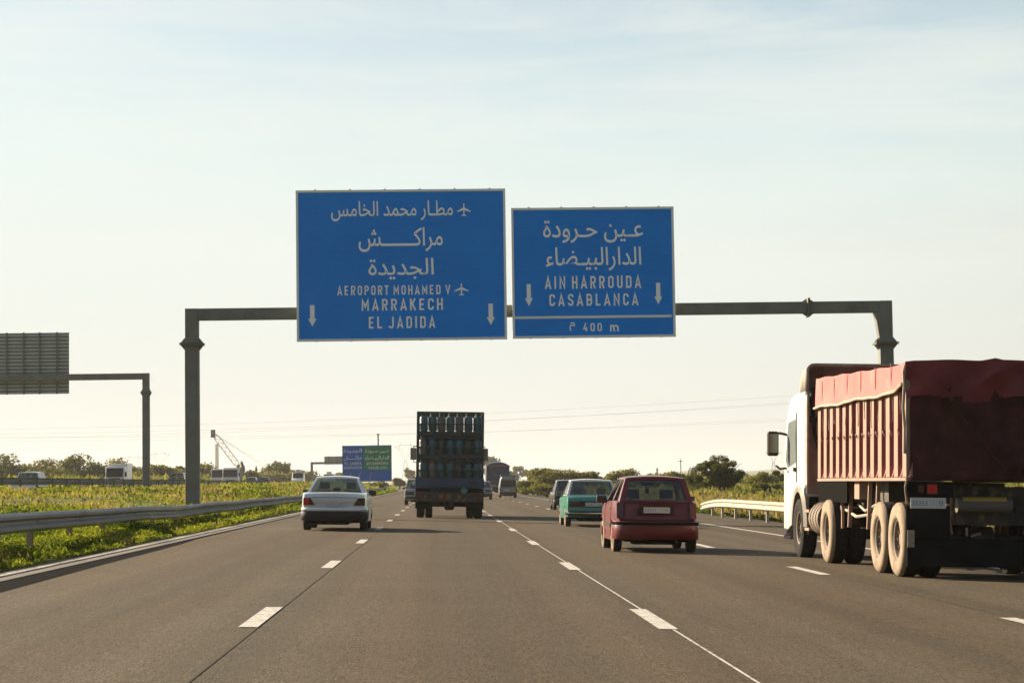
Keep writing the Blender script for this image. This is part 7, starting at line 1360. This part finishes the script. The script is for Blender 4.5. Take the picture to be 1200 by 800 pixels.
scatter('dry_median_grass', 'dry straw coloured grass around the gantry footing', 26000, -18.6, -8.2, 60, 330, GR['dry'], .04, .08, .36, thr=.12, seed=12.0, ypow=1.4, freq=.5, up=.9, aspect=4)
scatter('dry_verge_weeds', 'straw coloured dead weeds mixed into the left verge', 16000, -8.2, -5.85, 22, 200, GR['dry'], .018, .06, .34, thr=.12, seed=44, ypow=1.5, freq=1.1, up=.8, aspect=3)
scatter('yellow_flowers', 'small yellow flowers dotted over verge and median', 2600, -18.2, -6.0, 24, 150, GR['flower'], .018, .25, .42, thr=.0, seed=1.0, ypow=1.2, freq=1.0, up=0, aspect=1)
scatter('far_side_grass', 'grass beyond the opposite carriageway', 30000, -75, -35.5, 90, 420, GR['bush'], .25, .2, .9, seed=21, ypow=1.3, freq=.2, up=.4)
# right side
scatter('dry_verge_grass', 'pale dry grass behind the cream guard rail', 26000, 12.6, 19, 60, 260, GR['dry'], .06, .12, .50, seed=31, ypow=1.3, freq=.7, up=.9, aspect=4)
scatter('right_field_grass', 'yellow green field grass beyond the cream guard rail', 70000, 14, 75, 80, 420, GR['bush'], .16, .12, .55, thr=-.6, seed=33, ypow=1.35, freq=.25, up=.5)
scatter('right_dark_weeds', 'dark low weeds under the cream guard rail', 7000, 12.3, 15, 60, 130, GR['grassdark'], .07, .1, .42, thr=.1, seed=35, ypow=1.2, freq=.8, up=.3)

def crown_points(n, c, rx, ry, rz_, lumps, seed, fill=.55):
    """points on and in a cluster of lumps, with gaps between them"""
    r = np.random.default_rng(seed); cs = []
    for i in range(lumps):
        v = r.normal(size=3); v /= np.linalg.norm(v); v *= r.uniform(.35, .80); cs.append((v * (rx, ry, rz_), r.uniform(.26, .46)))
    out = []
    for (q, k) in cs:
        m_ = int(n / lumps); v = r.normal(size=(m_, 3)); v /= np.linalg.norm(v, axis=1, keepdims=True); rad = r.random((m_, 1)) ** fill
        out.append(q + v * rad * k * np.array((rx, ry, rz_ * .85)) * 1.05)
    P = np.concatenate(out) + np.array(c); return P, [np.array(q) + np.array(c) for q, _ in cs]
tcount = [0]
def tree(label, px, top, wpx, Y, mt, lumps=9, n=900, trunk=True, base=None, slim=False, depth=None, group=None, cat='tree', name='tree', leaf=None, z0=None, bushy=False):
    p = at(px, top, Y); X = p.x; g0 = (hgt(X, Y) if abs(X) < 300 else 1.0) if z0 is None else z0; H_ = p.z - g0; wd = wpx * Y / FPX / 2
    o = empty(name, (X, Y, g0 - .05)); tag(o, label, cat, group); tcount[0] += 1
    zc = H_ * (.5 if bushy or slim else .60); rzz = H_ * (.52 if bushy or slim else .42)
    P, cs = crown_points(n, (0, 0, zc), wd, depth or max(wd * .8, 1), rzz, lumps, 100 + tcount[0]); P = P[(P[:, 2] > .05) & (P[:, 2] < H_ * 1.02)]
    leaves('crown', P, leaf or max(.10, 1.9 * Y / FPX), mt, o)
    mb = MB()
    if trunk:
        r0 = max(.06, wd * .06); mb.tube([(0, 0, -.2), (wd * .03, 0, zc * .4), (-wd * .03, 0, zc * .8), (0, 0, zc * 1.2)], [r0 * 1.3, r0, r0 * .7, r0 * .3], 8)
        for q in cs[:6]: mb.tube([(0, 0, zc * .45), tuple((np.array((0, 0, zc * .45)) + q) / 2 + np.array((0, 0, -.1 * H_))), tuple(q)], [r0 * .6, r0 * .45, r0 * .15], 6)
        mb.build('trunk', M['bark'], o)
    return o
T, TO, B_ = GR['tree'], GR['treeolive'], GR['bush']
gl_ = 'trees behind the opposite carriageway'; gb = 'bushes along the right verge'
for a in (
 ('dark tree cut by the left edge of the view', -4, 532, 34, 330, T, 9, 1500), ('broad olive tree second from the left edge', 30, 536, 48, 340, TO, 12, 1900), ('low brownish tree between the broad olive tree and the tall one', 60, 541, 36, 350, TO, 9, 1300),
 ('taller dark rounded tree left of the white truck', 92, 530, 34, 330, T, 11, 1800), ('low olive bush tree just left of the white truck', 114, 546, 26, 340, B_, 7, 1000),
 ('pale olive tree behind the white truck cab', 145, 537, 28, 380, TO, 9, 1300), ('hazy small tree left of the median gantry column', 160, 545, 18, 420, TO, 7, 800),
 ('low yellow green tree right of the median gantry column', 189, 542, 40, 340, B_, 10, 1500), ('low tree just left of the tall gantry column', 209, 545, 24, 360, TO, 8, 1000), ('yellowish bush showing right of the tall gantry column', 238, 540, 26, 400, B_, 8, 1000),
 ('dark tree directly behind the two white lorries', 287, 547, 22, 420, T, 7, 800), ('mid green round tree right of the poplars', 318, 539, 19, 520, T, 8, 900), ('small tree with an uneven top left of the white van', 334, 538, 13, 540, T, 7, 600),
 ('low tree line clump between poplars and round tree', 305, 549, 30, 500, TO, 8, 900), ('low clump behind the first white van', 347, 549, 26, 500, TO, 8, 900), ('hazy low clump under the far gantry', 378, 551, 34, 560, T, 8, 900)):
    tree(a[0], a[1], a[2], a[3] * 2.2, a[4], a[5], a[6] + 8, int(a[7] * 2.8), group=gl_, bushy=True)
tree('first dark slim poplar behind the white lorries', 279, 537, 6, 520, T, 7, 500, slim=True, group='poplars'); tree('second dark slim poplar, right beside the first', 285, 537, 6, 525, T, 7, 500, slim=True, group='poplars')
tree('isolated small poplar standing alone in the gap', 299, 541, 4.5, 560, T, 6, 400, slim=True, group='poplars')
for a in (
 ('hazy tree right of the blue and green sign', 481, 548, 18, 800, T, 8, 700), ('low scrub by the road bend left of the bottle truck', 468, 557, 26, 420, B_, 8, 900), ('low scrub under the blue and green sign', 445, 562, 30, 300, B_, 8, 900),
 ('large hazy tree behind the bottle truck and blue lorry', 571, 532, 36, 900, T, 11, 1600), ('hazy tree right of the blue lorry', 606, 543, 30, 850, T, 10, 1200), ('small hazy tree between the hazy tree and the green bush', 624, 545, 15, 520, T, 8, 800)):
    tree(*a)
for a in (
 ('bright green bush beside the minibus', 617, 561, 36, 260, B_, 10, 1700), ('tallest olive bush left of the teal saloon', 652, 545.5, 56, 250, TO, 14, 3000), ('lower bush at the road edge by the dark car', 640, 566, 44, 215, B_, 10, 1500),
 ('bush behind the dark car and teal saloon', 690, 550, 44, 250, TO, 11, 2000), ('bush rising behind the gap between teal and red cars', 728, 547, 46, 230, B_, 11, 2000), ('flat olive bush behind the red hatchback roof', 768, 552, 54, 240, TO, 12, 2000),
 ('bush touching the left of the lone dark tree', 803, 549, 36, 200, B_, 10, 1700), ('olive bush right of the lone dark tree', 893, 551, 34, 210, TO, 10, 1600), ('yellow green low bush in the field by the lorry mirror', 896, 562, 30, 160, B_, 9, 1500),
 ('darker tree at the far edge of the field beside the lorry', 915, 549, 26, 230, T, 9, 1400), ('bush hidden partly by the white lorry', 945, 552, 46, 240, TO, 10, 1500), ('far bush beyond the lorry', 1010, 550, 70, 260, TO, 12, 1500), ('far bush beyond the trailer', 1100, 548, 80, 260, B_, 12, 1500), ('dry grey bush below the lone tree', 832, 574, 30, 140, GR['dry'], 9, 1500)):
    tree(a[0], a[1], a[2] - 1, a[3] * 1.35, a[4], a[5], a[6] + 3, int(a[7] * 1.7), trunk=True, group=gb, cat='bush', name='bush', bushy=True)
# the lone dark tree with a leaning forked trunk
Yt = 150; q = at(851, 590, Yt); g0 = hgt(q.x, Yt); o = empty('tree', (q.x, Yt, g0)); tag(o, 'lone dark rounded tree with forked leaning trunk behind the cream guard rail', 'tree')
s = Yt / FPX
def tp(px, py): w_ = at(px, py, Yt); return (w_.x - q.x, 0, w_.z - g0)
mb = MB(); mb.tube([(0, 0, -.3), tp(850, 583), tp(846, 577), tp(841, 568), tp(834, 558), tp(828, 550)], [.17, .14, .12, .10, .07, .04], 9)
mb.tube([tp(850, 583), tuple(np.array(tp(848, 574)) + (0, .1, 0)), tuple(np.array(tp(850, 564)) + (0, .15, 0)), tuple(np.array(tp(856, 553)) + (0, .2, 0)), tp(860, 546)], [.13, .11, .09, .06, .03], 9)
r = random.Random(3)
for _ in range(26):
    a0 = tp(r.uniform(836, 852), r.uniform(560, 572)); e = tp(r.uniform(810, 872), r.uniform(540, 568)); e = (e[0], r.uniform(-1.4, 1.4), e[2]); m1 = tuple((np.array(a0) + np.array(e)) / 2 + (0, 0, .15)); mb.tube([a0, m1, e], [.05, .035, .012], 5)
mb.build('trunk', M['bark'], o)
Ps = []
rr = np.random.default_rng(11)
for k in range(190):
    u = rr.uniform(-1, 1); v = rr.uniform(-1, 1); w_ = rr.uniform(-1, 1)
    if u * u + v * v + w_ * w_ > 1: continue
    cxp = 840 + u * 34; cyp = 555.5 + v * 17 - (3 if cxp > 815 else -3) + abs(u) ** 2 * 4; c = np.array(tp(cxp, cyp)) + (0, w_ * 1.5, 0); rad = rr.uniform(.16, .40)
    m_ = 340; d_ = rr.normal(size=(m_, 3)); d_ /= np.linalg.norm(d_, axis=1, keepdims=True); Ps.append(c + d_ * rr.random((m_, 1)) ** .5 * rad * np.array((1.15, 1, .75)))
leaves('crown', np.concatenate(Ps), .06, GR['oak'], o)

# ------------------------------------------------------------------ haze
hb = MB().box(-2500, 2500, -100, 4150, -3, 48).build('haze', bpy.data.materials.new('haze_air')); tag(hb, 'thin pale haze over the plain', 'haze', kind='stuff')
hm = hb.data.materials[0]; hm.use_nodes = True; t = hm.node_tree; t.nodes.clear(); oo = t.nodes.new('ShaderNodeOutputMaterial'); pv = t.nodes.new('ShaderNodeVolumePrincipled')
pv.inputs['Color'].default_value = (.95, .93, .88, 1); pv.inputs['Density'].default_value = .00013; pv.inputs['Anisotropy'].default_value = .3; t.links.new(pv.outputs[0], oo.inputs['Volume'])
